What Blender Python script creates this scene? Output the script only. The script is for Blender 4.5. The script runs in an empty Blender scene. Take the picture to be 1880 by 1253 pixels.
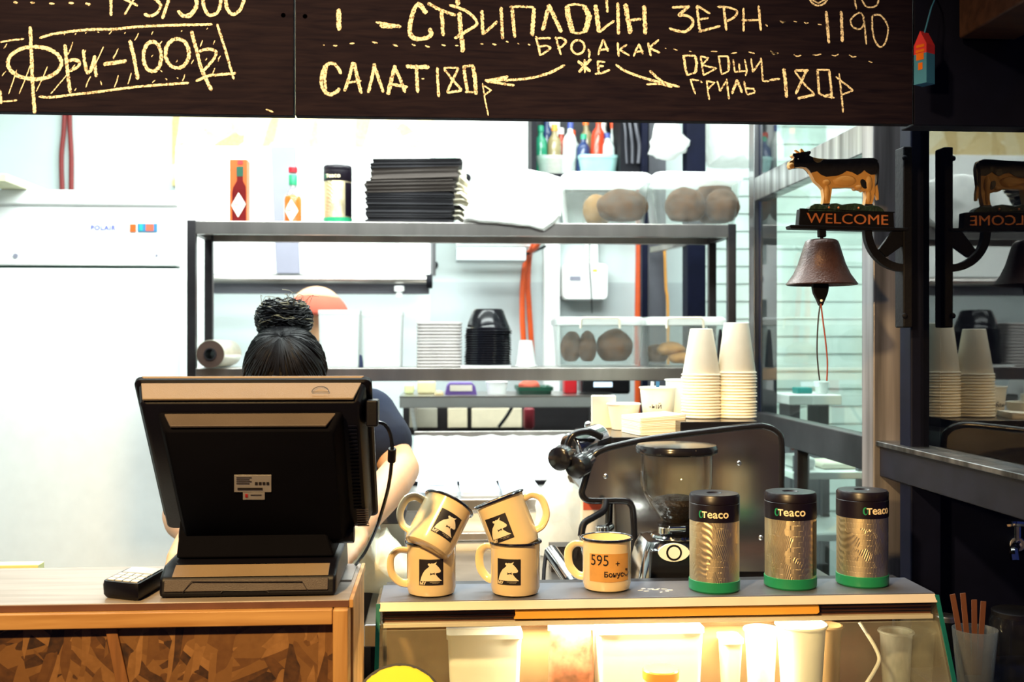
import bpy, bmesh, math, random
from mathutils import Vector, Matrix, noise, Euler
from mathutils.geometry import tessellate_polygon
random.seed(7)
R = math.radians
scn = bpy.context.scene
COL = scn.collection

# ------------------------------------------------------------------ camera, world, lights, exposure
FPX = 2000.0                       # focal length in pixels of the 1880 px wide frame
YAW = math.atan((940 - 806) / FPX)  # the room's depth lines meet at x = 806
EYE = 1.60
cam_d = bpy.data.cameras.new('camera')
cam_d.sensor_width = 36.0
cam_d.lens = 36.0 * FPX / 1880.0
cam_d.clip_start = 0.02
cam_d.dof.use_dof = True
cam_d.dof.focus_distance = 1.82
cam_d.dof.aperture_fstop = 5.0
cam = bpy.data.objects.new('camera', cam_d)
COL.objects.link(cam)
cam.location = (0, 0, EYE)
cam.rotation_euler = (R(90), 0, -YAW)
scn.camera = cam

w = bpy.data.worlds.new('hall'); scn.world = w
w.use_nodes = True
bg = w.node_tree.nodes['Background']
bg.inputs[0].default_value = (0.13, 0.20, 0.80, 1)
bg.inputs[1].default_value = 0.10

scn.view_settings.view_transform = 'Standard'
scn.view_settings.look = 'None'
scn.view_settings.gamma = 1.0
scn.view_settings.use_curve_mapping = False
scn.view_settings.exposure = 0.0

def area(name, loc, rot, sx, sy, power, col):
    d = bpy.data.lights.new(name, 'AREA')
    d.shape = 'RECTANGLE'; d.size = sx; d.size_y = sy; d.energy = power; d.color = col
    o = bpy.data.objects.new(name, d); COL.objects.link(o)
    o.location = loc; o.rotation_euler = rot
    return o

def spot(name, loc, target, power, col, angle, blend, rad):
    d = bpy.data.lights.new(name, 'SPOT')
    d.energy = power; d.color = col; d.spot_size = R(angle); d.spot_blend = blend; d.shadow_soft_size = rad
    o = bpy.data.objects.new(name, d); COL.objects.link(o)
    o.location = loc
    o.rotation_euler = (Vector(target) - Vector(loc)).to_track_quat('-Z', 'Y').to_euler()
    return o

# kitchen ceiling tubes (cool white), right-hand room tube, warm pendant over the customer side of the counter, added fills
area('kitchen_tube_light', (-0.15, 3.0, 2.72), (0, 0, 0), 1.9, 0.5, 76, (0.90, 1.0, 0.97))
area('kitchen_back_tube_light', (0.0, 3.75, 2.72), (R(18), 0, 0), 2.6, 0.25, 20, (0.90, 1.0, 0.97))
area('kitchen_front_fill_light', (-0.05, 1.95, 2.68), (R(52), 0, 0), 2.0, 0.3, 44, (0.90, 1.0, 0.97))  # added fill behind the chalkboard, brightens surfaces facing the camera
area('hood_fill_light', (-0.42, 4.10, 1.835), (R(12), 0, 0), 1.1, 0.12, 3.2, (0.92, 1.0, 0.98))  # added fill under the hood, brightens the wall below it
area('side_room_tube_light', (1.5, 3.4, 2.72), (0, 0, 0), 0.8, 0.5, 17, (0.85, 1.0, 0.95))
area('hall_wall_fill_light', (0.6, -1.3, 2.75), (R(-35), 0, 0), 1.6, 0.3, 16, (1.0, 0.85, 0.7))  # added unseen light on the hall wall, for reflections in steel
spot('warm_pendant_light', (-0.72, 0.05, 2.76), (-0.10, 1.78, 1.55), 420, (1.0, 0.65, 0.27), 66, 1.0, 0.06)

spot('cow_sign_fill_light', (-0.95, -0.45, 1.98), (0.62, 1.93, 1.62), 210, (1.0, 0.64, 0.26), 26, 0.9, 0.05)  # added unseen spot, brightens the cow sign and the tins

# ------------------------------------------------------------------ picture point -> place on the plane y = Y
SA, CA = math.sin(YAW), math.cos(YAW)
def depth(px, Y):
    return Y / (CA - SA * (px - 940) / FPX)
def at(px, py, Y):
    xc = (px - 940) / FPX; zc = (626.5 - py) / FPX
    t = Y / (CA - SA * xc)
    return Vector((t * (SA + CA * xc), Y, EYE + t * zc))
def sz(n, px, Y):
    return n * depth(px, Y) / FPX

# ------------------------------------------------------------------ mesh builder
def root_of(o):
    while o.parent: o = o.parent
    return o

class MB:
    def __init__(s):
        s.bm = bmesh.new()
    def face(s, vs):
        try: return s.bm.faces.new(vs)
        except ValueError: return None
    def box(s, x0, x1, y0, y1, z0, z1, M=None):
        vs = [Vector((x, y, z)) for x in (x0, x1) for y in (y0, y1) for z in (z0, z1)]
        if M: vs = [M @ v for v in vs]
        v = [s.bm.verts.new(c) for c in vs]
        for q in ((0,1,3,2),(4,6,7,5),(0,4,5,1),(2,3,7,6),(0,2,6,4),(1,5,7,3)):
            s.face([v[i] for i in q])
        return s
    def loft(s, loops, cap0=True, cap1=True, closed=True):
        rows = [[s.bm.verts.new(p) for p in l] for l in loops]
        n = len(rows[0])
        for a, b in zip(rows, rows[1:]):
            for i in range(n if closed else n - 1):
                s.face([a[i], a[(i+1) % n], b[(i+1) % n], b[i]])
        if cap0: s.face(rows[0][::-1])
        if cap1: s.face(rows[-1])
        return rows
    def lathe(s, prof, c=(0,0,0), seg=40, M=None, cap0=False, cap1=False):
        c = Vector(c); loops = []
        for r, z in prof:
            l = []
            for i in range(seg):
                a = 2*math.pi*i/seg
                p = Vector((max(r,1e-5)*math.cos(a), max(r,1e-5)*math.sin(a), z))
                l.append((M @ p if M else p) + c)
            loops.append(l)
        s.loft(loops, cap0, cap1)
        return s
    def cyl(s, p0, p1, r0, r1=None, seg=24):
        if r1 is None: r1 = r0
        s.tube([p0, p1], [r0, r1], seg)
        return s
    def tube(s, pts, r, seg=10, closed=False, flat=1.0):
        pts = [Vector(p) for p in pts]
        n = len(pts)
        rs = r if isinstance(r, (list, tuple)) else [r]*n
        up = None; loops = []
        for i, p in enumerate(pts):
            if closed: d = pts[(i+1) % n] - pts[i-1]
            else: d = pts[min(i+1, n-1)] - pts[max(i-1, 0)]
            d = d.normalized() if d.length > 1e-9 else Vector((0,0,1))
            if up is None:
                up = d.orthogonal().normalized()
            up = (up - d*up.dot(d))
            up = up.normalized() if up.length > 1e-6 else d.orthogonal().normalized()
            si = d.cross(up)
            loops.append([p + (up*math.cos(2*math.pi*k/seg) + si*math.sin(2*math.pi*k/seg)*flat)*rs[i] for k in range(seg)])
        if closed: loops.append(loops[0])
        s.loft(loops, not closed, not closed)
        if closed: bmesh.ops.remove_doubles(s.bm, verts=s.bm.verts, dist=1e-6)
        return s
    def prism(s, pts, a, b, ax='y'):
        """pts: outline (x, z); extruded along y from a to b (ax 'x': outline (y, z); ax 'z': outline (x, y))"""
        def mk(p, t):
            if ax == 'y': return Vector((p[0], t, p[1]))
            if ax == 'x': return Vector((t, p[0], p[1]))
            return Vector((p[0], p[1], t))
        A = [s.bm.verts.new(mk(p, a)) for p in pts]; B = [s.bm.verts.new(mk(p, b)) for p in pts]
        n = len(pts)
        for i in range(n): s.face([A[i], A[(i+1)%n], B[(i+1)%n], B[i]])
        if n > 4:
            for i, j, k in tessellate_polygon([[Vector((p[0], p[1], 0)) for p in pts]]):
                s.face([A[i], A[j], A[k]]); s.face([B[i], B[j], B[k]])
        else: s.face(A[::-1]); s.face(B)
        return s
    def ball(s, c, r, seg=20, rings=12, M=None):
        r = r if isinstance(r, (list, tuple, Vector)) else (r, r, r)
        c = Vector(c)
        loops = []
        for j in range(rings+1):
            th = math.pi*j/rings
            l = []
            for i in range(seg):
                a = 2*math.pi*i/seg
                sr = max(math.sin(th), 1e-3)
                p = Vector((r[0]*sr*math.cos(a), r[1]*sr*math.sin(a), -r[2]*math.cos(th)))
                l.append((M @ p if M else p) + c)
            loops.append(l)
        s.loft(loops, True, True)
        return s
    def crumple(s, amp, scale, seed=0):
        o = Vector((seed*3.1, seed*1.7, seed*0.9))
        s.bm.normal_update()
        for v in s.bm.verts:
            v.co += v.normal * amp * (noise.noise(v.co*scale + o) + 0.5*noise.noise(v.co*scale*2.3 + o))
        return s
    def mesh(s, name, org=Vector((0,0,0)), ang=38):
        bm = s.bm
        bmesh.ops.recalc_face_normals(bm, faces=bm.faces)
        for f in bm.faces: f.smooth = True
        for e in bm.edges:
            e.smooth = not (len(e.link_faces) == 2 and e.calc_face_angle(0) > R(ang))
        for v in bm.verts: v.co -= org
        me = bpy.data.meshes.new(name); bm.to_mesh(me); bm.free()
        return me
    def build(s, name, m, parent=None, bevel=0.0, seg=2, sub=0, label=None, base=None, ang=38):
        org = Vector(base) if base is not None else (root_of(parent).location.copy() if parent else Vector((0,0,0)))
        o = bpy.data.objects.new(name, s.mesh(name, org, ang))
        COL.objects.link(o)
        o.data.materials.append(m)
        if parent: o.parent = parent
        else: o.location = org
        if bevel:
            b = o.modifiers.new('soft', 'BEVEL'); b.width = bevel; b.segments = seg; b.limit_method = 'ANGLE'; b.angle_limit = R(32); b.harden_normals = True
        if sub:
            b = o.modifiers.new('sub', 'SUBSURF'); b.levels = sub; b.render_levels = sub
        if label: o['label'] = label
        return o

def rrect(x0, x1, y0, y1, z, r, n=5):
    """rounded rectangle loop in the horizontal plane z"""
    r = min(r, (x1-x0)/2-1e-4, (y1-y0)/2-1e-4); out = []
    for cx, cy, a0 in ((x1-r, y1-r, 0), (x0+r, y1-r, 90), (x0+r, y0+r, 180), (x1-r, y0+r, 270)):
        for k in range(n+1):
            a = R(a0 + 90*k/n); out.append(Vector((cx+r*math.cos(a), cy+r*math.sin(a), z)))
    return out

def thing(name, label, cat, loc, group=None):
    o = bpy.data.objects.new(name, None); COL.objects.link(o)
    o.location = Vector(loc); o['label'] = label; o['category'] = cat
    o.empty_display_size = 0.05
    if group: o['group'] = group
    return o
def tag(o, label, cat, group=None):
    o['label'] = label; o['category'] = cat
    if group: o['group'] = group
    return o
def struct(o):
    o['kind'] = 'structure'; return o
def dup(root, loc=None, rot=None, label=None, group=None):
    r = root.copy(); COL.objects.link(r)
    if loc is not None: r.location = loc
    if rot is not None: r.rotation_euler = rot
    if label: r['label'] = label
    if group: r['group'] = group
    for ch in list(root.children):
        c = ch.copy(); COL.objects.link(c); c.parent = r
        for g in list(ch.children):
            d = g.copy(); COL.objects.link(d); d.parent = c
    return r

def text_bm(body, size, extrude=0.0, bold=0.0, align='CENTER', space=1.0):
    """flat text as a bmesh in the x-z plane (x right, z up), facing -y"""
    c = bpy.data.curves.new('t', 'FONT'); c.body = body; c.size = size; c.extrude = extrude; c.offset = bold
    c.align_x = align; c.space_character = space; c.resolution_u = 3
    o = bpy.data.objects.new('t', c); COL.objects.link(o)
    dg = bpy.context.evaluated_depsgraph_get()
    me = bpy.data.meshes.new_from_object(o.evaluated_get(dg))
    bm = bmesh.new(); bm.from_mesh(me)
    bpy.data.objects.remove(o); bpy.data.curves.remove(c); bpy.data.meshes.remove(me)
    for v in bm.verts: v.co = Vector((v.co.x, -v.co.z, v.co.y))
    return bm
def text_mb(body, size, pos, extrude=0.0006, bold=0.0, align='CENTER', space=1.0, M=None, sx=1.0):
    mb = MB(); mb.bm.free(); mb.bm = text_bm(body, size, extrude, bold, align, space)
    for v in mb.bm.verts:
        c = Vector((v.co.x*sx, v.co.y, v.co.z))
        v.co = (M @ c if M else c) + Vector(pos)
    return mb
def wrap(mb, r, z, ang, step=0.004, c=(0,0,0), cone=None):
    """bend flat x-z shapes (y = height off the surface, negative = outwards) round a vertical cylinder; ang 0 faces -y"""
    bm = mb.bm
    xs = [v.co.x for v in bm.verts]
    x = min(xs) + step
    while x < max(xs):
        bmesh.ops.bisect_plane(bm, geom=bm.verts[:]+bm.edges[:]+bm.faces[:], plane_co=(x,0,0), plane_no=(1,0,0))
        x += step
    for v in bm.verts:
        rr = (r if cone is None else cone(v.co.z + z)) - v.co.y
        a = ang + v.co.x / r
        v.co = Vector((c[0] + rr*math.sin(a), c[1] - rr*math.cos(a), c[2] + v.co.z + z))
    return mb
def flat(polys, off):
    """several outlines (x, z) as one flat mesh lying OFF in front (towards -y)"""
    mb = MB()
    for p in polys:
        vs = [mb.bm.verts.new((x, -off, z)) for x, z in p]
        for i, j, k in tessellate_polygon([[Vector((x, z, 0)) for x, z in p]]): mb.face([vs[i], vs[j], vs[k]])
    return mb

# ------------------------------------------------------------------ materials
def mat(name, col, rough=0.5, metal=0.0, var=0.12, vscale=18.0, bump=0.0, bscale=60.0, stretch=(1,1,1), spec=0.5, trans=0.0, coat=0.0, sss=0.0, ior=1.45):
    m = bpy.data.materials.new(name); m.use_nodes = True
    nt = m.node_tree; b = nt.nodes['Principled BSDF']
    tc = nt.nodes.new('ShaderNodeTexCoord'); mp = nt.nodes.new('ShaderNodeMapping')
    mp.inputs['Scale'].default_value = stretch
    nt.links.new(tc.outputs['Object'], mp.inputs['Vector'])
    nz = nt.nodes.new('ShaderNodeTexNoise'); nz.inputs['Scale'].default_value = vscale; nz.inputs['Detail'].default_value = 5
    nt.links.new(mp.outputs[0], nz.inputs['Vector'])
    rp = nt.nodes.new('ShaderNodeValToRGB')
    a = [max(0, c*(1-var)) for c in col]; d = [min(1, c*(1+var*0.7)) for c in col]
    rp.color_ramp.elements[0].color = (*a, 1); rp.color_ramp.elements[1].color = (*d, 1)
    rp.color_ramp.elements[0].position = 0.32; rp.color_ramp.elements[1].position = 0.68
    nt.links.new(nz.outputs['Fac'], rp.inputs[0]); nt.links.new(rp.outputs[0], b.inputs['Base Color'])
    b.inputs['Roughness'].default_value = rough; b.inputs['Metallic'].default_value = metal
    b.inputs['Specular IOR Level'].default_value = spec; b.inputs['IOR'].default_value = ior
    b.inputs['Transmission Weight'].default_value = trans
    b.inputs['Coat Weight'].default_value = coat
    if sss:
        b.inputs['Subsurface Weight'].default_value = sss; b.inputs['Subsurface Radius'].default_value = (0.01, 0.004, 0.002)
    if bump:
        n2 = nt.nodes.new('ShaderNodeTexNoise'); n2.inputs['Scale'].default_value = bscale; n2.inputs['Detail'].default_value = 4
        nt.links.new(mp.outputs[0], n2.inputs['Vector'])
        bp = nt.nodes.new('ShaderNodeBump'); bp.inputs['Strength'].default_value = bump; bp.inputs['Distance'].default_value = 0.004
        nt.links.new(n2.outputs['Fac'], bp.inputs['Height']); nt.links.new(bp.outputs[0], b.inputs['Normal'])
    return m

def glass_mat(name, tint=(0.92, 0.98, 0.95), dirt=0.03, ior=1.5, dirtcol=(0.8, 0.9, 0.85)):
    """thin pane: clear with Fresnel mirror reflection and a little dust"""
    m = bpy.data.materials.new(name); m.use_nodes = True; nt = m.node_tree; nt.nodes.clear()
    out = nt.nodes.new('ShaderNodeOutputMaterial')
    tr = nt.nodes.new('ShaderNodeBsdfTransparent'); tr.inputs[0].default_value = (*tint, 1)
    gl = nt.nodes.new('ShaderNodeBsdfGlossy'); gl.inputs['Roughness'].default_value = 0.015
    fr = nt.nodes.new('ShaderNodeFresnel'); fr.inputs[0].default_value = ior
    mx = nt.nodes.new('ShaderNodeMixShader')
    ge = nt.nodes.new('ShaderNodeNewGeometry'); nb = nt.nodes.new('ShaderNodeMath'); nb.operation = 'SUBTRACT'; nb.inputs[0].default_value = 1.0
    nt.links.new(ge.outputs['Backfacing'], nb.inputs[1])
    fm = nt.nodes.new('ShaderNodeMath'); fm.operation = 'MULTIPLY'; nt.links.new(fr.outputs[0], fm.inputs[0]); nt.links.new(nb.outputs[0], fm.inputs[1])
    nt.links.new(fm.outputs[0], mx.inputs[0]); nt.links.new(tr.outputs[0], mx.inputs[1]); nt.links.new(gl.outputs[0], mx.inputs[2])
    di = nt.nodes.new('ShaderNodeBsdfDiffuse'); di.inputs[0].default_value = (*dirtcol, 1)
    nz = nt.nodes.new('ShaderNodeTexNoise'); nz.inputs['Scale'].default_value = 14; nz.inputs['Detail'].default_value = 6
    tc = nt.nodes.new('ShaderNodeTexCoord'); nt.links.new(tc.outputs['Object'], nz.inputs['Vector'])
    mt = nt.nodes.new('ShaderNodeMath'); mt.operation = 'MULTIPLY'; mt.inputs[1].default_value = dirt*2
    nt.links.new(nz.outputs['Fac'], mt.inputs[0])
    m2 = nt.nodes.new('ShaderNodeMixShader')
    nt.links.new(mt.outputs[0], m2.inputs[0]); nt.links.new(mx.outputs[0], m2.inputs[1]); nt.links.new(di.outputs[0], m2.inputs[2])
    nt.links.new(m2.outputs[0], out.inputs[0])
    return m

def milky_mat(name, col, clear, rough=0.3):
    """translucent plastic: part clear, part white"""
    m = bpy.data.materials.new(name); m.use_nodes = True; nt = m.node_tree; nt.nodes.clear()
    out = nt.nodes.new('ShaderNodeOutputMaterial')
    tr = nt.nodes.new('ShaderNodeBsdfTransparent'); tr.inputs[0].default_value = (0.95, 0.97, 0.96, 1)
    di = nt.nodes.new('ShaderNodeBsdfDiffuse'); di.inputs[0].default_value = (*col, 1)
    tl = nt.nodes.new('ShaderNodeBsdfTranslucent'); tl.inputs[0].default_value = (*col, 1)
    gl = nt.nodes.new('ShaderNodeBsdfGlossy'); gl.inputs['Roughness'].default_value = rough
    a = nt.nodes.new('ShaderNodeMixShader'); a.inputs[0].default_value = 0.5
    nt.links.new(di.outputs[0], a.inputs[1]); nt.links.new(tl.outputs[0], a.inputs[2])
    nz = nt.nodes.new('ShaderNodeTexNoise'); nz.inputs['Scale'].default_value = 9
    mr = nt.nodes.new('ShaderNodeMapRange'); mr.inputs[3].default_value = max(0, clear-0.07); mr.inputs[4].default_value = min(1, clear+0.07)
    nt.links.new(nz.outputs['Fac'], mr.inputs[0])
    b = nt.nodes.new('ShaderNodeMixShader')
    nt.links.new(mr.outputs[0], b.inputs[0]); nt.links.new(a.outputs[0], b.inputs[1]); nt.links.new(tr.outputs[0], b.inputs[2])
    fr = nt.nodes.new('ShaderNodeFresnel'); fr.inputs[0].default_value = 1.4
    c = nt.nodes.new('ShaderNodeMixShader')
    ge = nt.nodes.new('ShaderNodeNewGeometry'); nb = nt.nodes.new('ShaderNodeMath'); nb.operation = 'SUBTRACT'; nb.inputs[0].default_value = 1.0
    nt.links.new(ge.outputs['Backfacing'], nb.inputs[1])
    fm = nt.nodes.new('ShaderNodeMath'); fm.operation = 'MULTIPLY'; nt.links.new(fr.outputs[0], fm.inputs[0]); nt.links.new(nb.outputs[0], fm.inputs[1])
    nt.links.new(fm.outputs[0], c.inputs[0]); nt.links.new(b.outputs[0], c.inputs[1]); nt.links.new(gl.outputs[0], c.inputs[2])
    nt.links.new(c.outputs[0], out.inputs[0])
    return m

def wood_mat(name, c1, c2, axis='x', scale=9.0, rough=0.5, bump=0.15):
    m = bpy.data.materials.new(name); m.use_nodes = True; nt = m.node_tree; b = nt.nodes['Principled BSDF']
    tc = nt.nodes.new('ShaderNodeTexCoord'); mp = nt.nodes.new('ShaderNodeMapping')
    s = {'x': (0.8, 9, 9), 'y': (9, 0.8, 9), 'z': (9, 9, 0.8)}[axis]
    mp.inputs['Scale'].default_value = s
    nt.links.new(tc.outputs['Object'], mp.inputs[0])
    n = nt.nodes.new('ShaderNodeTexNoise'); n.inputs['Scale'].default_value = scale; n.inputs['Detail'].default_value = 8; n.inputs['Distortion'].default_value = 0.6
    nt.links.new(mp.outputs[0], n.inputs['Vector'])
    r = nt.nodes.new('ShaderNodeValToRGB'); r.color_ramp.elements[0].color = (*c1, 1); r.color_ramp.elements[1].color = (*c2, 1)
    r.color_ramp.elements[0].position = 0.3; r.color_ramp.elements[1].position = 0.68
    nt.links.new(n.outputs['Fac'], r.inputs[0]); nt.links.new(r.outputs[0], b.inputs['Base Color'])
    b.inputs['Roughness'].default_value = rough
    bp = nt.nodes.new('ShaderNodeBump'); bp.inputs['Strength'].default_value = bump; bp.inputs['Distance'].default_value = 0.003
    nt.links.new(n.outputs['Fac'], bp.inputs['Height']); nt.links.new(bp.outputs[0], b.inputs['Normal'])
    return m

def osb_mat(name, cols, scale=9.0):
    """strand board: three layers of long flakes lying in different directions"""
    m = bpy.data.materials.new(name); m.use_nodes = True; nt = m.node_tree; b = nt.nodes['Principled BSDF']
    L = nt.links.new
    tc = nt.nodes.new('ShaderNodeTexCoord')
    def layer(rot, st, sc):
        m0 = nt.nodes.new('ShaderNodeMapping'); m0.inputs['Rotation'].default_value = (0, R(rot), 0); L(tc.outputs['Object'], m0.inputs[0])
        mp = nt.nodes.new('ShaderNodeMapping'); mp.inputs['Scale'].default_value = st; mp.inputs['Location'].default_value = (rot*.13, 0, rot*.07)
        L(m0.outputs[0], mp.inputs[0])
        wn = nt.nodes.new('ShaderNodeTexNoise'); wn.inputs['Scale'].default_value = 3.0
        L(mp.outputs[0], wn.inputs['Vector'])
        ad = nt.nodes.new('ShaderNodeMixRGB'); ad.blend_type = 'ADD'; ad.inputs[0].default_value = 0.25
        L(mp.outputs[0], ad.inputs[1]); L(wn.outputs['Color'], ad.inputs[2])
        v = nt.nodes.new('ShaderNodeTexVoronoi'); v.inputs['Scale'].default_value = sc
        L(ad.outputs[0], v.inputs['Vector'])
        sp = nt.nodes.new('ShaderNodeSeparateColor'); L(v.outputs['Color'], sp.inputs[0])
        return sp.outputs[0], sp.outputs[1]
    a, a2 = layer(25, (1.0, 1, 4.5), scale)
    c, c2 = layer(-40, (1.0, 1, 4.0), scale*0.8)
    d, d2 = layer(80, (1.2, 1, 5.0), scale*0.9)
    def pick(x, y, k, thr):
        g = nt.nodes.new('ShaderNodeMath'); g.operation = 'GREATER_THAN'; g.inputs[1].default_value = thr; L(k, g.inputs[0])
        mx = nt.nodes.new('ShaderNodeMix'); L(g.outputs[0], mx.inputs[0]); L(x, mx.inputs[2]); L(y, mx.inputs[3])
        return mx.outputs[0]
    f = pick(pick(a, c, c2, 0.5), d, d2, 0.62)
    fine = nt.nodes.new('ShaderNodeTexNoise'); fine.inputs['Scale'].default_value = 90; fine.inputs['Detail'].default_value = 4
    L(tc.outputs['Object'], fine.inputs['Vector'])
    mx = nt.nodes.new('ShaderNodeMix'); mx.inputs[0].default_value = 0.3; L(f, mx.inputs[2]); L(fine.outputs['Fac'], mx.inputs[3])
    r = nt.nodes.new('ShaderNodeValToRGB'); e = r.color_ramp.elements
    e[0].color = (*cols[0], 1); e[0].position = 0.12; e[1].color = (*cols[-1], 1); e[1].position = 0.9
    for i, cc in enumerate(cols[1:-1]):
        q = e.new(0.12 + 0.78*(i+1)/(len(cols)-1)); q.color = (*cc, 1)
    L(mx.outputs[0], r.inputs[0]); L(r.outputs[0], b.inputs['Base Color'])
    b.inputs['Roughness'].default_value = 0.6
    bp = nt.nodes.new('ShaderNodeBump'); bp.inputs['Strength'].default_value = 0.35; bp.inputs['Distance'].default_value = 0.004
    L(f, bp.inputs['Height']); L(bp.outputs[0], b.inputs['Normal'])
    return m

def chalk_mat():
    m = bpy.data.materials.new('chalk'); m.use_nodes = True; nt = m.node_tree; b = nt.nodes['Principled BSDF']
    tc = nt.nodes.new('ShaderNodeTexCoord')
    n = nt.nodes.new('ShaderNodeTexNoise'); n.inputs['Scale'].default_value = 420; n.inputs['Detail'].default_value = 3
    nt.links.new(tc.outputs['Object'], n.inputs['Vector'])
    r = nt.nodes.new('ShaderNodeValToRGB'); r.color_ramp.elements[0].color = (0.16, 0.12, 0.10, 1); r.color_ramp.elements[1].color = (0.80, 0.74, 0.60, 1)
    r.color_ramp.elements[0].position = 0.36; r.color_ramp.elements[1].position = 0.50
    nt.links.new(n.outputs['Fac'], r.inputs[0]); nt.links.new(r.outputs[0], b.inputs['Base Color'])
    b.inputs['Roughness'].default_value = 0.95; b.inputs['Specular IOR Level'].default_value = 0.1
    return m

M = {}
M['wall'] = mat('white_wall_paint', (0.60, 0.675, 0.67), 0.6, var=0.05, vscale=3)
M['wall_white'] = mat('white_cladding', (0.86, 0.88, 0.86), 0.4, var=0.03, vscale=3)
M['wall_grey'] = mat('pale_grey_wall', (0.48, 0.54, 0.55), 0.7, var=0.06, vscale=5)
M['floor'] = mat('grey_floor_tile', (0.20, 0.20, 0.20), 0.5, var=0.2, vscale=4)
M['dark'] = mat('navy_black_paint', (0.003, 0.004, 0.014), 0.55, var=0.2, spec=0.12)
M['black_plastic'] = mat('black_plastic', (0.0025, 0.0022, 0.005), 0.45, var=0.15, bump=0.05, bscale=400, spec=0.28)
M['pos_shell'] = mat('textured_charcoal_plastic', (0.040, 0.034, 0.032), 0.5, var=0.12, bump=0.25, bscale=900)
M['black_gloss'] = mat('glossy_black', (0.008, 0.008, 0.011), 0.18, var=0.1)
M['steel'] = mat('brushed_steel', (0.46, 0.43, 0.405), 0.30, 1.0, var=0.18, vscale=14, stretch=(1, 1, 0.15))
M['steel_dark'] = mat('dark_brushed_steel', (0.075, 0.070, 0.075), 0.40, 1.0, var=0.25, vscale=12, stretch=(0.3, 1, 1))
M['alu'] = mat('highlight_streak_aluminium', (0.27, 0.27, 0.28), 0.30, 0.95, var=0.7, vscale=30, stretch=(1, 1, 0.05), bump=0.06, bscale=30)  # vertical highlight streaks put into the metal's colour
M['post_alu'] = mat('highlight_streak_post', (0.30, 0.28, 0.29), 0.32, 0.55, var=0.65, vscale=34, stretch=(1, 1, 0.04))  # post's upright highlights painted in as colour streaks
M['chrome'] = mat('chrome', (0.72, 0.72, 0.72), 0.08, 1.0, var=0.05)
M['white_enamel'] = mat('white_enamel', (0.85, 0.87, 0.86), 0.25, var=0.03)
M['white_plastic'] = mat('white_plastic', (0.82, 0.84, 0.83), 0.4, var=0.04)
M['paper'] = mat('cream_paper', (0.80, 0.74, 0.60), 0.75, var=0.05, bump=0.08, bscale=90)
M['cup_paper'] = mat('white_cup_paper', (0.84, 0.80, 0.68), 0.6, var=0.05, bump=0.05, bscale=150)
M['cream'] = mat('cream_enamel', (0.86, 0.66, 0.36), 0.16, var=0.04, coat=0.6)
M['navy_rim'] = mat('navy_enamel', (0.006, 0.006, 0.015), 0.15, var=0.1, coat=0.5)
M['ink'] = mat('black_ink', (0.012, 0.009, 0.012), 0.5, var=0.1)
M['gold_ink'] = mat('cream_print', (0.86, 0.72, 0.48), 0.5, var=0.05)
M['green'] = mat('green_enamel', (0.015, 0.24, 0.11), 0.35, var=0.12)
M['green_dark'] = mat('dark_green_plastic', (0.006, 0.07, 0.04), 0.4, var=0.12)
M['red'] = mat('red_plastic', (0.55, 0.012, 0.02), 0.35, var=0.12)
M['orange'] = mat('orange_conduit', (0.62, 0.075, 0.006), 0.45, var=0.1, bump=0.5, bscale=120, stretch=(0.05, 0.05, 1))
M['red_pipe'] = mat('red_conduit', (0.20, 0.014, 0.012), 0.45, var=0.1, bump=0.5, bscale=120, stretch=(0.05, 0.05, 1))
M['orange_card'] = mat('orange_card', (0.50, 0.085, 0.006), 0.5, var=0.08)
M['bread'] = mat('baked_crust', (0.11, 0.042, 0.009), 0.75, var=0.35, vscale=30, bump=0.3, bscale=70)
M['bread_cut'] = mat('pale_crumb', (0.42, 0.21, 0.065), 0.8, var=0.2, vscale=30, bump=0.3, bscale=80)
M['bag'] = milky_mat('white_plastic_film', (0.88, 0.90, 0.88), 0.12)
M['tub_clear'] = milky_mat('clear_tub_plastic', (0.90, 0.93, 0.91), 0.95)
M['tub_bread'] = milky_mat('clear_bread_tub_plastic', (0.92, 0.94, 0.92), 0.955)
M['tub_milky'] = milky_mat('milky_tub_plastic', (0.93, 0.95, 0.94), 0.22)
M['tub_frost'] = milky_mat('frosted_tub_plastic', (0.90, 0.93, 0.92), 0.66)
M['glass'] = glass_mat('window_glass', (0.92,0.98,0.95), 0.006, 1.6)
M['glass_dark'] = glass_mat('smoked_window_glass', (0.75,0.80,0.82), 0.0, 1.9)
M['case_glass'] = glass_mat('display_glass', (0.96, 0.98, 0.95), 0.05, 1.5, (0.85, 0.75, 0.5))
M['hopper'] = glass_mat('hopper_plastic', (0.97, 0.96, 0.94), 0.004, 1.4)
M['glass_edge'] = mat('green_glass_edge', (0.01, 0.12, 0.09), 0.15, var=0.1)
M['beans'] = mat('coffee_beans', (0.010, 0.005, 0.003), 0.5, var=0.6, vscale=160, bump=1.0, bscale=170, spec=0.3)
M['skin'] = mat('skin', (0.60, 0.34, 0.19), 0.55, var=0.06, sss=0.15)
M['hair'] = mat('dark_hair', (0.0035, 0.003, 0.0045), 0.5, var=0.4, vscale=60, spec=0.25)
M['hair_light'] = mat('painted_hair_highlight', (0.26, 0.22, 0.13), 0.45, var=0.3, vscale=60)  # pale copy of the hair colour, highlights painted in
M['tshirt'] = mat('navy_cotton', (0.003, 0.008, 0.026), 0.95, var=0.25, bump=0.2, bscale=60)
M['apron'] = mat('black_cloth', (0.004, 0.005, 0.012), 0.85, var=0.25, bump=0.2, bscale=60)
M['cap'] = mat('salmon_cotton', (0.55, 0.10, 0.06), 0.85, var=0.08)
M['cloth'] = mat('cream_cloth', (0.80, 0.80, 0.64), 0.9, var=0.08, bump=0.2, bscale=50)
M['foil'] = mat('crumpled_foil', (0.80, 0.82, 0.82), 0.32, 0.45, var=0.05, bump=0.25, bscale=26)
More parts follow.
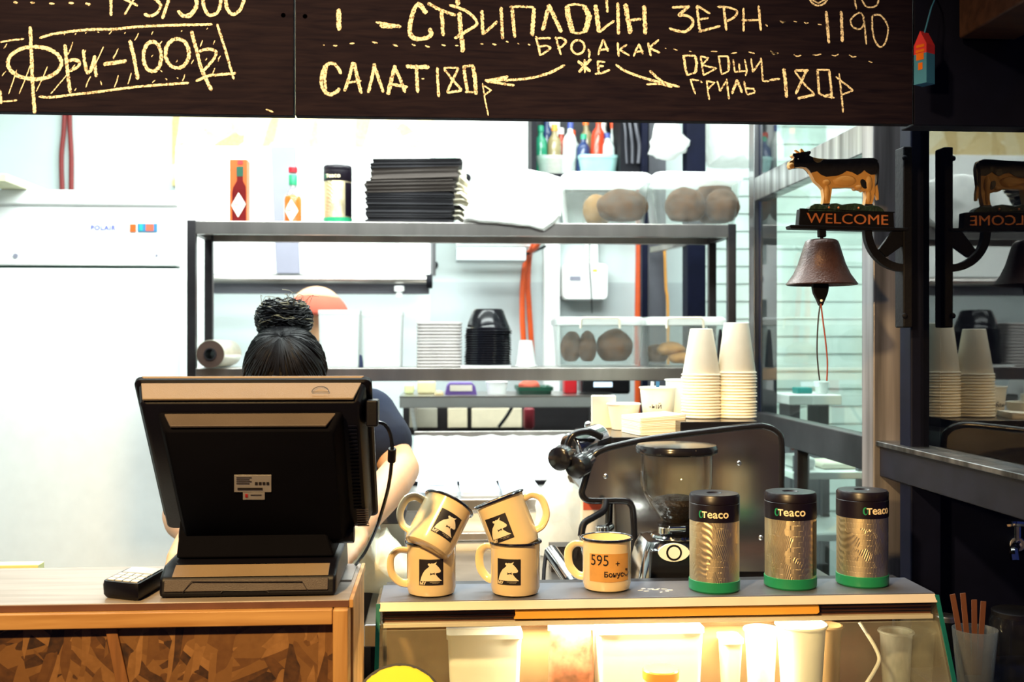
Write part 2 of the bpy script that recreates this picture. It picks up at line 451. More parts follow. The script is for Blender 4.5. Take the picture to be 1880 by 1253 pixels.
M['counter_wood'] = wood_mat('pale_laminate_top', (0.24, 0.195, 0.16), (0.36, 0.31, 0.27), 'x', 5, 0.32, 0.03)
M['counter_edge'] = mat('brown_edge_band', (0.13, 0.055, 0.035), 0.5, var=0.2)
M['pine'] = wood_mat('pine_batten', (0.36, 0.17, 0.045), (0.60, 0.34, 0.12), 'x', 4)
M['pine_up'] = wood_mat('pine_post', (0.36, 0.17, 0.045), (0.60, 0.34, 0.12), 'z', 4)
M['osb'] = osb_mat('strand_board', [(0.022, 0.008, 0.004), (0.115, 0.045, 0.011), (0.17, 0.075, 0.019), (0.20, 0.09, 0.024), (0.30, 0.145, 0.045)], 15)
M['osb_pale'] = osb_mat('pale_strand_board', [(0.50, 0.34, 0.12), (0.74, 0.58, 0.28), (0.82, 0.72, 0.46), (0.88, 0.82, 0.60)], 5)
M['board'] = wood_mat('chalkboard_paint', (0.0030, 0.0018, 0.0075), (0.0105, 0.0066, 0.0125), 'x', 16, 0.8, 0.12)
M['board'].node_tree.nodes['Principled BSDF'].inputs['Specular IOR Level'].default_value = 0.08
M['matte_black'] = mat('matte_black', (0.002, 0.002, 0.004), 0.8, spec=0.06)
M['chalk'] = chalk_mat()
M['brown_paper'] = mat('dark_paper_bags', (0.0085, 0.0075, 0.010), 0.9, var=0.3, vscale=10, bump=0.3, bscale=120, stretch=(0.2, 0.2, 3))
M['brown_paper2'] = mat('grey_brown_paper_bags', (0.030, 0.022, 0.018), 0.9, var=0.3, vscale=10, bump=0.3, bscale=120, stretch=(0.2, 0.2, 3))
M['kraft'] = mat('kraft_label', (0.60, 0.30, 0.075), 0.8, var=0.12, vscale=40)
M['yellow'] = mat('yellow_paint', (0.86, 0.74, 0.006), 0.5, var=0.05)
M['yellow_strip'] = mat('amber_plastic_strip', (0.85, 0.42, 0.06), 0.4, var=0.06)
M['lime'] = mat('pale_lime_plastic', (0.75, 0.80, 0.40), 0.5, var=0.05)
M['blue_card'] = mat('blue_card', (0.03, 0.16, 0.32), 0.5, var=0.1)
M['purple'] = mat('purple_card', (0.16, 0.09, 0.35), 0.5, var=0.1)
M['teal'] = mat('teal_plastic', (0.02, 0.32, 0.30), 0.4, var=0.1)
M['grey'] = mat('mid_grey_plastic', (0.07, 0.07, 0.085), 0.5, var=0.1)
M['lavender_grey'] = mat('lavender_grey_metal', (0.22, 0.22, 0.28), 0.5, var=0.08, vscale=6)
M['bell'] = mat('bronze_painted_iron', (0.045, 0.020, 0.016), 0.34, 0.35, var=0.25, vscale=60, bump=0.25, bscale=300)
M['iron'] = mat('black_cast_iron', (0.003, 0.003, 0.006), 0.65, 0.0, var=0.25, bump=0.2, bscale=150, spec=0.2)
M['cow_gold'] = mat('painted_ochre', (0.66, 0.33, 0.085), 0.5, var=0.12, bump=0.3, bscale=110)
M['cow_black'] = mat('painted_black', (0.010, 0.008, 0.010), 0.42, var=0.2, bump=0.3, bscale=110)
M['grass'] = mat('painted_dark_green', (0.014, 0.036, 0.020), 0.5, var=0.5, vscale=80, bump=0.8, bscale=120)
M['copper'] = mat('copper_paint', (0.62, 0.19, 0.06), 0.45, 0.2, var=0.2)
M['cord_red'] = mat('red_brown_cord', (0.26, 0.05, 0.025), 0.6, var=0.2)
M['lid_dark'] = mat('plum_black_enamel', (0.006, 0.0035, 0.008), 0.34, var=0.1)
M['mesh_dark'] = mat('dark_slatted_panel', (0.02, 0.02, 0.025), 0.6, var=0.2)
M['beam'] = wood_mat('brown_beam', (0.035, 0.016, 0.012), (0.07, 0.033, 0.022), 'x', 6)
M['amber'] = mat('amber_sauce', (0.50, 0.12, 0.006), 0.2, var=0.15)
M['sauce'] = mat('red_sauce', (0.13, 0.010, 0.010), 0.2, var=0.15)
M['label_white'] = mat('white_label', (0.80, 0.74, 0.62), 0.6, var=0.05)
M['meat'] = mat('marbled_meat', (0.40, 0.14, 0.09), 0.5, var=0.6, vscale=40)
M['brown'] = mat('brown_fibre_board', (0.06, 0.03, 0.02), 0.7, var=0.2)

def tin_mat():
    m = mat('embossed_tin', (0.86, 0.72, 0.46), 0.40, 1.0, var=0.12, vscale=20)
    nt = m.node_tree; b = nt.nodes['Principled BSDF']
    tc = nt.nodes.new('ShaderNodeTexCoord')
    mp = nt.nodes.new('ShaderNodeMapping'); mp.inputs['Scale'].default_value = (1, 1, 0.35)
    nt.links.new(tc.outputs['Object'], mp.inputs[0])
    wv = nt.nodes.new('ShaderNodeTexWave'); wv.inputs['Scale'].default_value = 170; wv.inputs['Distortion'].default_value = 7; wv.inputs['Detail'].default_value = 0.5; wv.inputs['Detail Scale'].default_value = 0.3
    wv.bands_direction = 'DIAGONAL'
    nt.links.new(mp.outputs[0], wv.inputs['Vector'])
    mb_ = nt.nodes.new('ShaderNodeMapping'); mb_.inputs['Rotation'].default_value = (R(90), 0, 0)
    nt.links.new(tc.outputs['Object'], mb_.inputs[0])
    v = nt.nodes.new('ShaderNodeTexVoronoi'); v.inputs['Scale'].default_value = 75; v.distance = 'MANHATTAN'
    nt.links.new(mp.outputs[0], v.inputs['Vector'])
    bk = nt.nodes.new('ShaderNodeTexBrick'); bk.inputs['Scale'].default_value = 60; bk.inputs['Mortar Size'].default_value = 0.06; bk.inputs['Color1'].default_value = (1,1,1,1); bk.inputs['Color2'].default_value = (.5,.5,.5,1); bk.inputs['Mortar'].default_value = (0,0,0,1)
    bk.offset = 0.35; bk.inputs['Brick Width'].default_value = 0.28; bk.inputs['Row Height'].default_value = 0.55
    nt.links.new(mb_.outputs[0], bk.inputs['Vector'])
    ns = nt.nodes.new('ShaderNodeTexNoise'); ns.inputs['Scale'].default_value = 38
    nt.links.new(tc.outputs['Object'], ns.inputs['Vector'])
    gt = nt.nodes.new('ShaderNodeMath'); gt.operation = 'GREATER_THAN'; gt.inputs[1].default_value = 0.5; nt.links.new(ns.outputs['Fac'], gt.inputs[0])
    m1 = nt.nodes.new('ShaderNodeMix'); nt.links.new(gt.outputs[0], m1.inputs[0]); nt.links.new(wv.outputs['Fac'], m1.inputs[2]); nt.links.new(bk.outputs['Color'], m1.inputs[3])
    mx = nt.nodes.new('ShaderNodeMix'); mx.inputs[0].default_value = 0.3
    nt.links.new(m1.outputs[0], mx.inputs[2]); nt.links.new(v.outputs['Distance'], mx.inputs[3])
    bp = nt.nodes.new('ShaderNodeBump'); bp.inputs['Strength'].default_value = 0.42; bp.inputs['Distance'].default_value = 0.0017
    nt.links.new(mx.outputs[0], bp.inputs['Height']); nt.links.new(bp.outputs[0], b.inputs['Normal'])
    return m
M['tin'] = tin_mat()
# ================================================================== THE ROOM
def sbox(name, x0, x1, y0, y1, z0, z1, m, bevel=0, parent=None):
    o = MB().box(x0, x1, y0, y1, z0, z1).build(name, m, parent, bevel=bevel)
    if not parent: struct(o)
    return o
YW = 4.30
sbox('floor', -2.2, 2.6, 0.2, YW+0.1, -0.05, 0.0, M['floor'])
sbox('ceiling', -2.2, 2.6, 1.62, YW+0.1, 2.90, 2.96, M['wall_white'])
sbox('wall_back', -2.2, 2.6, YW, YW+0.1, 0, 2.9, M['wall'])
sbox('wall_left', -2.2, -2.1, 1.62, YW, 0, 2.9, M['wall'])
sbox('wall_right', 2.3, 2.4, 1.95, YW, 0, 2.9, M['wall_grey'])
sbox('wall_front', -2.2, 2.6, 1.60, 1.64, 2.44, 2.9, M['dark'])
sbox('wall_divider', 0.935, 2.4, 2.02, 2.06, 0, 2.9, M['dark'])
# upper back wall is lined with strand board above the hood, lower with pale grey paint
sbox('trim_1', at(318, 0, YW).x, at(797, 0, YW).x, YW-0.02, YW, 2.20, 2.9, M['osb_pale'])
sbox('trim_2', at(790, 0, YW).x, at(1260, 0, YW).x, YW-0.004, YW, 0.9, at(0, 515, YW).z, M['wall_grey'])
# white boxed trunking beside the electric box
sbox('trim_3', at(999, 0, 4.24).x, at(1028, 0, 4.24).x, 4.24, YW, 0.9, 2.9, M['wall_white'], 0.002)
# steel columns at the back
sbox('trim_4', at(1191, 0, 4.1).x, at(1223, 0, 4.1).x, 4.10, 4.18, 0, 2.9, M['grey'], 0.003)
sbox('trim_5', at(1262, 0, 3.7).x, at(1296, 0, 3.7).x, 3.70, 3.78, 0, 2.9, M['dark'], 0.003)

sbox('wall_hall', -3.2, 3.2, -2.5, -2.4, 0, 2.9, mat('brown_hall_wall', (0.30, 0.22, 0.18), 0.7))
# right-hand glazed partition (runs along the depth of the room at x = XP)
XP = 0.872
def win_part(name, x0, x1, y0, y1, z0, z1, m, parent, bevel=0.003):
    return MB().box(x0, x1, y0, y1, z0, z1).build(name, m, parent, bevel=bevel)
w1 = bpy.data.objects.new('window_1', None); COL.objects.link(w1); w1.location = (XP, 2.95, 0); struct(w1)
win_part('top_rail', XP-0.005, XP+0.035, 2.14, 2.95, 1.985, 2.05, M['alu'], w1)
win_part('bottom_rail', XP-0.005, XP+0.035, 2.14, 2.95, 1.335, 1.405, M['steel_dark'], w1)
win_part('glass_pane', XP+0.012, XP+0.018, 2.13, 2.95, 1.40, 1.99, M['glass'], w1, 0)
win_part('lower_glass', XP+0.012, XP+0.018, 2.13, 2.95, 0.9, 1.34, M['glass'], w1, 0)
win_part('upper_glass', XP+0.012, XP+0.018, 2.13, 2.95, 2.045, 2.9, M['glass'], w1, 0)
win_part('lower_mullion', XP-0.002, XP+0.03, 2.60, 2.625, 0.9, 1.34, M['steel_dark'], w1)
win_part('plinth', XP-0.01, XP+0.03, 1.97, 2.95, 0.0, 0.9, M['dark'], w1)
sbox('trim_6', at(1397, 0, 2.95).x, at(1427, 0, 2.95).x, 2.95, 3.02, 0, 2.9, M['dark'], 0.003)      # far post
sbox('trim_7', at(1384, 0, 2.97).x, at(1396, 0, 2.97).x, 2.97, 3.02, 0, 2.9, M['alu'], 0.002)
sbox('trim_8', at(1603, 0, 2.08).x, at(1668, 0, 2.08).x, 2.08, 2.14, 0, 2.9, M['post_alu'], 0.004)       # near aluminium post
sbox('trim_9', at(1672, 0, 1.95).x, at(1729, 0, 1.95).x, 1.95, 2.0, 0, 2.9, M['dark'], 0.004)      # black door post
w2 = bpy.data.objects.new('window_2', None); COL.objects.link(w2); w2.location = (XP, 1.65, 0); struct(w2)
win_part('glass_pane', XP+0.012, XP+0.018, 1.50, 1.955, 1.395, 2.05, M['glass_dark'], w2, 0)
win_part('sill_rail', XP-0.012, XP+0.05, 1.50, 2.08, 1.335, 1.40, mat('navy_painted_steel', (0.010,0.011,0.020), 0.45, 0.0, var=0.3, spec=0.3), w2)
win_part('sill_ledge', XP-0.02, XP+0.05, 1.50, 2.08, 1.395, 1.405, M['alu'], w2, 0.002)
sbox('beam_front', at(1677, 0, 1.585).x, 1.5, 1.585, 1.63, at(1880, 233, 1.585).z, 2.9, M['dark'], 0.002)
sbox('ceiling_beam', 0.772, 0.86, 0.7, 1.575, 2.05, 2.16, M['beam'], 0.004)

# second room beyond the partition: a slatted shutter on its back wall
mb = MB()
X0, X1 = 0.99, 2.28
for k in range(30):
    z = 0.85 + k*0.07
    mb.prism([(YW-0.020, z), (YW-0.008, z+0.003), (YW-0.008, z+0.069), (YW-0.014, z+0.069)], X0, X1, 'x')
o = mb.build('roller_shutter', mat('grey_green_slats', (0.60, 0.70, 0.66), 0.5, var=0.15, vscale=6), base=(1.6, YW, 0.85), ang=20)
tag(o, 'grey-green slatted shutter covering the wall behind the side window', 'shutter')

# ================================================================== CHALKBOARDS
YB = 1.58
def bp(x, y):                    # picture point on the board face
    p = at(x, y, YB); return p
def chalk(strokes, width, parent, name, label, double=True):
    """each stroke is a list of picture points; a ragged ribbon of chalk on the board face"""
    mb = MB()
    rnd = random.Random(sum(map(ord, name)) + 7*len(strokes))
    k = 0
    for st in strokes:
        wd = width
        if isinstance(st, tuple): wd, st = st
        # smooth and resample
        P = [Vector((x, y)) for x, y in st]
        if len(P) > 3:
            Q = []
            for i in range(len(P)-1):
                a, b, c, d = P[max(i-1,0)], P[i], P[i+1], P[min(i+2,len(P)-1)]
                for t in (0, .25, .5, .75):
                    Q.append(0.5*((2*b)+(c-a)*t+(2*a-5*b+4*c-d)*t*t+(3*b-a-3*c+d)*t**3))
            Q.append(P[-1]); P = Q
        S = [P[0]]
        for a, b in zip(P, P[1:]):
            n = max(1, int((b-a).length/2.2))
            for i in range(1, n+1): S.append(a.lerp(b, i/n))
        passes = 2 if double and wd > 3.5 else 1
        for ps in range(passes):
            jit = Vector((rnd.uniform(-.28,.28), rnd.uniform(-.28,.28)))*wd*ps
            rows = []
            off = 0.0005 + 0.00011*(k % 9); k += 1
            for i, p in enumerate(S):
                d = (S[min(i+1,len(S)-1)] - S[max(i-1,0)])
                d = d.normalized() if d.length > 1e-6 else Vector((1,0))
                nrm = Vector((-d.y, d.x))
                e = 1.0 if 0 < i < len(S)-1 else 0.45
                h1 = wd*0.5*e*rnd.uniform(0.65,1.15); h2 = wd*0.5*e*rnd.uniform(0.65,1.15)
                q1, q2 = p+jit+nrm*h1, p+jit-nrm*h2
                a, b = bp(*q1), bp(*q2)
                rows.append((mb.bm.verts.new(a+Vector((0,-off,0))), mb.bm.verts.new(b+Vector((0,-off,0)))))
            for (a, b), (c, d) in zip(rows, rows[1:]): mb.face([a, b, d, c])
    return mb.build(name, M['chalk'], parent, label=label)
def cc(ox, oy, s, strokes):      # strokes traced in a blown-up crop -> picture points
    out = []
    for st in strokes:
        if isinstance(st, tuple): out.append((st[0], [(ox+x*s, oy+y*s) for x, y in st[1]]))
        else: out.append([(ox+x*s, oy+y*s) for x, y in st])
    return out
def ell(cx, cy, rx, ry, a0=0, a1=360, n=16):
    return [(cx+rx*math.cos(R(a0+(a1-a0)*i/n)), cy+ry*math.sin(R(a0+(a1-a0)*i/n))) for i in range(n+1)]

zb = bp(800, 216).z
xs = bp(540.5, 0).x
bl = thing('chalkboard', 'dark chalkboard panel with a chalked price in a hatched box', 'chalkboard', (bp(200,0).x, YB, zb))
MB().box(bp(-300,0).x, xs-0.0012, YB, YB+0.02, zb, 2.6).build('board_panel', M['board'], bl, bevel=0.001)
br = thing('chalkboard', 'long dark chalkboard panel with a chalked menu and two arrows', 'chalkboard', (bp(1100,0).x, YB, zb))
MB().box(xs+0.0012, bp(1676,0).x, YB, YB+0.02, zb, 2.6).build('board_panel', M['board'], br, bevel=0.001)
for b, (x, y) in ((bl,(520,28)), (br,(560,30))):
    p = bp(x, y)
    MB().lathe([(0.0,-0.0012),(0.0028,-0.0012),(0.0034,0.0)], (0,0,0), 14, Matrix.Translation(p) @ Matrix.Rotation(R(-90),4,'X') @ Matrix.Scale(-1,4,(0,0,1)), True, True).build('screw', M['iron'], b)

A = lambda s: cc(0, 0, 0.29787, s)
chalk(A([[(85,13),(110,17)],[(190,15),(215,18)],[(305,22),(335,24)],[(425,18),(455,20)],[(530,20),(560,30)],
  (5,[(685,-20),(685,95)]), [(760,-10),(850,35)],[(830,-10),(770,90)],
  (5,[(940,-20),(985,20),(990,50),(960,88),(920,98),(890,85)]), (5,[(1045,-20),(1000,115)]),
  (6.5,[(1190,-40),(1215,10),(1205,60),(1170,98),(1130,100),(1100,70)]), (6,[(1250,-30),(1258,40),(1280,85),(1310,95),(1345,75),(1362,20),(1362,-30)]),
  (6,[(1390,-30),(1398,40),(1415,75),(1440,90),(1475,70),(1500,20),(1505,-30)])]), 3.6, bl, 'chalk_lettering', 'chalked figures 1x5/500 cut off by the top of the picture')
chalk(A([(5.5,[(188,165),(198,380),(206,560),(217,700)]), (6.5,ell(213,390,165,100,-95,265,20)),
  (5.5,[(400,275),(412,400),(432,572)]), (5,[(405,385),(450,372),(490,385),(480,415),(430,440)]),
  (5,[(512,310),(525,400),(540,455),(560,430),(585,345)]), (5,[(583,345),(588,410),(597,475)]),
  (6,[(638,398),(700,392),(778,380)]), (6,[(800,250),(825,350),(850,492)]),
  (6,ell(942,352,55,92,-90,275,16)), (6,ell(1095,330,72,90,-100,265,16)),
  (6,[(1180,190),(1215,320),(1245,430),(1305,555)]), (5,[(1228,318),(1280,303),(1330,315),(1328,350),(1290,400),(1250,445)])]), 5.5, bl, 'chalk_lettering', 'chalked word for fries with the price 100')
hat = [[(245,235),(350,206),(550,183),(700,180),(850,165),(1050,156),(1310,150)], (3.5,[(0,262),(60,250),(150,240)]),
  [(1340,150),(1390,310),(1442,490)], [(240,597),(320,601),(450,585),(600,568),(750,548),(900,532),(1165,512)],
  [(1208,502),(1290,468),(1455,455)], (3,[(10,626),(60,624),(108,619)]), (5,[(0,555),(8,640)])]
rh = random.Random(5)
for (x0,y0,x1,y1) in ((105,430,55,580),(190,400,120,580),(295,410,225,565),(450,260,420,340),(465,400,315,580),(640,290,560,450),(560,470,530,540),(730,300,700,365),(730,465,705,540),(810,450,790,520),(855,205,830,250),(720,330,698,360),(945,195,935,215),(1000,255,985,280),(1250,250,1235,290),(1325,250,1315,275),(1360,345,1345,380),(1325,420,1310,470),(1195,370,1180,395),(1140,460,1125,500),(45,270,25,300),(40,440,15,470),(530,310,520,330),(405,210,400,220),(470,205,462,215),(535,200,528,208),(605,195,612,202),(690,190,672,212),(775,200,770,212),(1125,190,1118,196),(1280,172,1274,182),(1020,485,1032,497),(960,495,940,512),(1090,480,1097,487),(620,500,628,528),(470,545,460,560),(945,340,935,352),(1095,370,1085,385),(990,435,1000,445),(1275,360,1265,375)):
    hat.append((2.0, [(x0,y0),((x0+x1)/2+rh.uniform(-4,4),(y0+y1)/2),(x1,y1)]))
chalk(A(hat), 4.4, bl, 'chalk_border', 'hatched chalk frame')
chalk([[(488,201),(496,204),(502,206)]], 3, bl, 'chalk_smudge', None)

B = lambda s: cc(540, 0, 0.26596, s)
C = lambda s: cc(960, 0, 0.26596, s)
D = lambda s: cc(1380, 0, 0.26596, s)
T = 7.0
chalk(B([(T,[(310,60),(312,130),(316,207)]), (4,[(565,155),(640,168),(735,185),(600,190)]), (5,[(590,178),(735,187)]),
  (T,[(917,92),(858,28),(820,100),(800,190),(808,240),(840,268),(900,265),(948,240),(936,195)]),
  (T-1,[(925,25),(1010,72),(1117,110)]), (T-1,[(1020,85),(1030,250)]),
  (T,[(1125,-10),(1130,40)]), (5,[(1070,35),(1190,78),(1262,160),(1190,215),(1105,265)]), (T,[(1142,85),(1152,200),(1168,358)]),
  (T-1,[(1295,75),(1303,242)]), (4,[(1303,242),(1405,150)]), (T-2,[(1430,50),(1440,272)]),
  (T-1,[(1503,55),(1522,255)]), (4,[(1490,50),(1560,48),(1655,52)]), (T-1,[(1652,52),(1640,245)]),
  (T-1,[(1757,35),(1714,212)]), (T,[(1758,38),(1842,220)])]) +
  C([(T+1,[(308,42),(320,130),(345,222)]), (T+2,[(420,38),(455,110),(428,222)]), (4,[(305,38),(360,30),(425,38)]), (4,[(330,222),(380,232),(435,220)]),
  (T,[(503,35),(527,225)]), (4.5,[(527,225),(580,180),(632,145)]), (T-1,[(655,18),(660,238)]), (4,[(578,-10),(585,88)]),
  (T,[(703,30),(740,235)]), (T,[(838,42),(845,240)]), (4.5,[(735,142),(818,132)])]), T, br, 'chalk_lettering', 'chalked word starting the top line')
chalk(C([(4.2,[(1030,50),(1090,48),(1152,45)]), (4.5,[(1150,45),(1072,112)]), (4.5,[(1072,112),(1130,108),(1170,140),(1165,180),(1120,218),(1060,212),(1008,195)]),
  (4.5,[(1200,45),(1220,212)]), [(1198,40),(1290,97)], [(1215,135),(1282,124)], (4,[(1215,218),(1362,180)]),
  (4.5,[(1385,50),(1402,212)]), [(1343,50),(1420,55),(1478,80),(1460,120),(1405,152)],
  [(1523,55),(1525,215)], [(1625,40),(1640,212)], [(1508,142),(1637,140)], (4.5,[(1676,174),(1688,184)])]), 3.6, br, 'chalk_lettering', 'chalked second word of the top line')
for ds in (B([[(200,311),(210,313)],[(270,316),(298,316)],[(384,302),(416,299)],[(537,290),(576,298)],[(682,308),(716,320)],[(812,306),(838,316)],[(904,316),(936,326)],[(1018,310),(1046,316)],[(1112,316),(1134,316)],[(1286,304),(1306,304)],[(1368,304),(1396,310)],[(1462,286),(1480,292)],[(1542,300),(1554,306)],[(1614,306),(1630,312)],[(880,545),(898,544)]]) +
  C([(2.4,[(980,334),(990,336)]),(2.4,[(1038,338),(1066,348)]),(2.4,[(1146,354),(1166,358)]),(2.6,[(1298,356),(1342,356)]),(2.6,[(1436,370),(1476,364)]),(2.6,[(1558,360),(1600,370)]),(2.6,[(1712,356),(1730,374),(1760,366)]),(2.4,[(1776,148),(1792,156),(1812,152)])]) +
  D([(2.4,x) for x in ([(196,144),(215,154),(234,152)],[(288,148),(312,152)],[(360,154),(375,162),(392,158)],[(456,168),(482,172)],[(130,352),(150,372),(186,368)],[(290,378),(312,390),(342,382)],[(420,380),(446,382),(480,374)],[(552,382),(575,386),(600,374)],[(672,380),(694,394),(722,392)],[(806,424),(832,432)])])):
    chalk([ds], 3.4, br, 'chalk_dash', None)
chalk(C([[(90,250),(108,320),(120,385)], [(83,265),(190,264)], [(112,325),(150,318),(188,330),(160,358),(115,385)],
  [(225,255),(244,320),(262,380)], [(222,265),(270,266),(298,288),(275,320),(242,340)], ell(378,325,45,48,-90,280,14), [(450,340),(460,365),(455,402)],
  [(555,275),(535,330),(520,382)], [(555,275),(585,357)], [(528,345),(592,337)], [(655,295),(662,392)], [(718,308),(668,345),(738,386)],
  [(802,305),(780,350),(763,392)], [(802,305),(828,377)], [(773,360),(832,354)], [(862,295),(870,340),(882,388)], [(938,275),(872,330),(947,366)],
  (4.6,[(380,420),(420,455),(467,492)]), (4.6,[(472,410),(430,450),(388,502)]), [(425,412),(428,506)], [(515,420),(520,508)], [(513,425),(568,430)], [(520,460),(557,460)], [(498,513),(550,505),(602,485)]]), 3.6, br, 'chalk_lettering', 'chalked phrase between the arrows')
chalk(B([(4.2,[(1870,450),(1750,510),(1600,545),(1450,555),(1320,560)]), (4.5,[(1318,560),(1400,548),(1478,530)]), (4,[(1330,565),(1440,580),(1520,592)]), (5,[(1330,562),(1470,546)])]), 4.2, br, 'chalk_arrow', 'chalk arrow pointing down to the salad price')
chalk(C([(4.4,[(640,445),(690,482),(750,510),(880,552),(980,575),(1080,600)]), (4.4,[(873,487),(920,530),(970,570)]), (4,[(850,583),(940,580),(1030,602)]), (6,[(960,570),(1020,590)])]), 4.2, br, 'chalk_arrow', 'chalk arrow pointing down to the grilled vegetables price')
chalk(B([(5.5,[(325,512),(300,465),(262,440),(220,455),(195,510),(188,570),(205,630),(248,655),(290,640),(317,614)]), (4.5,[(228,448),(212,540),(222,630)]),
  (5,[(410,430),(385,530),(350,632)]), (5.5,[(410,432),(435,540),(462,648)]), (4,[(368,572),(465,560)]),
  (5.5,[(555,440),(535,540),(510,642)]), (5.5,[(550,442),(585,545),(617,640)]),
  (6.5,[(700,455),(672,560),(650,657)]), (5.5,[(690,460),(728,540),(765,637)]), (4.5,[(678,580),(785,601)]),
  (7,[(770,457),(850,462),(930,460)]), (5.5,[(845,470),(855,642)]), (5,[(988,470),(993,570),(998,672)]),
  (3.6,[(1035,470),(1135,470)]), (4.5,[(1135,470),(1095,555),(1055,640)]), (4,[(1055,642),(1155,625)]), (4,[(1158,622),(1100,560),(1035,475)]),
  (5,[(1168,455),(1180,550),(1197,637)]), (3.6,[(1165,460),(1240,455)]), (6,[(1235,455),(1252,550),(1258,655)]), (3.6,[(1180,637),(1267,637)]),
  (2.6,[(1300,575),(1318,690),(1340,800)]), (3,[(1300,587),(1360,625),(1310,661)])]), 5, br, 'chalk_lettering', 'chalked salad price, 180')
chalk(C([(4,[(1108,385),(1118,460),(1132,520)]), (5,[(1188,388),(1198,440),(1190,505)]), [(1100,385),(1192,386)], [(1125,522),(1195,502)],
  [(1225,388),(1236,460),(1246,524)], [(1222,390),(1282,402),(1234,450)], [(1232,450),(1332,474),(1246,522)],
  [(1350,390),(1360,450),(1372,516)], (4.4,[(1412,388),(1422,440),(1418,492)]), [(1345,390),(1416,388)], [(1370,516),(1420,492)],
  [(1450,410),(1462,500)], [(1462,500),(1540,490)], [(1490,440),(1496,495)], [(1528,410),(1545,490),(1535,527)], [(1575,403),(1586,500)], [(1586,500),(1642,418)], [(1642,400),(1650,480),(1655,558)], [(1652,562),(1700,562)], (4,[(1700,554),(1770,545)]),
  (5.5,[(1800,472),(1812,570),(1822,672)]), [(1155,548),(1170,600),(1190,652)], [(1152,550),(1215,556)], [(1222,560),(1238,572)],
  [(1268,558),(1275,620),(1286,690)], [(1263,560),(1322,572),(1278,616)], [(1340,560),(1360,632)], [(1360,632),(1402,560)], [(1405,545),(1412,610),(1422,687)],
  (4,[(1477,550),(1440,647)]), (4,[(1475,552),(1512,642)]), [(1525,560),(1535,610),(1547,652)], [(1547,655),(1602,640)], [(1602,636),(1590,614),(1538,610)]]) +
  D([(3.8,[(295,490),(390,490)]), (4.4,[(380,485),(340,570),(303,652)]), (3.4,[(295,492),(370,590),(432,650)]), (4,[(432,652),(315,679)]),
  (4.4,[(452,482),(465,650)]), [(448,482),(535,486)], (4.2,[(533,485),(545,590),(551,685)]), [(465,648),(505,668),(570,677)], [(505,660),(555,650)],
  [(603,508),(618,650),(630,778)], [(580,530),(630,570),(700,625)], [(700,625),(618,657)]]), 3.4, br, 'chalk_lettering', 'chalked grilled vegetables and their price, 180')
chalk(D([(3.2,[(395,-5),(430,32),(470,38),(505,20),(522,-5)]), (3.2,[(405,-5),(460,22),(510,-5)]), [(708,-5),(722,65)], [(757,-5),(785,42),(825,50),(862,38),(876,-5)],
  (5,[(512,78),(522,190),(531,300)]), (4.6,[(618,82),(622,190),(625,292)]), [(775,125),(745,90),(700,115),(680,150),(700,190),(750,202),(778,150)], [(768,105),(782,210),(791,308)],
  [(832,108),(885,105),(930,160),(940,220),(920,300),(885,325),(850,280),(832,200),(832,108)]]), 3.2, br, 'chalk_lettering', 'chalked price 1190 at the end of the top line')

# ---------------------------------------------------------------- hanging carton on the dark beam
c0 = at(1697, 82, 1.53)
t = thing('drinks_carton', 'small red and blue carton hung beside the end of the long chalkboard', 'carton', at(1697, 135, 1.53))
hw = sz(13, 1697, 1.53); zt, zm, zbm = at(0,42,1.53).z, at(0,70,1.53).z, at(0,128,1.53).z
Mr = Matrix.Translation((c0.x, 1.53, 0)) @ Matrix.Rotation(R(-58), 4, 'Z')
MB().box(-hw, hw, -hw, hw, zbm, zm, Mr).build('lower_box', M['blue_card'], t)
mb = MB(); mb.box(-hw, hw, -hw, hw, zm, zt-0.008, Mr)
mb.prism([(-hw, zt-0.008), (hw, zt-0.008), (0.0, zt+0.012)], -hw, hw, 'y')
for v in mb.bm.verts[8:]: v.co = Mr @ v.co
mb.build('gable_top', mat('red_card', (0.42, 0.02, 0.03), 0.5), t)
mb = MB(); mb.box(-0.006, 0.006, -hw-0.0006, -hw, zbm+0.034, zbm+0.044, Mr).box(-0.003, 0.004, -hw-0.0006, -hw, zbm+0.02, zbm+0.03, Mr).box(-0.007,0.007,-hw-0.0006,-hw,zm+0.002,zm+0.006,Mr).box(-0.006,0.007,-hw-0.0006,-hw,zm+0.009,zm+0.013,Mr)
mb.build('printed_picture', M['amber'], t)
MB().tube([c0+Vector((0,0,zt+0.010-c0.z)), at(1710,14,1.545), at(1716,0,1.56), at(1716,-8,1.584)], 0.0012, 6).build('hanging_loop', M['blue_card'], t)
# ================================================================== KITCHEN BACK: hood, fridge, pipes, boxes
# extractor hood
YH = 4.02
t = thing('extractor_hood', 'long white extractor hood over the kitchen behind the top shelf', 'hood', (at(560,0,YH).x, YH, at(0,505,YH).z))
zt, zb_ = at(560,270,YH).z, at(560,505,YH).z
xl, xr = at(322,0,YH).x, at(792,0,YH).x
mb = MB(); mb.prism([(YH, zb_), (YH, zt), (YW-0.03, zt), (YW-0.03, zb_+0.02)], xl, xr, 'x'); mb.build('canopy', M['wall_white'], t, bevel=0.004)
MB().box(at(790,0,YH).x, at(800,0,YH).x, YH-0.002, YH+0.05, zb_, zt).build('corner_profile', M['alu'], t)
a, b = at(498,270,YH-0.01), at(543,270,YH-0.01); c, d = at(551,503,YH-0.01), at(508,503,YH-0.01)
mb = MB(); mb.prism([(a.x,a.z),(b.x,b.z),(c.x,c.z),(d.x,d.z)], YH-0.022, YH-0.002); mb.build('grey_strip', M['lavender_grey'], t, bevel=0.003)  # slanted grey strip on the hood face
zg0, zg1 = at(0,518,YH-0.03).z, at(0,504,YH-0.03).z
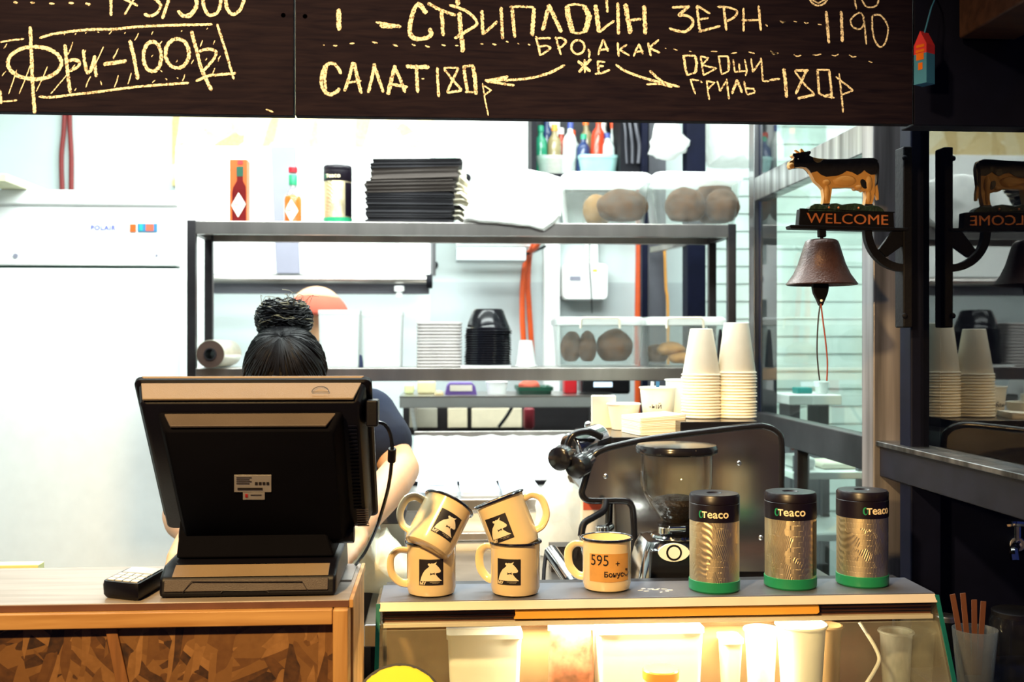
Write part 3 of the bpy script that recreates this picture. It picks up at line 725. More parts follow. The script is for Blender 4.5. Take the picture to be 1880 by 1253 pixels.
mb = MB(); mb.cyl((at(392,0,YH).x, YH-0.03, (zg0+zg1)/2), (at(786,0,YH).x, YH-0.03, (zg0+zg1)/2), (zg1-zg0)/2*1.1); mb.build('front_gutter', M['steel'], t)
MB().cyl((at(783,0,YH).x, YH-0.03, (zg0+zg1)/2-0.006), (at(794,0,YH).x, YH-0.03, (zg0+zg1)/2-0.006), 0.026).build('gutter_cap', M['iron'], t, bevel=0.003)
MB().box(at(392,0,YH).x, at(788,0,YH).x, YH-0.004, YH+0.03, at(0,538,YH).z, zg0+0.003).build('gutter_shadow_strip', M['grey'], t, bevel=0.003)  # grey strip standing in for the shadow under the gutter
p = at(733, 530, YH-0.03)
MB().cyl(p, p+Vector((0,0,-0.03)), 0.011).lathe([(0.018,0.0),(0.018,0.018)], p+Vector((0,0,-0.01)), 20, None, True, True).build('drain_spout', M['white_plastic'], t)

# wall cabinet with small notice
YC = 4.12
t = thing('wall_cabinet', 'tall white wall cabinet beside the extractor hood', 'cabinet', (at(905,0,YC).x, YC, at(0,447,YC).z))
MB().box(at(838,0,YC).x, at(974,0,YC).x, YC+0.018, YW, at(0,446,YC).z, 2.75).build('carcass', M['wall_white'], t, bevel=0.002)
dr = MB().box(at(842,0,YC).x, at(970,0,YC).x, YC, YC+0.017, at(0,440,YC).z, 2.7).build('door', M['wall_white'], t, bevel=0.003)
MB().box(at(884,0,YC).x, at(926,0,YC).x, YC-0.002, YC, at(0,262,YC).z, at(0,233,YC).z).build('notice', M['label_white'], dr)
text_mb('———', 0.022, at(905,246,YC)+Vector((0,-0.0025,0))).build('notice_text', M['grey'], dr)
for y in (320, 487):
    p = at(798, y, YW-0.02)
# small black hooks on the wall
for i, (x, y, lab) in enumerate(((797,487,'small dark wall hook level with the hood gutter'), (857,327,'small dark knob on the wall beside the paper bags'))):
    p = at(x, y, YC if i else YW)
    o = MB().lathe([(0.006,0.0),(0.016,0.004),(0.016,0.012),(0.008,0.02)], (0,0,0), 16, Matrix.Translation(p) @ Matrix.Rotation(R(90),4,'X'), True, True).build('wall_hook', M['iron'], base=p)
    tag(o, lab, 'hook')
# underside of a cable tray
o = MB().box(at(838,0,4.0).x, at(966,0,4.0).x, 4.0, YC, at(0,474,4.0).z, at(0,449,4.0).z).build('cable_tray', M['wall_grey'], base=(at(900,0,4.0).x,4.0,at(0,474,4.0).z), bevel=0.003)
tag(o, 'pale grey cable tray under the wall cabinet', 'cable tray')

# conduits
def pipe(pts, r, m, name, label, group=None, seg=12):
    mb = MB(); mb.tube(pts, r, seg); o = mb.build(name, m, base=pts[-1]); tag(o, label, 'conduit', group); return o
def smooth_path(P, n=6):
    P = [Vector(p) for p in P]; out = []
    for i in range(len(P)-1):
        a, b, c, d = P[max(i-1,0)], P[i], P[i+1], P[min(i+2,len(P)-1)]
        for k in range(n):
            t = k/n; out.append(0.5*((2*b)+(c-a)*t+(2*a-5*b+4*c-d)*t*t+(3*b-a-3*c+d)*t**3))
    out.append(P[-1]); return out
YP = 4.27
pipe(smooth_path([at(119,120,YP),at(118,225,YP),at(113,285,YP),at(114,345,YP),at(116,420,YP),at(118,700,YP)]), sz(4.4,115,YP), M['red_pipe'], 'electrical_conduit', 'dark red conduit on the wall above the fridge, the one bowed to the left')
pipe(smooth_path([at(127,120,YP),at(128,225,YP),at(131,285,YP),at(131,345,YP),at(131,420,YP),at(131,700,YP)]), sz(4.4,130,YP), M['red_pipe'], 'electrical_conduit', 'dark red conduit on the wall above the fridge, the straighter one of the pair')
YP = 4.2
pipe(smooth_path([at(1000,425,3.95),at(985,452,4.0),at(968,470,YP),at(960,520,YP),at(959,580,YP),at(962,640,YP),at(966,720,YP),at(970,830,YP)]), sz(5.2,960,YP), M['orange'], 'electrical_conduit', 'orange conduit bending out beside the white trunking, outer of the pair')
pipe(smooth_path([at(990,420,4.0),at(979,452,4.03),at(972,470,YP+0.03),at(969,520,YP+.03),at(971,560,YP+.03),at(976,640,YP+.03),at(978,720,YP+.03),at(979,830,YP+.03)]), sz(5.2,972,YP), M['orange'], 'electrical_conduit', 'orange conduit bending out beside the white trunking, inner of the pair')
o = pipe(smooth_path([at(965,476,4.16), at(958,470,4.14), at(980,462,4.12), at(1002,452,4.1)]), 0.005, M['iron'], 'cable', 'thin black cable tied round the orange conduits'); o['category'] = 'cable'
YP = 4.26
pipe(smooth_path([at(1174,300,YP),at(1173,450,YP),at(1172,520,YP),at(1171,600,YP),at(1171,800,YP)]), sz(6,1172,YP), M['orange'], 'electrical_conduit', 'straight orange conduit standing alone right of the electric box')
yg = mat('yellow_green_wire', (0.62, 0.68, 0.18), 0.4)
o = pipe(smooth_path([at(1183,430,4.09),at(1182,480,4.09),at(1187,530,4.09),at(1184,600,4.09),at(1184,700,4.09)]), sz(2.6,1184,4.09), yg, 'cable', 'yellow-green earth wire running beside the straight orange conduit'); o['category'] = 'cable'
o = pipe(smooth_path([at(1219,430,4.09),at(1221,480,4.09),at(1223,530,4.09),at(1226,560,4.09),at(1227,700,4.09)]), sz(2.6,1223,4.09), mat('ochre_wire', (0.62, 0.28, 0.05), 0.4), 'cable', 'ochre wire down the far edge of the grey steel column'); o['category'] = 'cable'
# electric box
YE = 4.18
t = thing('electric_box', 'white wall-mounted electric box with a grey trunking above it', 'electric box', (at(1074,0,YE).x, YE, at(0,550,YE).z))
p0, p1 = at(1034,550,YE), at(1116,484,YE)
mb = MB(); mb.loft([[Vector((v.x, y, v.y)) for v in rrect(p0.x,p1.x,p0.z,p1.z,0,0.02)] for y in (YE, YW)]); mb.build('housing', M['white_plastic'], t, bevel=0.004)
MB().box(at(1078,0,YE).x, at(1102,0,YE).x, YE+0.06, YW, at(0,484,YE).z, at(0,330,3.95).z).build('trunking', M['wall_white'], t, bevel=0.002)
MB().box(at(1046,0,YE).x, at(1066,0,YE).x, YE-0.002, YE, at(0,512,YE).z, at(0,503,YE).z).build('rating_label', M['lavender_grey'], t)
MB().box(at(1088,0,YE).x, at(1096,0,YE).x, YE-0.004, YE, at(0,494,YE).z, at(0,490,YE).z).build('switch', M['yellow'], t)
MB().tube(smooth_path([at(1083,440,YE-0.01),at(1082,480,YE-0.012),at(1085,530,YE-0.012),at(1087,575,YE-0.01)]), 0.0022, 6).build('thin_cable', M['iron'], t)

# fridge
YF = 3.42
xr = at(326,0,YF).x; xl = xr - 0.74
zf = at(200,350,YF).z
t = thing('fridge', 'tall white upright fridge with its control strip along the top', 'fridge', ((xl+xr)/2, YF, 0))
zs = at(200,490,YF).z
MB().box(xl, xr, YF+0.045, YF+0.42, 0.06, zf-0.02).build('cabinet', M['white_enamel'], t, bevel=0.006)
mb = MB(); mb.prism([(YF+0.05, zf), (YF-0.006, zf), (YF-0.006, at(0,374,YF).z), (YF+0.012, at(0,380,YF).z), (YF+0.05, at(0,380,YF).z)], xl, xr, 'x'); mb.build('top_cap', M['white_enamel'], t, bevel=0.002)
cp = MB().box(xl, xr, YF+0.002, YF+0.05, zs+0.004, at(0,379,YF).z).build('control_panel', M['white_enamel'], t, bevel=0.004)
MB().box(xl+0.005, xr-0.01, YF+0.03, YF+0.05, zs-0.006, zs+0.006).build('door_gap', M['green_dark'], t)
MB().box(xl, xr, YF, YF+0.045, 0.1, zs-0.005).build('door', M['white_enamel'], t, bevel=0.006)
MB().box(xl+0.02, xr-0.02, YF+0.03, YF+0.4, 0.0, 0.1).build('plinth', M['grey'], t)
text_mb('POLAIR', 0.020, at(189,422,YF)+Vector((0,0.0004,0)), bold=0.0006, space=1.15).build('brand_lettering', mat('blue_print', (0.10,0.12,0.42),0.5), cp)
def flatbox(x0,x1,y0,y1,Y,dz,m,name,parent,label=None):
    a, b = at(x0,y1,Y), at(x1,y0,Y)
    return MB().box(a.x,b.x,Y-dz,Y,a.z,b.z).build(name,m,parent,label=label)
flatbox(239,250,412,426,YF+0.002,0.004,M['orange_card'],'power_switch',cp,'orange rocker switch')
flatbox(253,289,411,426,YF+0.002,0.003,M['blue_card'],'display',cp,'dark blue display')
flatbox(256,262,412,424,YF-0.001,0.001,M['teal'],'display_lamp',cp,'teal field of the display')
flatbox(268,282,412,424,YF-0.001,0.001,mat('red_led', (0.85,0.10,0.05),0.5),'display_lamp',cp,'red field of the display')
for x, y, rr in ((288,469,2.6),(29,470,4.5)):
    p = at(x,y,YF+0.002)
    MB().lathe([(sz(rr,x,YF),0.0),(sz(rr,x,YF),0.003)],(0,0,0),18,Matrix.Translation(p) @ Matrix.Rotation(R(90),4,'X'),True,True).build('lock', M['lavender_grey'], cp)
# flat carton jutting out over the top of the fridge
a, b = at(-40,337,3.25), at(27,324,3.25)
o = MB().box(a.x, at(70,0,3.5).x, 3.25, 3.9, zf, zf+ (b.z-a.z)*1.1).build('flat_carton', mat('pale_carton',(0.62,0.62,0.42),0.8), base=(a.x,3.5,zf), bevel=0.003)
tag(o, 'pale flat carton jutting out over the top of the fridge', 'carton')

# wall rack with tubs of bottles, seen over the bread tubs
YR = 3.95
xl, xr = at(976,0,YR).x, at(1146,0,YR).x
t = thing('bottle_rack', 'dark wall-mounted rack holding two tubs of bottles', 'rack', ((xl+xr)/2, YR, at(0,308,YR).z))
zr = at(0,308,YR).z
MB().box(xl, xr, YR, YW, zr-0.02, zr).build('shelf_board', M['iron'], t)
MB().box(xl, at(985,0,YR).x, YR, YW, zr, 2.75).build('side_panel', M['iron'], t)
MB().box(at(1139,0,YR).x, at(1188,0,YR).x, YR, YW, zr-0.02, 2.75).build('side_panel', M['iron'], t)
MB().box(xl, xr, YW-0.03, YW-0.01, zr, 2.75).build('back_panel', M['mesh_dark'], t)
def tub(name, x0, x1, y0, y1, z0, z1, m, label, cat, group=None, flare=0.88, r=0.03, lid=None, rim=True):
    cx, cy = (x0+x1)/2, (y0+y1)/2
    t = thing(name, label, cat, (cx, cy, z0), group)
    def lp(f, z, ins=0):
        return rrect(cx-(cx-x0)*f+ins, cx+(x1-cx)*f-ins, cy-(cy-y0)*f+ins, cy+(y1-cy)*f-ins, z, r)
    mb = MB()
    L = [lp(flare, z0), lp(flare+(1-flare)*.5, (z0+z1)/2), lp(1, z1-0.012), lp(1.02, z1-0.012), lp(1.02, z1), lp(0.97, z1), lp(flare-0.02, z0+0.004)]
    mb.loft(L, True, True)
    mb.build('shell', m, t)
    if lid:
        mb = MB(); mb.loft([lp(1.035, z1-0.012), lp(1.04, z1+0.004), lp(0.96, z1+0.012), lp(0.4, z1+0.013)], True, True); mb.build('lid', lid, t)
    return t
tub('storage_tub', at(987,0,4.0).x, at(1058,0,4.0).x, 4.0, 4.2, zr, at(0,273,4.0).z, M['tub_frost'], 'frosted tub of mixed bottles beside the wall cabinet', 'tub')
tub('storage_tub', at(1064,0,4.0).x, at(1137,0,4.0).x, 4.0, 4.2, zr, at(0,271,4.0).z, mat('pale_teal_plastic',(0.30,0.52,0.50),0.3), 'teal-tinted tub of bottles next to the dark column', 'tub')
rb = random.Random(11)
bl_cols = [(0.02,0.22,0.12),(0.5,0.05,0.02),(0.55,0.6,0.58),(0.02,0.04,0.12),(0.7,0.75,0.7),(0.03,0.12,0.3),(0.25,0.2,0.1),(0.6,0.7,0.68)]
cap_cols = [(0.9,0.16,0.02),(0.02,0.3,0.16),(0.85,0.1,0.03),(0.05,0.08,0.3),(0.85,0.85,0.8),(0.9,0.3,0.03)]
bm_ = [mat('bottle_glass', c, 0.12, var=0.1) for c in bl_cols]; cm_ = [mat('bottle_cap', c, 0.4, var=0.1) for c in cap_cols]
cn = ['green','dark red','pale grey','navy','white','blue','olive','pale grey-white']; kn = ['orange','green','red','navy','white','amber']
k = 0
for side, xs_ in ((0,(992,1004,1017,1030,1044,1053)),(1,(1069,1081,1094,1106,1119,1131))):
    for i, x in enumerate(xs_):
        row = i % 2
        Y = 4.055 + 0.085*row
        p = at(x, 0, Y); r = 0.0255; zz = zr+0.012; h = rb.uniform(0.17,0.25) - 0.03*(1-row)
        tl = rb.uniform(-7,7)
        bi, ci = (k*3+side) % 8, (k*5+1) % 6; k += 1
        lean = Matrix.Rotation(R(tl*0.5),4,'Y')
        t = thing('bottle', '%s bottle with a %s cap, %s the %s tub' % (cn[bi], kn[ci], 'in the front of' if row == 0 else 'at the back of', 'frosted' if side==0 else 'teal-tinted'), 'bottle', (p.x, Y, zz), 'bottles in the wall rack tubs')
        MB().lathe([(r*0.9,0),(r,0.006),(r,h*0.66),(r*0.85,h*0.74),(r*0.42,h*0.82),(r*0.40,h*0.92)], (p.x,Y,zz), 16, lean, True, True).build('bottle_body', bm_[bi], t)
        MB().lathe([(r*0.46,h*0.9),(r*0.46,h*1.02),(r*0.4,h*1.03)], (p.x,Y,zz), 14, lean, True, True).build('bottle_cap', cm_[ci], t)
# dark strap bundle hanging between rack and column
for i, (x, lab) in enumerate(((1152,'grey strap hanging on the dark rack side, thinnest of three'),(1162,'grey strap hanging on the dark rack side, middle of three'),(1173,'grey strap hanging on the dark rack side, nearest the hanging bag'))):
    o = MB().tube(smooth_path([at(x-9,205,YR-0.02),at(x-4,240,YR-0.03),at(x-3+2*i,268,YR-0.025),at(x-1,300,YR-0.02)]), 0.004+0.0015*i, 8).build('hanging_strap', M['grey'], base=at(x,300,YR))
    tag(o, lab, 'strap')
# hanging plastic bags
def bag(name, pts, Y, dY, label, seed, m=None):
    cx = sum(p[0] for p in pts)/len(pts); 
    mb = MB(); loops = []
    W = [at(x, y, Y) for x, y in pts]; c = sum(W, Vector())/len(W)
    for f, d in ((0.08,1),(0.55,0.85),(0.86,0.5),(1,0),(0.86,-0.5),(0.55,-0.85),(0.08,-1)):
        loops.append([Vector((c.x+(q.x-c.x)*f, Y+d*dY, c.z+(q.z-c.z)*f)) for q in W])
    mb.loft(loops, True, True)
    bmesh.ops.subdivide_edges(mb.bm, edges=mb.bm.edges[:], cuts=2, use_grid_fill=True)
    mb.crumple(0.012, 22, seed)
    o = mb.build(name, m or M['bag'], base=c); tag(o, label, 'plastic bag'); return o
bag('hanging_bag', [(1212,218),(1232,220),(1250,240),(1266,262),(1258,280),(1238,292),(1205,290),(1188,284),(1192,262),(1200,240)], 3.72, 0.05, 'crumpled white plastic bag hanging by a point between the dark columns', 3)
bag('hanging_bag', [(1292,195),(1385,195),(1388,290),(1375,306),(1340,308),(1300,306),(1290,270)], 3.8, 0.07, 'large white plastic bag bundle hanging next to the side window post', 5)
sbox('trim_10', at(1179,0,3.9).x, at(1190,0,3.9).x, 3.9, 3.94, 1.2, 2.9, M['dark'], 0.002)
# slim steel bracket under the right end of the top shelf, fixed to the grey column
a, b = at(1198,459,4.05), at(1263,446,3.72)
o = MB().tube([a, b], 0.014, 4).build('wall_bracket', M['steel'], base=a); tag(o, 'steel strut between the grey column and the black column', 'bracket')

# ---------------------------------------------------------------- lower back shelf and its goods
YS0, YS1 = 3.45, 3.8
zt = at(900,728,YS0).z; zb2 = at(900,749,YS0).z
xl, xr = at(733,0,YS0).x, at(1128,0,YS0).x
t = thing('back_shelf', 'pale steel shelf on the back wall below the middle rack shelf', 'shelf', ((xl+xr)/2, YS0, zb2))
MB().box(xl, xr, YS0, YS1, zt-0.004, zt).build('shelf_plate', M['steel'], t)
MB().box(xl, xr, YS0, YS0+0.012, zb2, zt).build('front_lip', M['white_enamel'], t, bevel=0.003)
for x in (760, 1100):
    q = at(x,0,YS1).x
    MB().prism([(YS0+0.03, zb2), (4.025, zb2-0.12), (4.025, zt-0.004), (YS0+0.03, zt-0.004)], q-0.006, q+0.006, 'x').build('bracket_arm', M['steel'], t)
def block(name, x0, x1, y0, y1, Y, d, m, label, cat, bevel=0.006, z0=None):
    a, b = at(x0,y1,Y), at(x1,y0,Y)
    zz = a.z if z0 is None else z0
    o = MB().box(a.x,b.x,Y,Y+d,zz,b.z).build(name, m, base=((a.x+b.x)/2,Y,zz), bevel=bevel); tag(o,label,cat); return o
# purple carton
a, b = at(817,730,3.55), at(876,704,3.55)
t = thing('carton', 'small purple carton with a pale label on the lower back shelf', 'carton', ((a.x+b.x)/2,3.55,zt))
mb = MB(); mb.prism([(a.x,zt),(b.x,zt),(b.x-0.006,b.z-0.01),(b.x-0.015,b.z),(a.x+0.015,b.z),(a.x+0.006,b.z-0.01)], 3.55, 3.66); mb.build('box', M['purple'], t, bevel=0.002)
MB().box(a.x+0.016,b.x-0.016,3.548,3.55,zt+0.012,b.z-0.006).build('label_panel', M['label_white'], t)
# white cup, green tray, red tin, radio
def cup(name, px, y0, y1, rt, rb_, Y, m, label, cat, group=None, z0=None, rim=True, up=True, seg=28):
    p = at(px, y1, Y); zz = p.z if z0 is None else z0; h = at(px,y0,Y).z - zz
    t = thing(name, label, cat, (p.x, Y, zz), group)
    mb = MB()
    if up: prof = [(0.001,0.003),(rb_-.002,0.003),(rt-.002,h-.002),(rt,h),(rb_,0.0),(0.001,0.0)]
    else: prof = [(0.001,h-0.004),(rb_-0.002,h-0.004),(rb_,h),(rt,0.0),(rt-0.002,0.0),(rb_-0.003,h-0.006),(0.001,h-0.006)]
    mb.lathe(prof, (p.x,Y,zz), seg); mb.build('cup_wall', m, t)
    if rim:
        zr_ = h if up else 0.003
        mb = MB(); mb.tube([(p.x+rt*math.cos(a), Y+rt*math.sin(a), zz+zr_) for a in [2*math.pi*i/seg for i in range(seg)]], 0.0022, 6, True); mb.build('cup_rim', m, t)
    return t
cup('paper_cup', 912, 702, 729, 0.036, 0.030, 3.6, M['white_plastic'], 'white cup on the lower back shelf beside the purple carton', 'cup', z0=zt)
tub('food_tray', at(951,0,3.55).x, at(1016,0,3.55).x, 3.55, 3.72, zt, at(0,714,3.55).z, M['green_dark'], 'dark green tray of food on the lower back shelf', 'tray', flare=0.9, r=0.015)
o = MB().ball((at(972,0,3.62).x,3.62,at(0,712,3.62).z),(0.035,0.04,0.02),16,10).crumple(0.006,60,2).build('salmon_piece', M['cap'], base=(at(972,0,3.62).x,3.62,zt+0.01)); tag(o,'orange-pink piece of food in the dark green tray','food')
o = block('red_tin', 1037,1060,695,729,3.6,0.07,M['red'],'red tin between the green tray and the black radio','tin',z0=zt)
t = thing('radio', 'black tabletop radio with a lit pale display on the lower back shelf', 'radio', (at(1110,0,3.55).x,3.55,zt))
a, b = at(1068,729,3.55), at(1158,690,3.55)
MB().box(a.x,b.x,3.55,3.66,zt,b.z).build('body', M['black_gloss'], t, bevel=0.01)
em = bpy.data.materials.new('lit_display'); em.use_nodes = True; eb = em.node_tree.nodes['Principled BSDF']; eb.inputs['Base Color'].default_value=(.6,.8,1,1); eb.inputs['Emission Color'].default_value=(.7,.85,1,1); eb.inputs['Emission Strength'].default_value=1.2
a, b = at(1090,711,3.549), at(1124,702,3.549)
MB().box(a.x,b.x,3.546,3.55,a.z,b.z).build('display', em, t)
# yellowish packets at the shelf's near end
for x0,x1,y0,m,lab,c in ((742,760,706,M['lime'],'pale green packet at the end of the lower back shelf','packet'),(766,800,700,mat('cream_pack',(0.78,0.70,0.40),0.6),'cream packet on the lower back shelf beside the pale green packet','packet')):
    block('food_packet', x0,x1,y0,729,3.6,0.06,m,lab,c,0.008,z0=zt)
o = MB().ball(at(806,725,3.52),(0.016,0.016,0.014),16,10).build('garlic_bulb', M['cream'], base=(at(806,725,3.52).x,3.52,zt)); tag(o,'small round cream bulb in front of the purple carton','food')

# things under the back shelf, against the wall
for i,(x0,x1,lab) in enumerate(((752,803,'grey splash panel below the back shelf, the darkest of the row'),(822,858,'cream splash panel below the back shelf, the narrow one'),(866,958,'cream splash panel below the back shelf, the widest one'))):
    o = block('splash_panel', x0,x1,750,786,4.0,0.02,mat('panel',[(0.30,0.28,0.22),(0.62,0.54,0.38),(0.66,0.58,0.42)][i],0.5,var=0.1),lab,'panel',0.002)
o = block('steel_splashback', 740,1140,745,800,4.03,0.02,M['steel_dark'],'dark steel splashback behind the foil-covered grill','splashback',0.002)
o = block('sauce_bottle', 962,982,748,790,3.85,0.05,mat('dark_red_plastic',(0.22,0.02,0.03),0.4),'dark red bottle standing below the back shelf','bottle',0.012)
o = MB().tube(smooth_path([at(940,748,3.9),at(930,765,3.9),at(915,785,3.9)]),0.006,8).build('cable',M['iron'],base=at(915,785,3.9)); tag(o,'black cable hanging in front of the widest cream panel','cable')
# ================================================================== STEEL RACK
Y0, Y1 = 3.10, 3.35
zTop, zTopB = at(850,409,Y0).z, at(850,433,Y0).z
zMid, zMidB = at(850,676,Y0).z, at(850,700,Y0).z
xl, xr = at(343,0,Y0).x, at(1352,0,Y0).x
pw = sz(15.5, 850, Y0)
t = thing('kitchen_rack', 'long steel two-tier rack standing in the middle of the kitchen', 'rack', ((xl+xr)/2, (Y0+Y1)/2, 0))
for nm, z, zb2 in (('top_shelf', zTop, zTopB), ('middle_shelf', zMid, zMidB)):
    mb = MB(); mb.prism([(Y0, zb2), (Y0, z), (Y1, z), (Y1, zb2), (Y1-0.012, zb2), (Y1-0.012, z-0.012), (Y0+0.02, z-0.012), (Y0+0.02, zb2)], xl+pw, xr-pw, 'x')
    mb.build(nm, M['steel'], t, bevel=0.0015)
ztp = at(350,404,Y0).z
for x in (xl, xr-pw):
    for y in (Y0, Y1-pw):
        MB().box(x, x+pw, y, y+pw, 0.0, ztp).build('post', M['steel_dark'], t, bevel=0.002)
for x in (xl, xr-pw):
    for z in (zTop, zMid):
        MB().box(x+0.002, x+pw-0.002, Y0+pw, Y1-pw, z-0.034, z-0.006).build('side_rail', M['steel_dark'], t)
MB().box(xl+pw, xr-pw, Y1-0.02, Y1-0.002, 0.86, 0.90).build('lower_stretcher', M['steel_dark'], t)

# ------------------------------------------------ top shelf goods
def bottle_outline(cx, z0, w, h):
    h_ = lambda f: z0 + h*f
    L = [(-.5,0),(-.5,.52),(-.44,.60),(-.2,.68),(-.2,.86),(-.16,.86),(-.16,1.0)]
    return [(cx+a*w, h_(b)) for a, b in L] + [(cx-a*w, h_(b)) for a, b in reversed(L)]
a, b = at(421.5,408,3.14), at(453.5,293,3.14)
a.z = zTop
t = thing('hot_sauce_box', 'upright orange hot sauce carton with a bottle pictured on its face, on the top shelf', 'box', ((a.x+b.x)/2, 3.14, zTop))
MB().box(a.x,b.x,3.14,3.19,zTop,b.z).build('carton', M['orange_card'], t, bevel=0.0008)
H = b.z-zTop; W = b.x-a.x; cx = (a.x+b.x)/2+W*0.07
mb = flat([[(cx-W*.42,zTop+.004),(cx-W*.42,zTop+H*.48),(cx-W*.36,zTop+H*.56),(cx-W*.15,zTop+H*.66),(cx-W*.15,zTop+H*.76),(cx+W*.20,zTop+H*.76),(cx+W*.20,zTop+H*.66),(cx+W*.36,zTop+H*.57),(cx+W*.38,zTop+H*.48),(cx+W*.38,zTop+.004)]], -3.1393)
mb.build('printed_bottle', M['sauce'], t)
mb = flat([[(cx-W*.17,zTop+H*.73),(cx-W*.17,zTop+H*.885),(cx+W*.22,zTop+H*.885),(cx+W*.22,zTop+H*.73)]], -3.1390); mb.build('printed_neck_band', M['green_dark'], t)
mb = flat([[(cx-W*.10,zTop+H*.92),(cx-W*.10,zTop+H*.985),(cx+W*.20,zTop+H*.985),(cx+W*.20,zTop+H*.92)]], -3.1390); mb.build('printed_cap', mat('dark_red_print',(0.35,0.02,0.02),0.5), t)
mb = flat([[(cx-W*.47,zTop+H*.27),(cx-W*.05,zTop+H*.475),(cx+W*.37,zTop+H*.29),(cx-W*.08,zTop+H*.08)]], -3.1386); mb.build('printed_label', M['label_white'], t)
text_mb('TABASCO', 0.0112, (cx-W*.05, 3.1383, zTop+H*.262), 0.0001).build('lettering', M['green_dark'], t)
# bottle beside it
p = at(538,407,3.17); hB = at(538,307,3.17).z - zTop; r = sz(16.5,538,3.17)
t = thing('hot_sauce_bottle', 'hot sauce bottle with a red cap and green neck on the top shelf', 'bottle', (p.x,3.17,zTop))
c = (p.x,3.17,zTop)
MB().lathe([(r*.9,0),(r,.004),(r,hB*.44),(r*.9,hB*.50),(r*.55,hB*.58),(r*.42,hB*.64),(r*.40,hB*.90)], c, 28, None, True, True).build('glass_body', glass_mat('bottle_clear',(0.95,0.93,0.88),0.015,1.5,(0.9,0.85,0.75)), t)
MB().lathe([(r*.86,.003),(r*.95,.006),(r*.95,hB*.43),(r*.82,hB*.48),(r*.5,hB*.5)], c, 28, None, True, True).build('sauce', M['amber'], t)
MB().lathe([(r*.46,hB*.68),(r*.47,hB*.85),(r*.44,hB*.86)], c, 24, None, True, True).build('neck_band', M['green'], t)
MB().lathe([(r*.44,hB*.90),(r*.50,hB*.91),(r*.50,hB*.985),(r*.42,hB)], c, 24, None, True, True).build('cap', M['red'], t)
wrap(flat([[(-r*.8,hB*.22),(0,hB*.42),(r*.8,hB*.22),(0,hB*.02)]],0.0006), r, zTop, R(-4), 0.004, (c[0],c[1],0)).build('label', M['label_white'], t)
wrap(text_mb('TABASCO',0.0085,(0,-0.001,hB*.205),0.0001), r, zTop, R(-4), 0.003, (c[0],c[1],0)).build('lettering', M['green_dark'], t)

# tea tin builder
def tea_tin(px, ytop, ybot, halfw, Y, label, z0=None, turn=0.0, logo_turn=0.0, group=None, col=None, plain=False, panel=False, spin=0.0):
    turn -= spin
    if panel is not False: panel -= spin
    p = at(px, ybot, Y); z0 = p.z if z0 is None else z0
    r = sz(halfw, px, Y); h = at(px, ytop, Y).z - z0
    t = thing('tea_tin', label, 'tin', (p.x, Y, z0), group); c = (p.x, Y, z0)
    MB().lathe([(r*.97,h*.10),(r*.97,h*.745)], c, 56, None, True, True).build('tin_body', M['tin'], t)
    MB().lathe([(r*.94,0),(r,.003),(r,h*.115),(r*.975,h*.118)], c, 56, None, True, True).build('base_band', M['green'], t)
    ld = MB().lathe([(r*.975,h*.725),(r*.99,h*.73),(r*.99,h*.90),(r*.97,h*.905),(r*.985,h*.91),(r*.985,h*.975),(r*.93,h*.998),(r*.85,h),(r*.32,h),(r*.28,h*.985),(r*.02,h*.985)], c, 56, None, True, True).build('lid', M['lid_dark'], t)
    if not plain:
        s = r*0.36
        wrap(text_mb('тeaco', s*1.22, (s*0.25,-0.0006,h*.775), 0.0002, 0.0003, 'CENTER', 1.02), r*.99, z0, turn+logo_turn, 0.0025, (c[0],c[1],0)).build('lettering', M['gold_ink'], ld)
        th = [2*math.pi*i/18 for i in range(18)]
        wrap(flat([[(-s*1.35+s*.26*math.cos(a), h*.775+s*.34+s*.42*math.sin(a)) for a in th]],0.0007), r*.99, z0, turn+logo_turn, 0.004, (c[0],c[1],0)).build('leaf_mark', M['green'], ld)
        wrap(flat([[(-s*1.30+s*.14*math.cos(a), h*.775+s*.34+s*.3*math.sin(a)) for a in th]],0.001), r*.99, z0, turn+logo_turn, 0.004, (c[0],c[1],0)).build('leaf_mark', M['lid_dark'], ld)
    t.rotation_euler[2] = spin
    if panel is not False:
        wrap(flat([[(-r*.42,h*.14),(-r*.42,h*.70),(r*.42,h*.70),(r*.42,h*.14)]],0.0006), r*.97, z0, panel, 0.004, (c[0],c[1],0)).build('label_panel', M['lid_dark'], t)
    return t
tea_tin(620, 305, 407, 26.5, 3.2, 'tea tin on the top shelf between the sauce bottle and the paper bags', zTop, R(-20), 0, panel=R(62))

# bundles of dark paper bags
def bundle(x0, x1, z0, z1, Y, d, m, label, seed, tilt=0.0, name='paper_bag_bundle', cat='paper bags', group='bundles of paper bags on the top shelf'):
    rnd = random.Random(seed); mb = MB(); loops = []
    n = max(4, int((z1-z0)/0.006)); cx = (x0+x1)/2
    for i in range(n+1):
        z = z0 + (z1-z0)*i/n
        for s in (0, 1):
            o0, o1, oy = rnd.uniform(-.009,.007), rnd.uniform(-.007,.010), rnd.uniform(-.006,.006)
            k = [(x0+o0, Y+oy), (cx, Y+oy*0.4), (x1+o1, Y+oy), (x1+o1, Y+d), (cx, Y+d), (x0+o0, Y+d)]
            zz = min(z1, z + s*(z1-z0)/n*0.45) 
            loops.append([Vector((a, b, zz + (a-cx)*tilt)) for a, b in k])
    mb.loft(loops, True, True)
    o = mb.build(name, m, base=(cx, Y+d/2, z0), ang=15); tag(o, label, cat, group); return o
YY = 3.13
z_ = lambda y: at(760,y,YY).z
x_ = lambda x: at(x,0,YY).x
bundle(x_(674), x_(829), zTop, z_(352), YY, 0.18, M['brown_paper'], 'thick blackish paper bag bundle at the bottom of the dark pile on the top shelf', 1)
bundle(x_(673), x_(833), z_(352), z_(330), YY, 0.18, M['brown_paper2'], 'brown-grey paper bag bundle in the middle of the dark pile on the top shelf', 2, 0.03)
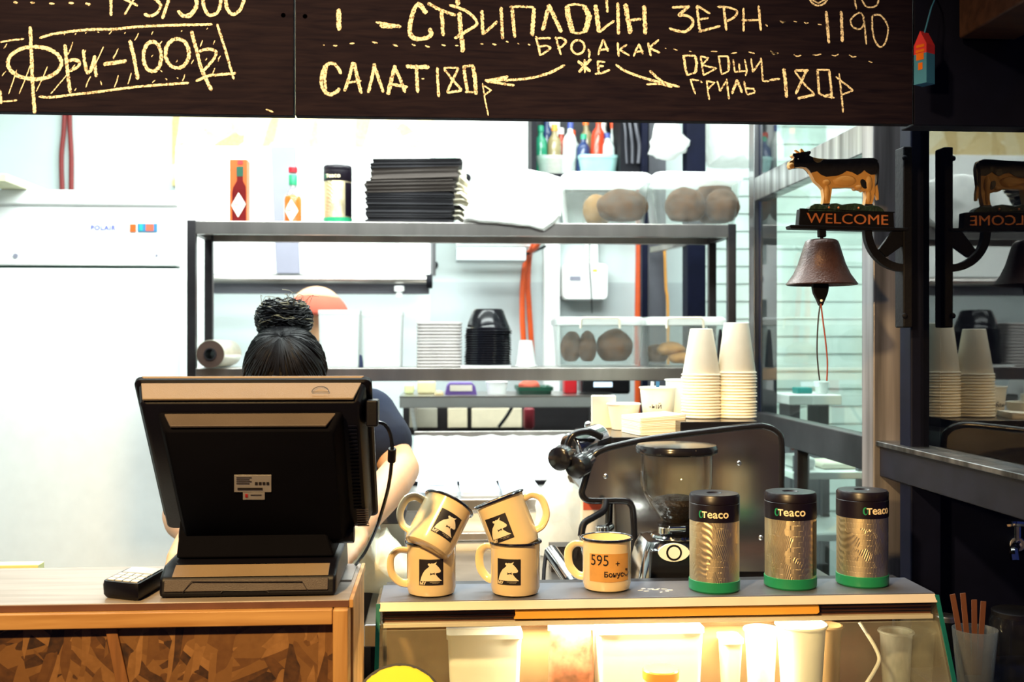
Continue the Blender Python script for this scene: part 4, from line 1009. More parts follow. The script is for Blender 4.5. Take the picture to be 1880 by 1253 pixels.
bundle(x_(684), x_(838), z_(328), z_(306), YY+0.01, 0.17, M['brown_paper2'], 'brown-grey paper bag bundle second from the top of the dark pile', 3, 0.04)
bundle(x_(682), x_(846), z_(305), z_(289), YY+0.02, 0.16, M['brown_paper'], 'thin dark paper bag bundle on top of the dark pile on the top shelf', 4, 0.02)
# frayed white sheets sticking out beside the pile
rs = random.Random(3)
for i in range(9):
    y = 398 - i*10.0
    a = at(830, y, 3.2); L = sz(rs.uniform(20,34), 840, 3.2)
    mb = MB(); mb.prism([(a.x-0.02, a.z), (a.x+L*.6, a.z+rs.uniform(-.004,.010)), (a.x+L, a.z-rs.uniform(.0,.016)), (a.x+L, a.z-0.004-rs.uniform(.0,.016)), (a.x+L*.5, a.z+0.001), (a.x-0.02, a.z-0.0025)], 3.18, 3.30)
    o = mb.build('paper_sheet', M['paper'], base=a); tag(o, 'frayed cream paper sheet jutting out of the dark paper bag pile', 'paper', 'cream sheets beside the paper bag pile')

# white bag bundle draped over the lip
def drape(name, pts, Y, d, m, label, cat, seed, amp=0.008):
    W = [at(x,y,Y) for x,y in pts]; c = sum(W, Vector())/len(W)
    mb = MB(); loops = []
    for f, k in ((0.1,0),(0.6,0.012),(0.94,0.04),(1.0,0.08),(1.0,0.16),(1.0,0.7),(0.85,0.95),(0.4,1.0)):
        loops.append([Vector((c.x+(q.x-c.x)*f, Y+d*k, c.z+(q.z-c.z)*f if k < .12 or q.z > zTop else max(c.z+(q.z-c.z)*f, zTop+.003))) for q in W])
    mb.loft(loops, True, True)
    bmesh.ops.subdivide_edges(mb.bm, edges=mb.bm.edges[:], cuts=2, use_grid_fill=True)
    mb.crumple(amp, 18, seed)
    o = mb.build(name, m, base=(c.x, Y+d/2, min(q.z for q in W))); tag(o, label, cat); return o
drape('bread_bag', [(852,402),(858,380),(872,352),(890,328),(910,314),(960,310),(1005,316),(1030,324),(1033,360),(1032,395),(1018,408),(1000,422),(975,417),(940,411),(900,407),(870,405)], 3.075, 0.24, mat('opaque_white_film',(0.88,0.89,0.86),0.4,bump=0.15,bscale=30), 'big white plastic bundle draped over the edge of the top shelf', 'plastic bag', 9, 0.005)
def bread(px, py, rx, ry, Y, label, seed, m=None, group=None, z0=None, name='bread_roll'):
    p = at(px, py, Y); a = sz(rx,px,Y); b = sz(ry,px,Y)
    if z0 is not None: p.z = z0 + b
    mb = MB(); mb.ball((0,0,0), (a, min(a,0.055), b), 28, 18); mb.crumple(0.004, 25, seed)
    for v in mb.bm.verts:
        if v.co.z < -b*0.8: v.co.z = -b*0.8 - (v.co.z+b*0.8)*-0.2
        v.co += p
    o = mb.build(name, m or M['bread'], base=(p.x,Y,p.z-b)); tag(o, label, 'bread', group); return o
tub('bread_tub', at(1037,0,3.12).x, at(1196,0,3.12).x, 3.115, 3.315, zTop+.001, at(0,312,3.12).z, M['tub_bread'], 'milky tub with two brown rolls on the top shelf beside the white bundle', 'tub', r=0.03, lid=M['tub_milky'])
bread(1143,370,47,33,3.19,'large round brown roll in the top-shelf tub next to the white bundle',1,z0=zTop+.008)
bread(1097,372,26,30,3.265,'paler brown roll half hidden behind the large round one on the top shelf',2,M['bread_cut'],z0=zTop+.008)
tub('bread_tub', at(1203,0,3.12).x, at(1364,0,3.12).x, 3.115, 3.315, zTop+.001, at(0,310,3.12).z, M['tub_bread'], 'milky tub with three brown rolls at the end of the top shelf', 'tub', r=0.03, lid=M['tub_milky'])
bread(1258,368,38,34,3.18,'round brown roll in the end tub of the top shelf, beside the white bundle\'s tub',3,z0=zTop+.008)
bread(1326,368,33,33,3.18,'round brown roll in the end tub of the top shelf, over the rack post',4,z0=zTop+.008)
bread(1312,350,40,44,3.265,'brown roll standing behind the other two in the end tub of the top shelf',5,z0=zTop+.008)

# ------------------------------------------------ middle shelf goods
# roll of film
p0 = at(386,652,3.075); r = sz(26,386,3.075); p0.z = zMid + r + 0.001
p1 = Vector((at(419,0,3.28).x, 3.28, p0.z))
t = thing('film_roll', 'thick roll of cling film with a brown core lying on the middle shelf', 'film roll', (p0.x, 3.08, zMid))
ax = (p1-p0).normalized(); Lr = (p1-p0).length
Mr = Matrix.Translation(p0) @ ax.to_track_quat('Z','Y').to_matrix().to_4x4()
MB().lathe([(r*.5,0.002),(r,0.002),(r,Lr),(r*.5,Lr)], (0,0,0), 40, Mr).build('film', mat('rolled_film',(0.62,0.60,0.48),0.2,var=0.1), t)
MB().lathe([(r*.40,0.0),(r*.97,0.0),(r*.97,0.004),(r*.40,0.06)], (0,0,0), 40, Mr).build('end_face', M['brown'], t)
MB().lathe([(r*.36,-0.004),(r*.44,-0.004),(r*.44,Lr),(r*.36,Lr)], (0,0,0), 32, Mr).build('core_tube', M['ink'], t)
# white tubs
def mx(px, Y): return at(px,0,Y).x
tub('storage_tub', mx(584,3.14), mx(659,3.14), 3.14, 3.32, zMid+.001, at(0,568,3.14).z, M['tub_milky'], 'tall milky white tub in front of the salmon cap', 'tub', flare=0.94, r=0.012)
tub('storage_tub', mx(664,3.14), mx(738,3.14), 3.14, 3.32, zMid+.001, at(0,571,3.14).z, M['tub_milky'], 'tall milky white tub between the salmon cap and the grey ribbed stack', 'tub', flare=0.94, r=0.012)
MB_ = MB(); q = at(661,676,3.2); MB_.prism([(q.x-.008,zMid),(q.x+.010,zMid),(q.x+.004,zMid+.034),(q.x-.002,zMid+.038)],3.2,3.23)
o = MB_.build('blue_clip', mat('dull_blue_plastic',(0.08,0.10,0.24),0.4), base=(q.x,3.2,zMid), bevel=0.002); tag(o,'small blue clip standing between the two milky tubs','clip')
# ribbed stack of frosted lids
rl = M['tub_frost']
n = 14
for i in range(n):
    zz = zMid + 0.001 + i*0.0094
    a, b = mx(764,3.15), mx(849,3.15)
    if i == 0:
        base = thing('container_lid', 'pale pinkish container lid in the ribbed stack beside the black bowls', 'lid', ((a+b)/2,3.22,zz), 'stacked container lids')
        mb = MB(); mb.loft([rrect(a+.004,b-.004,3.154,3.296,zz,0.02), rrect(a,b,3.15,3.30,zz+.003,0.02), rrect(a,b,3.15,3.30,zz+.007,0.02), rrect(a+.006,b-.006,3.156,3.294,zz+.0088,0.02)], True, True)
        mb.build('lid_plate', mat('pinkish_clear_plastic',(0.62,0.58,0.56),0.3,var=0.06), base)
    else: dup(base, ((a+b)/2,3.22,zz))
# black bowls, upside down
Yb = 3.2; pcx = 896; rB = sz(43,pcx,Yb)
def bowl(z, r, h, label, group=None):
    x = mx(pcx,Yb)
    t = thing('takeaway_bowl', label, 'bowl', (x,Yb,z), group)
    MB().lathe([(r,0),(r,0.003),(r*.93,0.006),(r*.90,h*.3),(r*.70,h*.92),(r*.62,h),(0.002,h),(0.002,h-.003),(r*.60,h-.003),(r*.86,h*.3),(r*.88,0.002)], (x,Yb,z), 44, None, False, False).build('bowl_shell', M['black_gloss'], t)
    return t
z0 = zMid+.004
o = MB().loft and None
mb = MB(); mb.loft([rrect(mx(846,3.12),mx(938,3.12),3.12,3.32,zMid+.001,.01), rrect(mx(846,3.12),mx(938,3.12),3.12,3.32,zMid+.006,.01)],True,True)
o = mb.build('foam_tray', M['white_plastic'], base=(mx(896,3.2),3.22,zMid)); tag(o,'thin white tray under the black bowl stack','tray')
zz = zMid+.0075; top = at(896,605,Yb).z; nb = 15; stp = (top - zz)/nb
lab = 'upside-down black takeaway bowl within the tall stack on the middle shelf, below its top one'
b0 = bowl(zz, rB, 0.05, lab, 'stacked black bowls')
for i in range(1, nb): dup(b0, (b0.location.x + rb.uniform(-.002,.002), Yb, zz + i*stp))
hb = at(896,568,Yb).z - (zz+nb*stp)
bowl(zz+nb*stp, rB*0.96, hb, 'topmost upside-down black takeaway bowl of the stack on the middle shelf')
# inverted white cup and a small white box
cup('paper_cup', 965, 625, 676, sz(20,965,3.15), sz(12.5,965,3.15), 3.17, M['white_plastic'], 'single upturned white cup beside the black bowl stack', 'cup', z0=zMid+.001, up=False)
# lidded tubs with rolls
def clip_tub(x0,x1,label,xc):
    t = tub('bread_tub', mx(x0,3.12), mx(x1,3.12), 3.12, 3.32, zMid+.001, at(0,588,3.12).z, M['tub_clear'], label, 'tub', flare=0.93, r=0.025, lid=M['tub_milky'])
    for a,b in xc:
        P = [at(a,603,3.115), at(a+1,587,3.112), at(a+4,584,3.11), at(b-4,584,3.11), at(b-1,587,3.112), at(b,603,3.115)]
        MB().tube(P, 0.0035, 8).build('clip_handle', M['paper'], t)
clip_tub(1026,1184,'clear lidded tub with three brown rolls on the middle shelf',((1066,1138),))
clip_tub(1190,1334,'clear lidded tub with broken bread on the middle shelf, beside the cup stacks',((1224,1292),))
bread(1049,640,19,31,3.2,'brown roll against the tub wall, first from the upturned cup on the middle shelf',6,z0=zMid+.008)
bread(1079,640,17,31,3.19,'narrow brown roll in the middle of the three on the middle shelf',7,z0=zMid+.008)
bread(1128,640,33,32,3.2,'widest round brown roll of the three on the middle shelf',8,z0=zMid+.008)
bread(1205,652,22,18,3.25,'dark bread piece at the side of the broken bread tub',9,z0=zMid+.008)
bread(1232,648,26,13,3.2,'pale torn bread piece lying highest in the broken bread tub',10,M['bread_cut'],z0=zMid+.03)
bread(1250,655,22,11,3.17,'pale bread piece at the bottom front of the broken bread tub',11,M['bread_cut'],z0=zMid+.008)
for (x,y0,y1,h,lab) in ((1325,620,682,5,'black clip-on scoop handle on the middle shelf between the cup stacks'),):
    a = at(x,676,3.09); 
    mb = MB(); mb.loft([rrect(a.x-.011,a.x+.011,3.095,3.115,zMid+.001,.004), rrect(a.x-.007,a.x+.007,3.098,3.112,at(0,622,3.1).z,.004), rrect(a.x-.003,a.x+.003,3.1,3.11,at(0,604,3.1).z,.002)],True,True)
    o = mb.build('scoop_handle', M['black_plastic'], base=(a.x,3.1,zMid)); tag(o,lab,'utensil')

# ================================================================== WORK TABLE, PREP COUNTER, GRILL
ZW = 1.10
t = thing('work_table', 'steel work table carrying the coffee machine behind the display case', 'table', (0.3,2.2,0))
xa, xb = at(668,0,1.93).x, 0.83
MB().box(xa, xb, 1.93, 2.60, ZW-0.04, ZW).build('tabletop', M['steel'], t, bevel=0.003)
for x in (xa+0.02, xb-0.06):
    for y in (1.95, 2.44):
        MB().box(x, x+0.04, y, y+0.04, 0, ZW-0.04).build('leg', M['steel_dark'], t)
MB().box(xa+0.01, xb-0.01, 1.96, 1.97, 0.45, ZW-0.04).build('apron_panel', M['dark'], t)

YPf = 2.62
zp = 1.222
t = thing('prep_counter', 'white refrigerated prep counter in the kitchen behind the mugs', 'counter', (at(890,0,YPf).x, YPf, 0))
xa, xb = at(742,0,YPf).x, at(1118,0,YPf).x
MB().box(xa, xb, YPf, 2.86, 0.05, zp-0.03).build('cabinet', M['white_enamel'], t, bevel=0.004)
MB().box(xa, xb, YPf-0.015, 2.86, zp-0.03, zp).build('worktop', M['steel'], t, bevel=0.004)
MB().box(xa+0.02, xb, YPf-0.03, YPf-0.002, at(0,1000,YPf).z, at(0,985,YPf).z).build('handle_strip', M['steel'], t, bevel=0.003)
MB().box(xa+0.01, xb-0.01, YPf-0.012, YPf, 0.55, at(0,1004,YPf).z).build('door', M['white_plastic'], t, bevel=0.004)
for i, (a, b) in enumerate(((765,841),(846,918),(923,994))):
    X0, X1 = at(a,0,YPf+.03).x, at(b,0,YPf+.03).x
    tt = thing('food_pan', ['first lidded food pan in the prep counter, nearest the person\'s elbow','middle lidded food pan of the row in the prep counter','last lidded food pan of the row, behind the second stack of mugs'][i], 'food pan', ((X0+X1)/2, YPf+.03, zp))
    mb = MB(); mb.loft([rrect(X0,X1,YPf+.02,YPf+.24,zp+.0005,.015), rrect(X0,X1,YPf+.02,YPf+.24,zp+.012,.015), rrect(X0+.012,X1-.012,YPf+.032,YPf+.228,zp+.016,.012)],True,True); mb.build('pan_lid', mat('pale_blue_lid',(0.62,0.70,0.80),0.25), tt)
    MB().box((X0+X1)/2-.02,(X0+X1)/2+.02,YPf+.10,YPf+.13,zp+.016,zp+.026).build('lid_knob', M['white_plastic'], tt, bevel=0.004)
# foil covered grill: a sloping top
t = thing('grill', 'foil-covered sloping grill in front of the dark splashback', 'grill', (at(910,0,2.9).x, 2.9, 0))
X0, X1 = at(758,0,2.9).x, at(1075,0,2.9).x
zf0, zf1 = at(900,884,2.88).z, at(900,800,3.06).z
mb = MB()
nx, ny = 60, 24
rows = [[mb.bm.verts.new((X0+(X1-X0)*i/nx, 2.88+0.18*j/ny, zf0+(zf1-zf0)*j/ny)) for i in range(nx+1)] for j in range(ny+1)]
for j in range(ny):
    for i in range(nx): mb.face([rows[j][i],rows[j][i+1],rows[j+1][i+1],rows[j+1][i]])
mb.crumple(0.006, 30, 4)
ff = mb.build('foil_sheet', M['foil'], t, ang=180)
so = ff.modifiers.new('thick','SOLIDIFY'); so.thickness = 0.002
mb = MB(); mb.prism([(2.885,0.0),(2.885,zf0-.008),(3.06,zf1-.008),(3.06,0.0)], X0+.005, X1-.005, 'x'); mb.build('grill_body', M['steel_dark'], t)
MB().box(X0, X1, 2.868, 2.88, zf0-.010, zf0+.002).build('front_bar', M['iron'], t, bevel=0.002)
MB().box(X0, X1, 3.062, 3.075, zf1-.02, zf1+.012).build('rear_bar', M['steel'], t, bevel=0.002)

# dark trays by the person
YT = 2.42
for i, (y1, y0, lab, m) in enumerate(((988,972,'pale steel tray at the bottom of the dark tray pile beside the person','steel'),(971,945,'dark tray in the middle of the tray pile beside the person','grey'),(944,908,'black tray on top of the tray pile beside the person','black_plastic'))):
    X0, X1 = at(694,0,YT).x, at(746,0,YT).x
    z1 = at(0,y1,YT).z; z2 = at(0,y0,YT).z
    if i == 0: z1 = ZW+.0
    mb = MB(); mb.loft([rrect(X0+.006,X1-.006,YT+.006,YT+.16,z1+.001,.01), rrect(X0,X1,YT,YT+.166,z2-.006,.01), rrect(X0,X1,YT,YT+.166,z2,.01), rrect(X0+.005,X1-.005,YT+.005,YT+.16,z2-.001,.01)],True,True)
    if i == 0: mb.bm.clear(); mb.box(X0+.004,X1-.004,YT+.01,YT+.075,ZW,z2)
    o = mb.build('serving_tray', M[m], base=((X0+X1)/2,YT,z1)); tag(o, lab, 'tray')
# cloth heap
def heap(name, pts, Y, d, m, label, cat, seed, amp=0.012, sc=14):
    W = [at(x,y,Y) for x,y in pts]; c = sum(W, Vector())/len(W)
    mb = MB(); loops = []
    for f, k in ((0.1,0),(0.5,0.06),(0.85,0.2),(1.0,0.5),(0.85,0.8),(0.4,1.0)):
        loops.append([Vector((c.x+(q.x-c.x)*f, Y+d*k, c.z+(q.z-c.z)*f)) for q in W])
    mb.loft(loops, True, True)
    bmesh.ops.subdivide_edges(mb.bm, edges=mb.bm.edges[:], cuts=3, use_grid_fill=True, smooth=0.5)
    mb.crumple(amp, sc, seed)
    for v in mb.bm.verts: v.co.z = max(v.co.z, ZW+.001)
    lo = min(v.co.z for v in mb.bm.verts)
    o = mb.build(name, m, base=(c.x, Y+d/2, lo)); tag(o, label, cat); return o
heap('cloth', [(632,1085),(640,1030),(655,1000),(672,986),(690,996),(704,988),(722,1010),(742,1035),(752,1070),(750,1100),(700,1106),(660,1106)], 2.09, 0.2, M['cloth'], 'crumpled cream cloth heaped on the work table behind the register', 'cloth', 8)
heap('carrier_bag', [(985,985),(988,935),(1005,900),(1020,868),(1045,856),(1065,870),(1078,905),(1085,950),(1088,1000),(1095,1080),(985,1080)], 2.495, 0.10, M['bag'], 'crumpled white carrier bag beside the coffee machine knobs', 'plastic bag', 12, 0.012, 18)
t = thing('food_box', 'white food box with a red label behind the steam wand', 'box', (at(1108,0,2.5).x,2.53,ZW))
X0,X1 = at(1066,0,2.5).x, at(1150,0,2.5).x
MB().box(X0,X1,2.50,2.565,ZW,at(0,922,2.5).z).build('box_body', M['white_plastic'], t, bevel=0.006)
MB().box(X0+.006,at(1112,0,2.5).x,2.498,2.50,at(0,948,2.5).z,at(0,930,2.5).z).build('label', M['cap'], t)
# ================================================================== COFFEE MACHINE
YM0, YM1 = 2.22, 2.49
t = thing('coffee_machine', 'chrome coffee machine seen from its side behind the tea tins', 'coffee machine', (at(1300,0,YM0).x, YM0, ZW))
def mp(x, y, Y=YM0): return at(x, y, Y)
OUT = [(1434,1050),(1435,900),(1435,815),(1428,795),(1408,785),(1380,784),(1300,793),(1200,806),(1135,819),(1104,828),(1090,838),(1082,858),(1073,890),(1069,905),(1074,916),(1088,920),(1145,920),(1158,926),(1163,942),(1166,1000),(1168,1050)]
P2 = []
for i in range(len(OUT)):
    P2.append(OUT[i])
W = [mp(*q) for q in OUT]
mb = MB(); mb.prism([(v.x, v.z) for v in W], YM0, YM0+0.012)
mb.build('side_panel', mat('mirror_steel',(0.74,0.69,0.64),0.17,1.0,var=0.06,bump=0.03,bscale=18,stretch=(1,1,.2)), t)
mb = MB(); mb.prism([(v.x, v.z) for v in W], YM1-0.012, YM1); mb.build('side_panel', M['steel'], t)
mb = MB(); cW = [Vector((v.x, 0, v.z)) for v in W]; cc_ = sum(cW, Vector())/len(cW)
mb.prism([(cc_.x+(v.x-cc_.x)*.96, cc_.z+(v.z-cc_.z)*.94) for v in W], YM0+0.012, YM1-0.012); mb.build('body', M['steel_dark'], t)
sp = smooth_path([Vector((v.x, YM0+0.004, v.z)) for v in W], 4)
MB().tube(sp, [0.0075]*len(sp), 10).build('black_trim', M['black_gloss'], t)
# top plate, black lower edge seen under the cups
a = mp(1135,819); b = mp(1408,786)
zt1, zt2 = mp(0,783).z, mp(0,812).z
mb = MB(); mb.prism([(mp(1128,0).x, zt2-.03),(mp(1405,0).x, zt2-.03),(mp(1405,0).x, zt1),(mp(1253,0).x, zt1),(mp(1253,0).x, zt2),(mp(1128,0).x, zt2)], YM0+0.02, YM1-0.005); mb.build('cup_tray', M['black_gloss'], t, bevel=0.002)
MB().box(mp(1310,0).x, mp(1425,0).x, YM0+0.01, YM1-0.02, ZW, mp(0,1046).z).build('foot', M['black_plastic'], t, bevel=0.004)
MB().box(mp(1180,0).x, mp(1240,0).x, YM0+0.01, YM1-0.02, ZW, mp(0,1046).z).build('foot', M['black_plastic'], t, bevel=0.004)
for x, y in ((1357,851),(1397,988),(1112,875)):
    p = mp(x,y); MB().ball(p, (0.0055,0.004,0.0055), 14, 8).build('panel_screw', M['chrome'], t)
# valve housing and knobs
p0, p1 = at(1052,812,2.26), at(1112,838,2.26)
sv = MB().cyl(at(1046,826,2.25), at(1104,806,2.30), 0.034).build('valve_housing', M['chrome'], t, bevel=0.006)
MB().tube(smooth_path([at(1040,838,2.225), at(1044,812,2.225), at(1056,797,2.225), at(1082,793,2.23), at(1104,803,2.24)]), 0.0075, 10).build('housing_rim', M['black_gloss'], t)
for (c, d, rr) in (((1036,838),(1018,848),0.024), ((1068,852),(1042,868),0.024)):
    a, b = at(*c, 2.2), at(*d, 2.16)
    MB().lathe([(rr*.6,-.01),(rr,0.0),(rr*1.04,.004),(rr*.98,.012),(rr*1.02,.026),(rr*.8,.030),(.001,.030)], (0,0,0), 22, Matrix.Translation(a) @ (b-a).to_track_quat('Z','Y').to_matrix().to_4x4(), True, True).build('steam_knob', M['black_gloss'], t)
    MB().cyl(a+(a-b)*.8, a, 0.012).build('knob_collar', M['chrome'], t)
# steam wand
wp = smooth_path([at(1112,920,2.2), at(1108,938,2.18), at(1090,950,2.16), at(1072,962,2.15), at(1067,985,2.14)], 5)
MB().tube(wp, 0.0072, 10).build('steam_wand', M['black_plastic'], t)
MB().tube([at(1067,983,2.14), at(1070,1005,2.13), at(1073,1018,2.12)], 0.0045, 10).build('wand_tip', M['chrome'], t)
MB().tube([at(1119,918,2.24), at(1118,950,2.24), at(1116,985,2.24)], 0.008, 10).build('water_pipe', M['black_gloss'], t)
mb = MB(); mb.cyl(at(1106,966,2.2), at(1108,992,2.2), 0.014).cyl(at(1108,976,2.2), at(1122,966,2.22), 0.009); mb.build('spout', M['chrome'], t, bevel=0.002)
# drip tray: ribbed plate
a, b = at(1014,1004,2.36), at(1168,1030,2.36)
mb = MB()
for k in range(13):
    x = a.x + (b.x-a.x)*k/13
    mb.prism([(x,ZW+.03),(x+.007,ZW+.03),(x+.010,a.z-.004),(x+.003,a.z)], 2.335, 2.345)
mb.box(a.x-.004,b.x,2.345,2.40,ZW,a.z+.002)
mb.build('drip_grille', M['steel_dark'], t)
# portafilter leaning against the drip tray
t = thing('portafilter', 'chrome tube handle with a black end leaning beside the drip tray', 'portafilter', at(1030,1075,2.1))
a, b = at(1012,1014,2.2), at(1052,1072,2.06)
MB().cyl(a, b, 0.0155).build('metal_tube', M['chrome'], t, bevel=0.002)
d = (b-a).normalized(); MB().cyl(b-d*.004, b+d*.016, 0.019, 0.017).build('black_end', M['black_gloss'], t, bevel=0.003)
MB().tube([at(1003,1012,2.2), at(999,1045,2.17), at(997,1085,2.13)], 0.004, 8).build('spring_rod', M['iron'], t)

# ================================================================== GRINDER
YG = 2.02; pg = 1242
cg = at(pg, 1075, YG)
t = thing('coffee_grinder', 'coffee grinder with a clear bean hopper and oval badge in front of the coffee machine', 'coffee grinder', (cg.x, YG, ZW))
zy = lambda y: at(pg, y, YG).z
rr = lambda n: sz(n, pg, YG)
hp = MB().lathe([(rr(66),zy(832)),(rr(66),zy(885)),(rr(63),zy(900)),(rr(50),zy(925)),(rr(34),zy(948)),(rr(26),zy(958)),(rr(24),zy(958)),(rr(32),zy(947)),(rr(48),zy(924)),(rr(60.5),zy(899)),(rr(63.5),zy(884)),(rr(63.5),zy(832))], (cg.x,YG,0), 56).build('hopper', M['hopper'], t)
MB().lathe([(rr(70),zy(833)),(rr(74.5),zy(830)),(rr(75),zy(822)),(rr(72),zy(817)),(rr(40),zy(814)),(.001,zy(814))], (cg.x,YG,0), 56, None, True, True).build('hopper_lid', M['black_gloss'], t)
bn = MB().lathe([(rr(23),zy(957)),(rr(31),zy(946)),(rr(46),zy(924)),(rr(40),zy(915)),(rr(20),zy(910)),(.001,zy(908))], (cg.x,YG,0), 40, None, True, True)
o = bn.build('bean_fill', M['beans'], t); o['kind'] = 'stuff'
rbn = random.Random(2)
MB().lathe([(rr(46),zy(985)),(rr(30),zy(978)),(rr(34),zy(966)),(rr(36),zy(960)),(rr(25),zy(957))], (cg.x,YG,0), 40, None, True, True).build('hopper_collar', M['black_gloss'], t)
mb = MB(); mb.cyl(at(pg-22,968,YG-.05), at(pg-22,980,YG-.05), rr(11)).cyl(at(pg-14,972,YG-.06), at(pg+16,971,YG-.06), rr(6)); mb.build('grind_adjuster', M['chrome'], t, bevel=0.001)
MB().lathe([(rr(46),zy(986)),(rr(47),zy(983)),(rr(45),zy(980)),(rr(20),zy(979))], (cg.x,YG,0), 44, None, True, True).build('dial_ring', M['chrome'], t)
mb = MB(); mb.loft([rrect(cg.x-rr(84),cg.x+rr(84),YG-.075,YG+.085,ZW,.03), rrect(cg.x-rr(82),cg.x+rr(82),YG-.075,YG+.085,zy(1060),.03), rrect(cg.x-rr(68),cg.x+rr(68),YG-.068,YG+.08,zy(1005),.03), rrect(cg.x-rr(60),cg.x+rr(60),YG-.06,YG+.07,zy(988),.03), rrect(cg.x-rr(50),cg.x+rr(50),YG-.05,YG+.06,zy(985),.02)],True,True)
mb.build('body', mat('polished_body',(0.42,0.42,0.42),0.12,1.0,var=0.1), t)
mb = MB(); mb.prism([(at(1196,1000,YG-.08).x, zy(996)),(at(1300,1000,YG-.08).x, zy(996)),(at(1305,0,YG-.08).x, ZW),(at(1190,0,YG-.08).x, ZW)], YG-.082, YG-.06); mb.build('front_plate', M['black_gloss'], t, bevel=0.003)
bc = at(1237,1015,YG-.083)
th = [2*math.pi*i/28 for i in range(28)]
mb = MB(); mb.prism([(bc.x+rr(28)*math.cos(a)*(1.0), bc.z+rr(16)*math.sin(a)*abs(math.sin(a))**0.15) for a in th], bc.y-.002, bc.y+.004); bd = mb.build('badge', M['white_enamel'], t)
mb = MB(); mb.prism([(bc.x+rr(14)*math.cos(a), bc.z+rr(14)*math.sin(a)) for a in th], bc.y-.0028, bc.y-.001); mb.build('badge_ring', M['iron'], bd)
mb = MB(); mb.prism([(bc.x+rr(10.5)*math.cos(a), bc.z+rr(10.5)*math.sin(a)) for a in th], bc.y-.0036, bc.y-.001); mb.build('badge_centre', M['white_plastic'], bd)

# ================================================================== CUPS AND NAPKINS ON THE COFFEE MACHINE
ZT = mp(0,783).z; ZT2 = mp(0,812).z
def cup_stack(px, ytop, y_full, ybase, half_rim, half_top, Y, which, grp, toplab):
    p = at(px, 0, Y); r1 = sz(half_rim,px,Y); r0 = sz(half_top,px,Y)
    zt_, zf_, zb_ = at(px,ytop,Y).z, at(px,y_full,Y).z, ZT+.001
    h = zt_ - zf_
    n = int(round((zf_-zb_)/0.0066)); st = (zf_-zb_)/n
    t = None
    for i in range(n+1):
        z = zb_ + i*st
        jx = random.Random(px+i).uniform(-.0009,.0009)
        if t is None:
            t = thing('paper_cup', which, 'cup', (p.x,Y,z), grp)
            c = (p.x,Y,z)
            MB().lathe([(r1*.97,0.001),(r1*.99,0.004),(r0,h-.001),(r0-.002,h),(r0-.004,h-.004),(.001,h-.004),(.001,h-.006),(r0-.006,h-.006),(r1*.93,0.002)], c, 36).build('cup_wall', M['cup_paper'], t)
            mb = MB(); mb.tube([(p.x+r1*math.cos(a),Y+r1*math.sin(a),z+.0022) for a in [2*math.pi*k/36 for k in range(36)]], 0.0023, 6, True); mb.build('cup_rim', M['cup_paper'], t)
            first = t
        else:
            q = dup(first, (p.x+jx,Y,z), label=toplab if i == n else which)
            if i == n: del q['group']
cup_stack(1287, 604, 690, 786, 34.5, 20.5, 2.36, 'upturned paper cup in the shorter stack on the coffee machine, under the top cup', 'shorter stack of paper cups', 'topmost upturned paper cup of the shorter stack on the coffee machine')
cup_stack(1352, 593, 686, 783, 35, 22.5, 2.36, 'upturned paper cup in the taller stack on the coffee machine, under the top cup', 'taller stack of paper cups', 'topmost upturned paper cup of the taller stack on the coffee machine')
# napkin stack
q = at(1197,0,2.30)
t = thing('napkin_stack', 'block of cream paper napkins on the coffee machine', 'napkins', (q.x,2.33,ZT2))
Mr = Matrix.Translation((at(1200,0,2.33).x,2.335,0)) @ Matrix.Rotation(R(12),4,'Z')
zn0, zn1 = at(1200,800,2.28).z, at(1200,762,2.28).z
rn = random.Random(4); loops = []
hw, hd = sz(46,1200,2.3), 0.055
zn0 = ZT2+.001
for i in range(25):
    z = zn0 + (zn1-zn0)*i/24
    e = (0.0005 if i % 2 else 0) + rn.uniform(0,.0004)
    loops.append([Mr @ Vector((v.x, v.y, v.z + (v.x*.06 - .004*(v.x/hw)**2)*(i/24))) for v in rrect(-hw+e,hw-e,-hd+e,hd-e,z,.004,3)])
mb = MB(); mb.loft(loops,True,True)
mb.build('paper_block', M['paper'], t, ang=30)
# loose cups on the machine
def stand_cup(px, y0, y1, rt, rb2, Y, m, lab, z0):
    return cup('paper_cup', px, y0, y1, sz(rt,px,Y), sz(rb2,px,Y), Y, m, lab, 'cup', z0=z0)
stand_cup(1145, 742, 800, 30, 22, 2.44, M['cup_paper'], 'cream paper cup on the near end of the coffee machine beside the napkins', ZT2+.001)
ct = stand_cup(1208, 712, 770, 33, 25, 2.45, M['cup_paper'], 'cream paper cup with a black scribble, behind the napkin block', ZT2+.001)
wrap(text_mb('-ый', 0.018, (0,-0.0008,0.028), 0.0001), sz(31,1208,2.45), ZT2+.02, R(-20), 0.003, (ct.location.x, 2.45, 0)).build('scribble', M['ink'], ct)
stand_cup(1248, 698, 770, 26, 20, 2.46, M['white_plastic'], 'white cup squeezed between the scribbled cup and the stacks', ZT2+.001)
# small pots poking out of the scribbled cup
for x, m, lab in ((1196,'white_plastic','white stirrer standing in the scribbled cup'),(1206,'blue_card','blue stirrer standing in the scribbled cup')):
    a = at(x,745,2.45); o = MB().tube([a, at(x+2,701,2.45)], 0.004, 8).build('stirrer', M[m], base=a); tag(o, lab, 'stirrer')
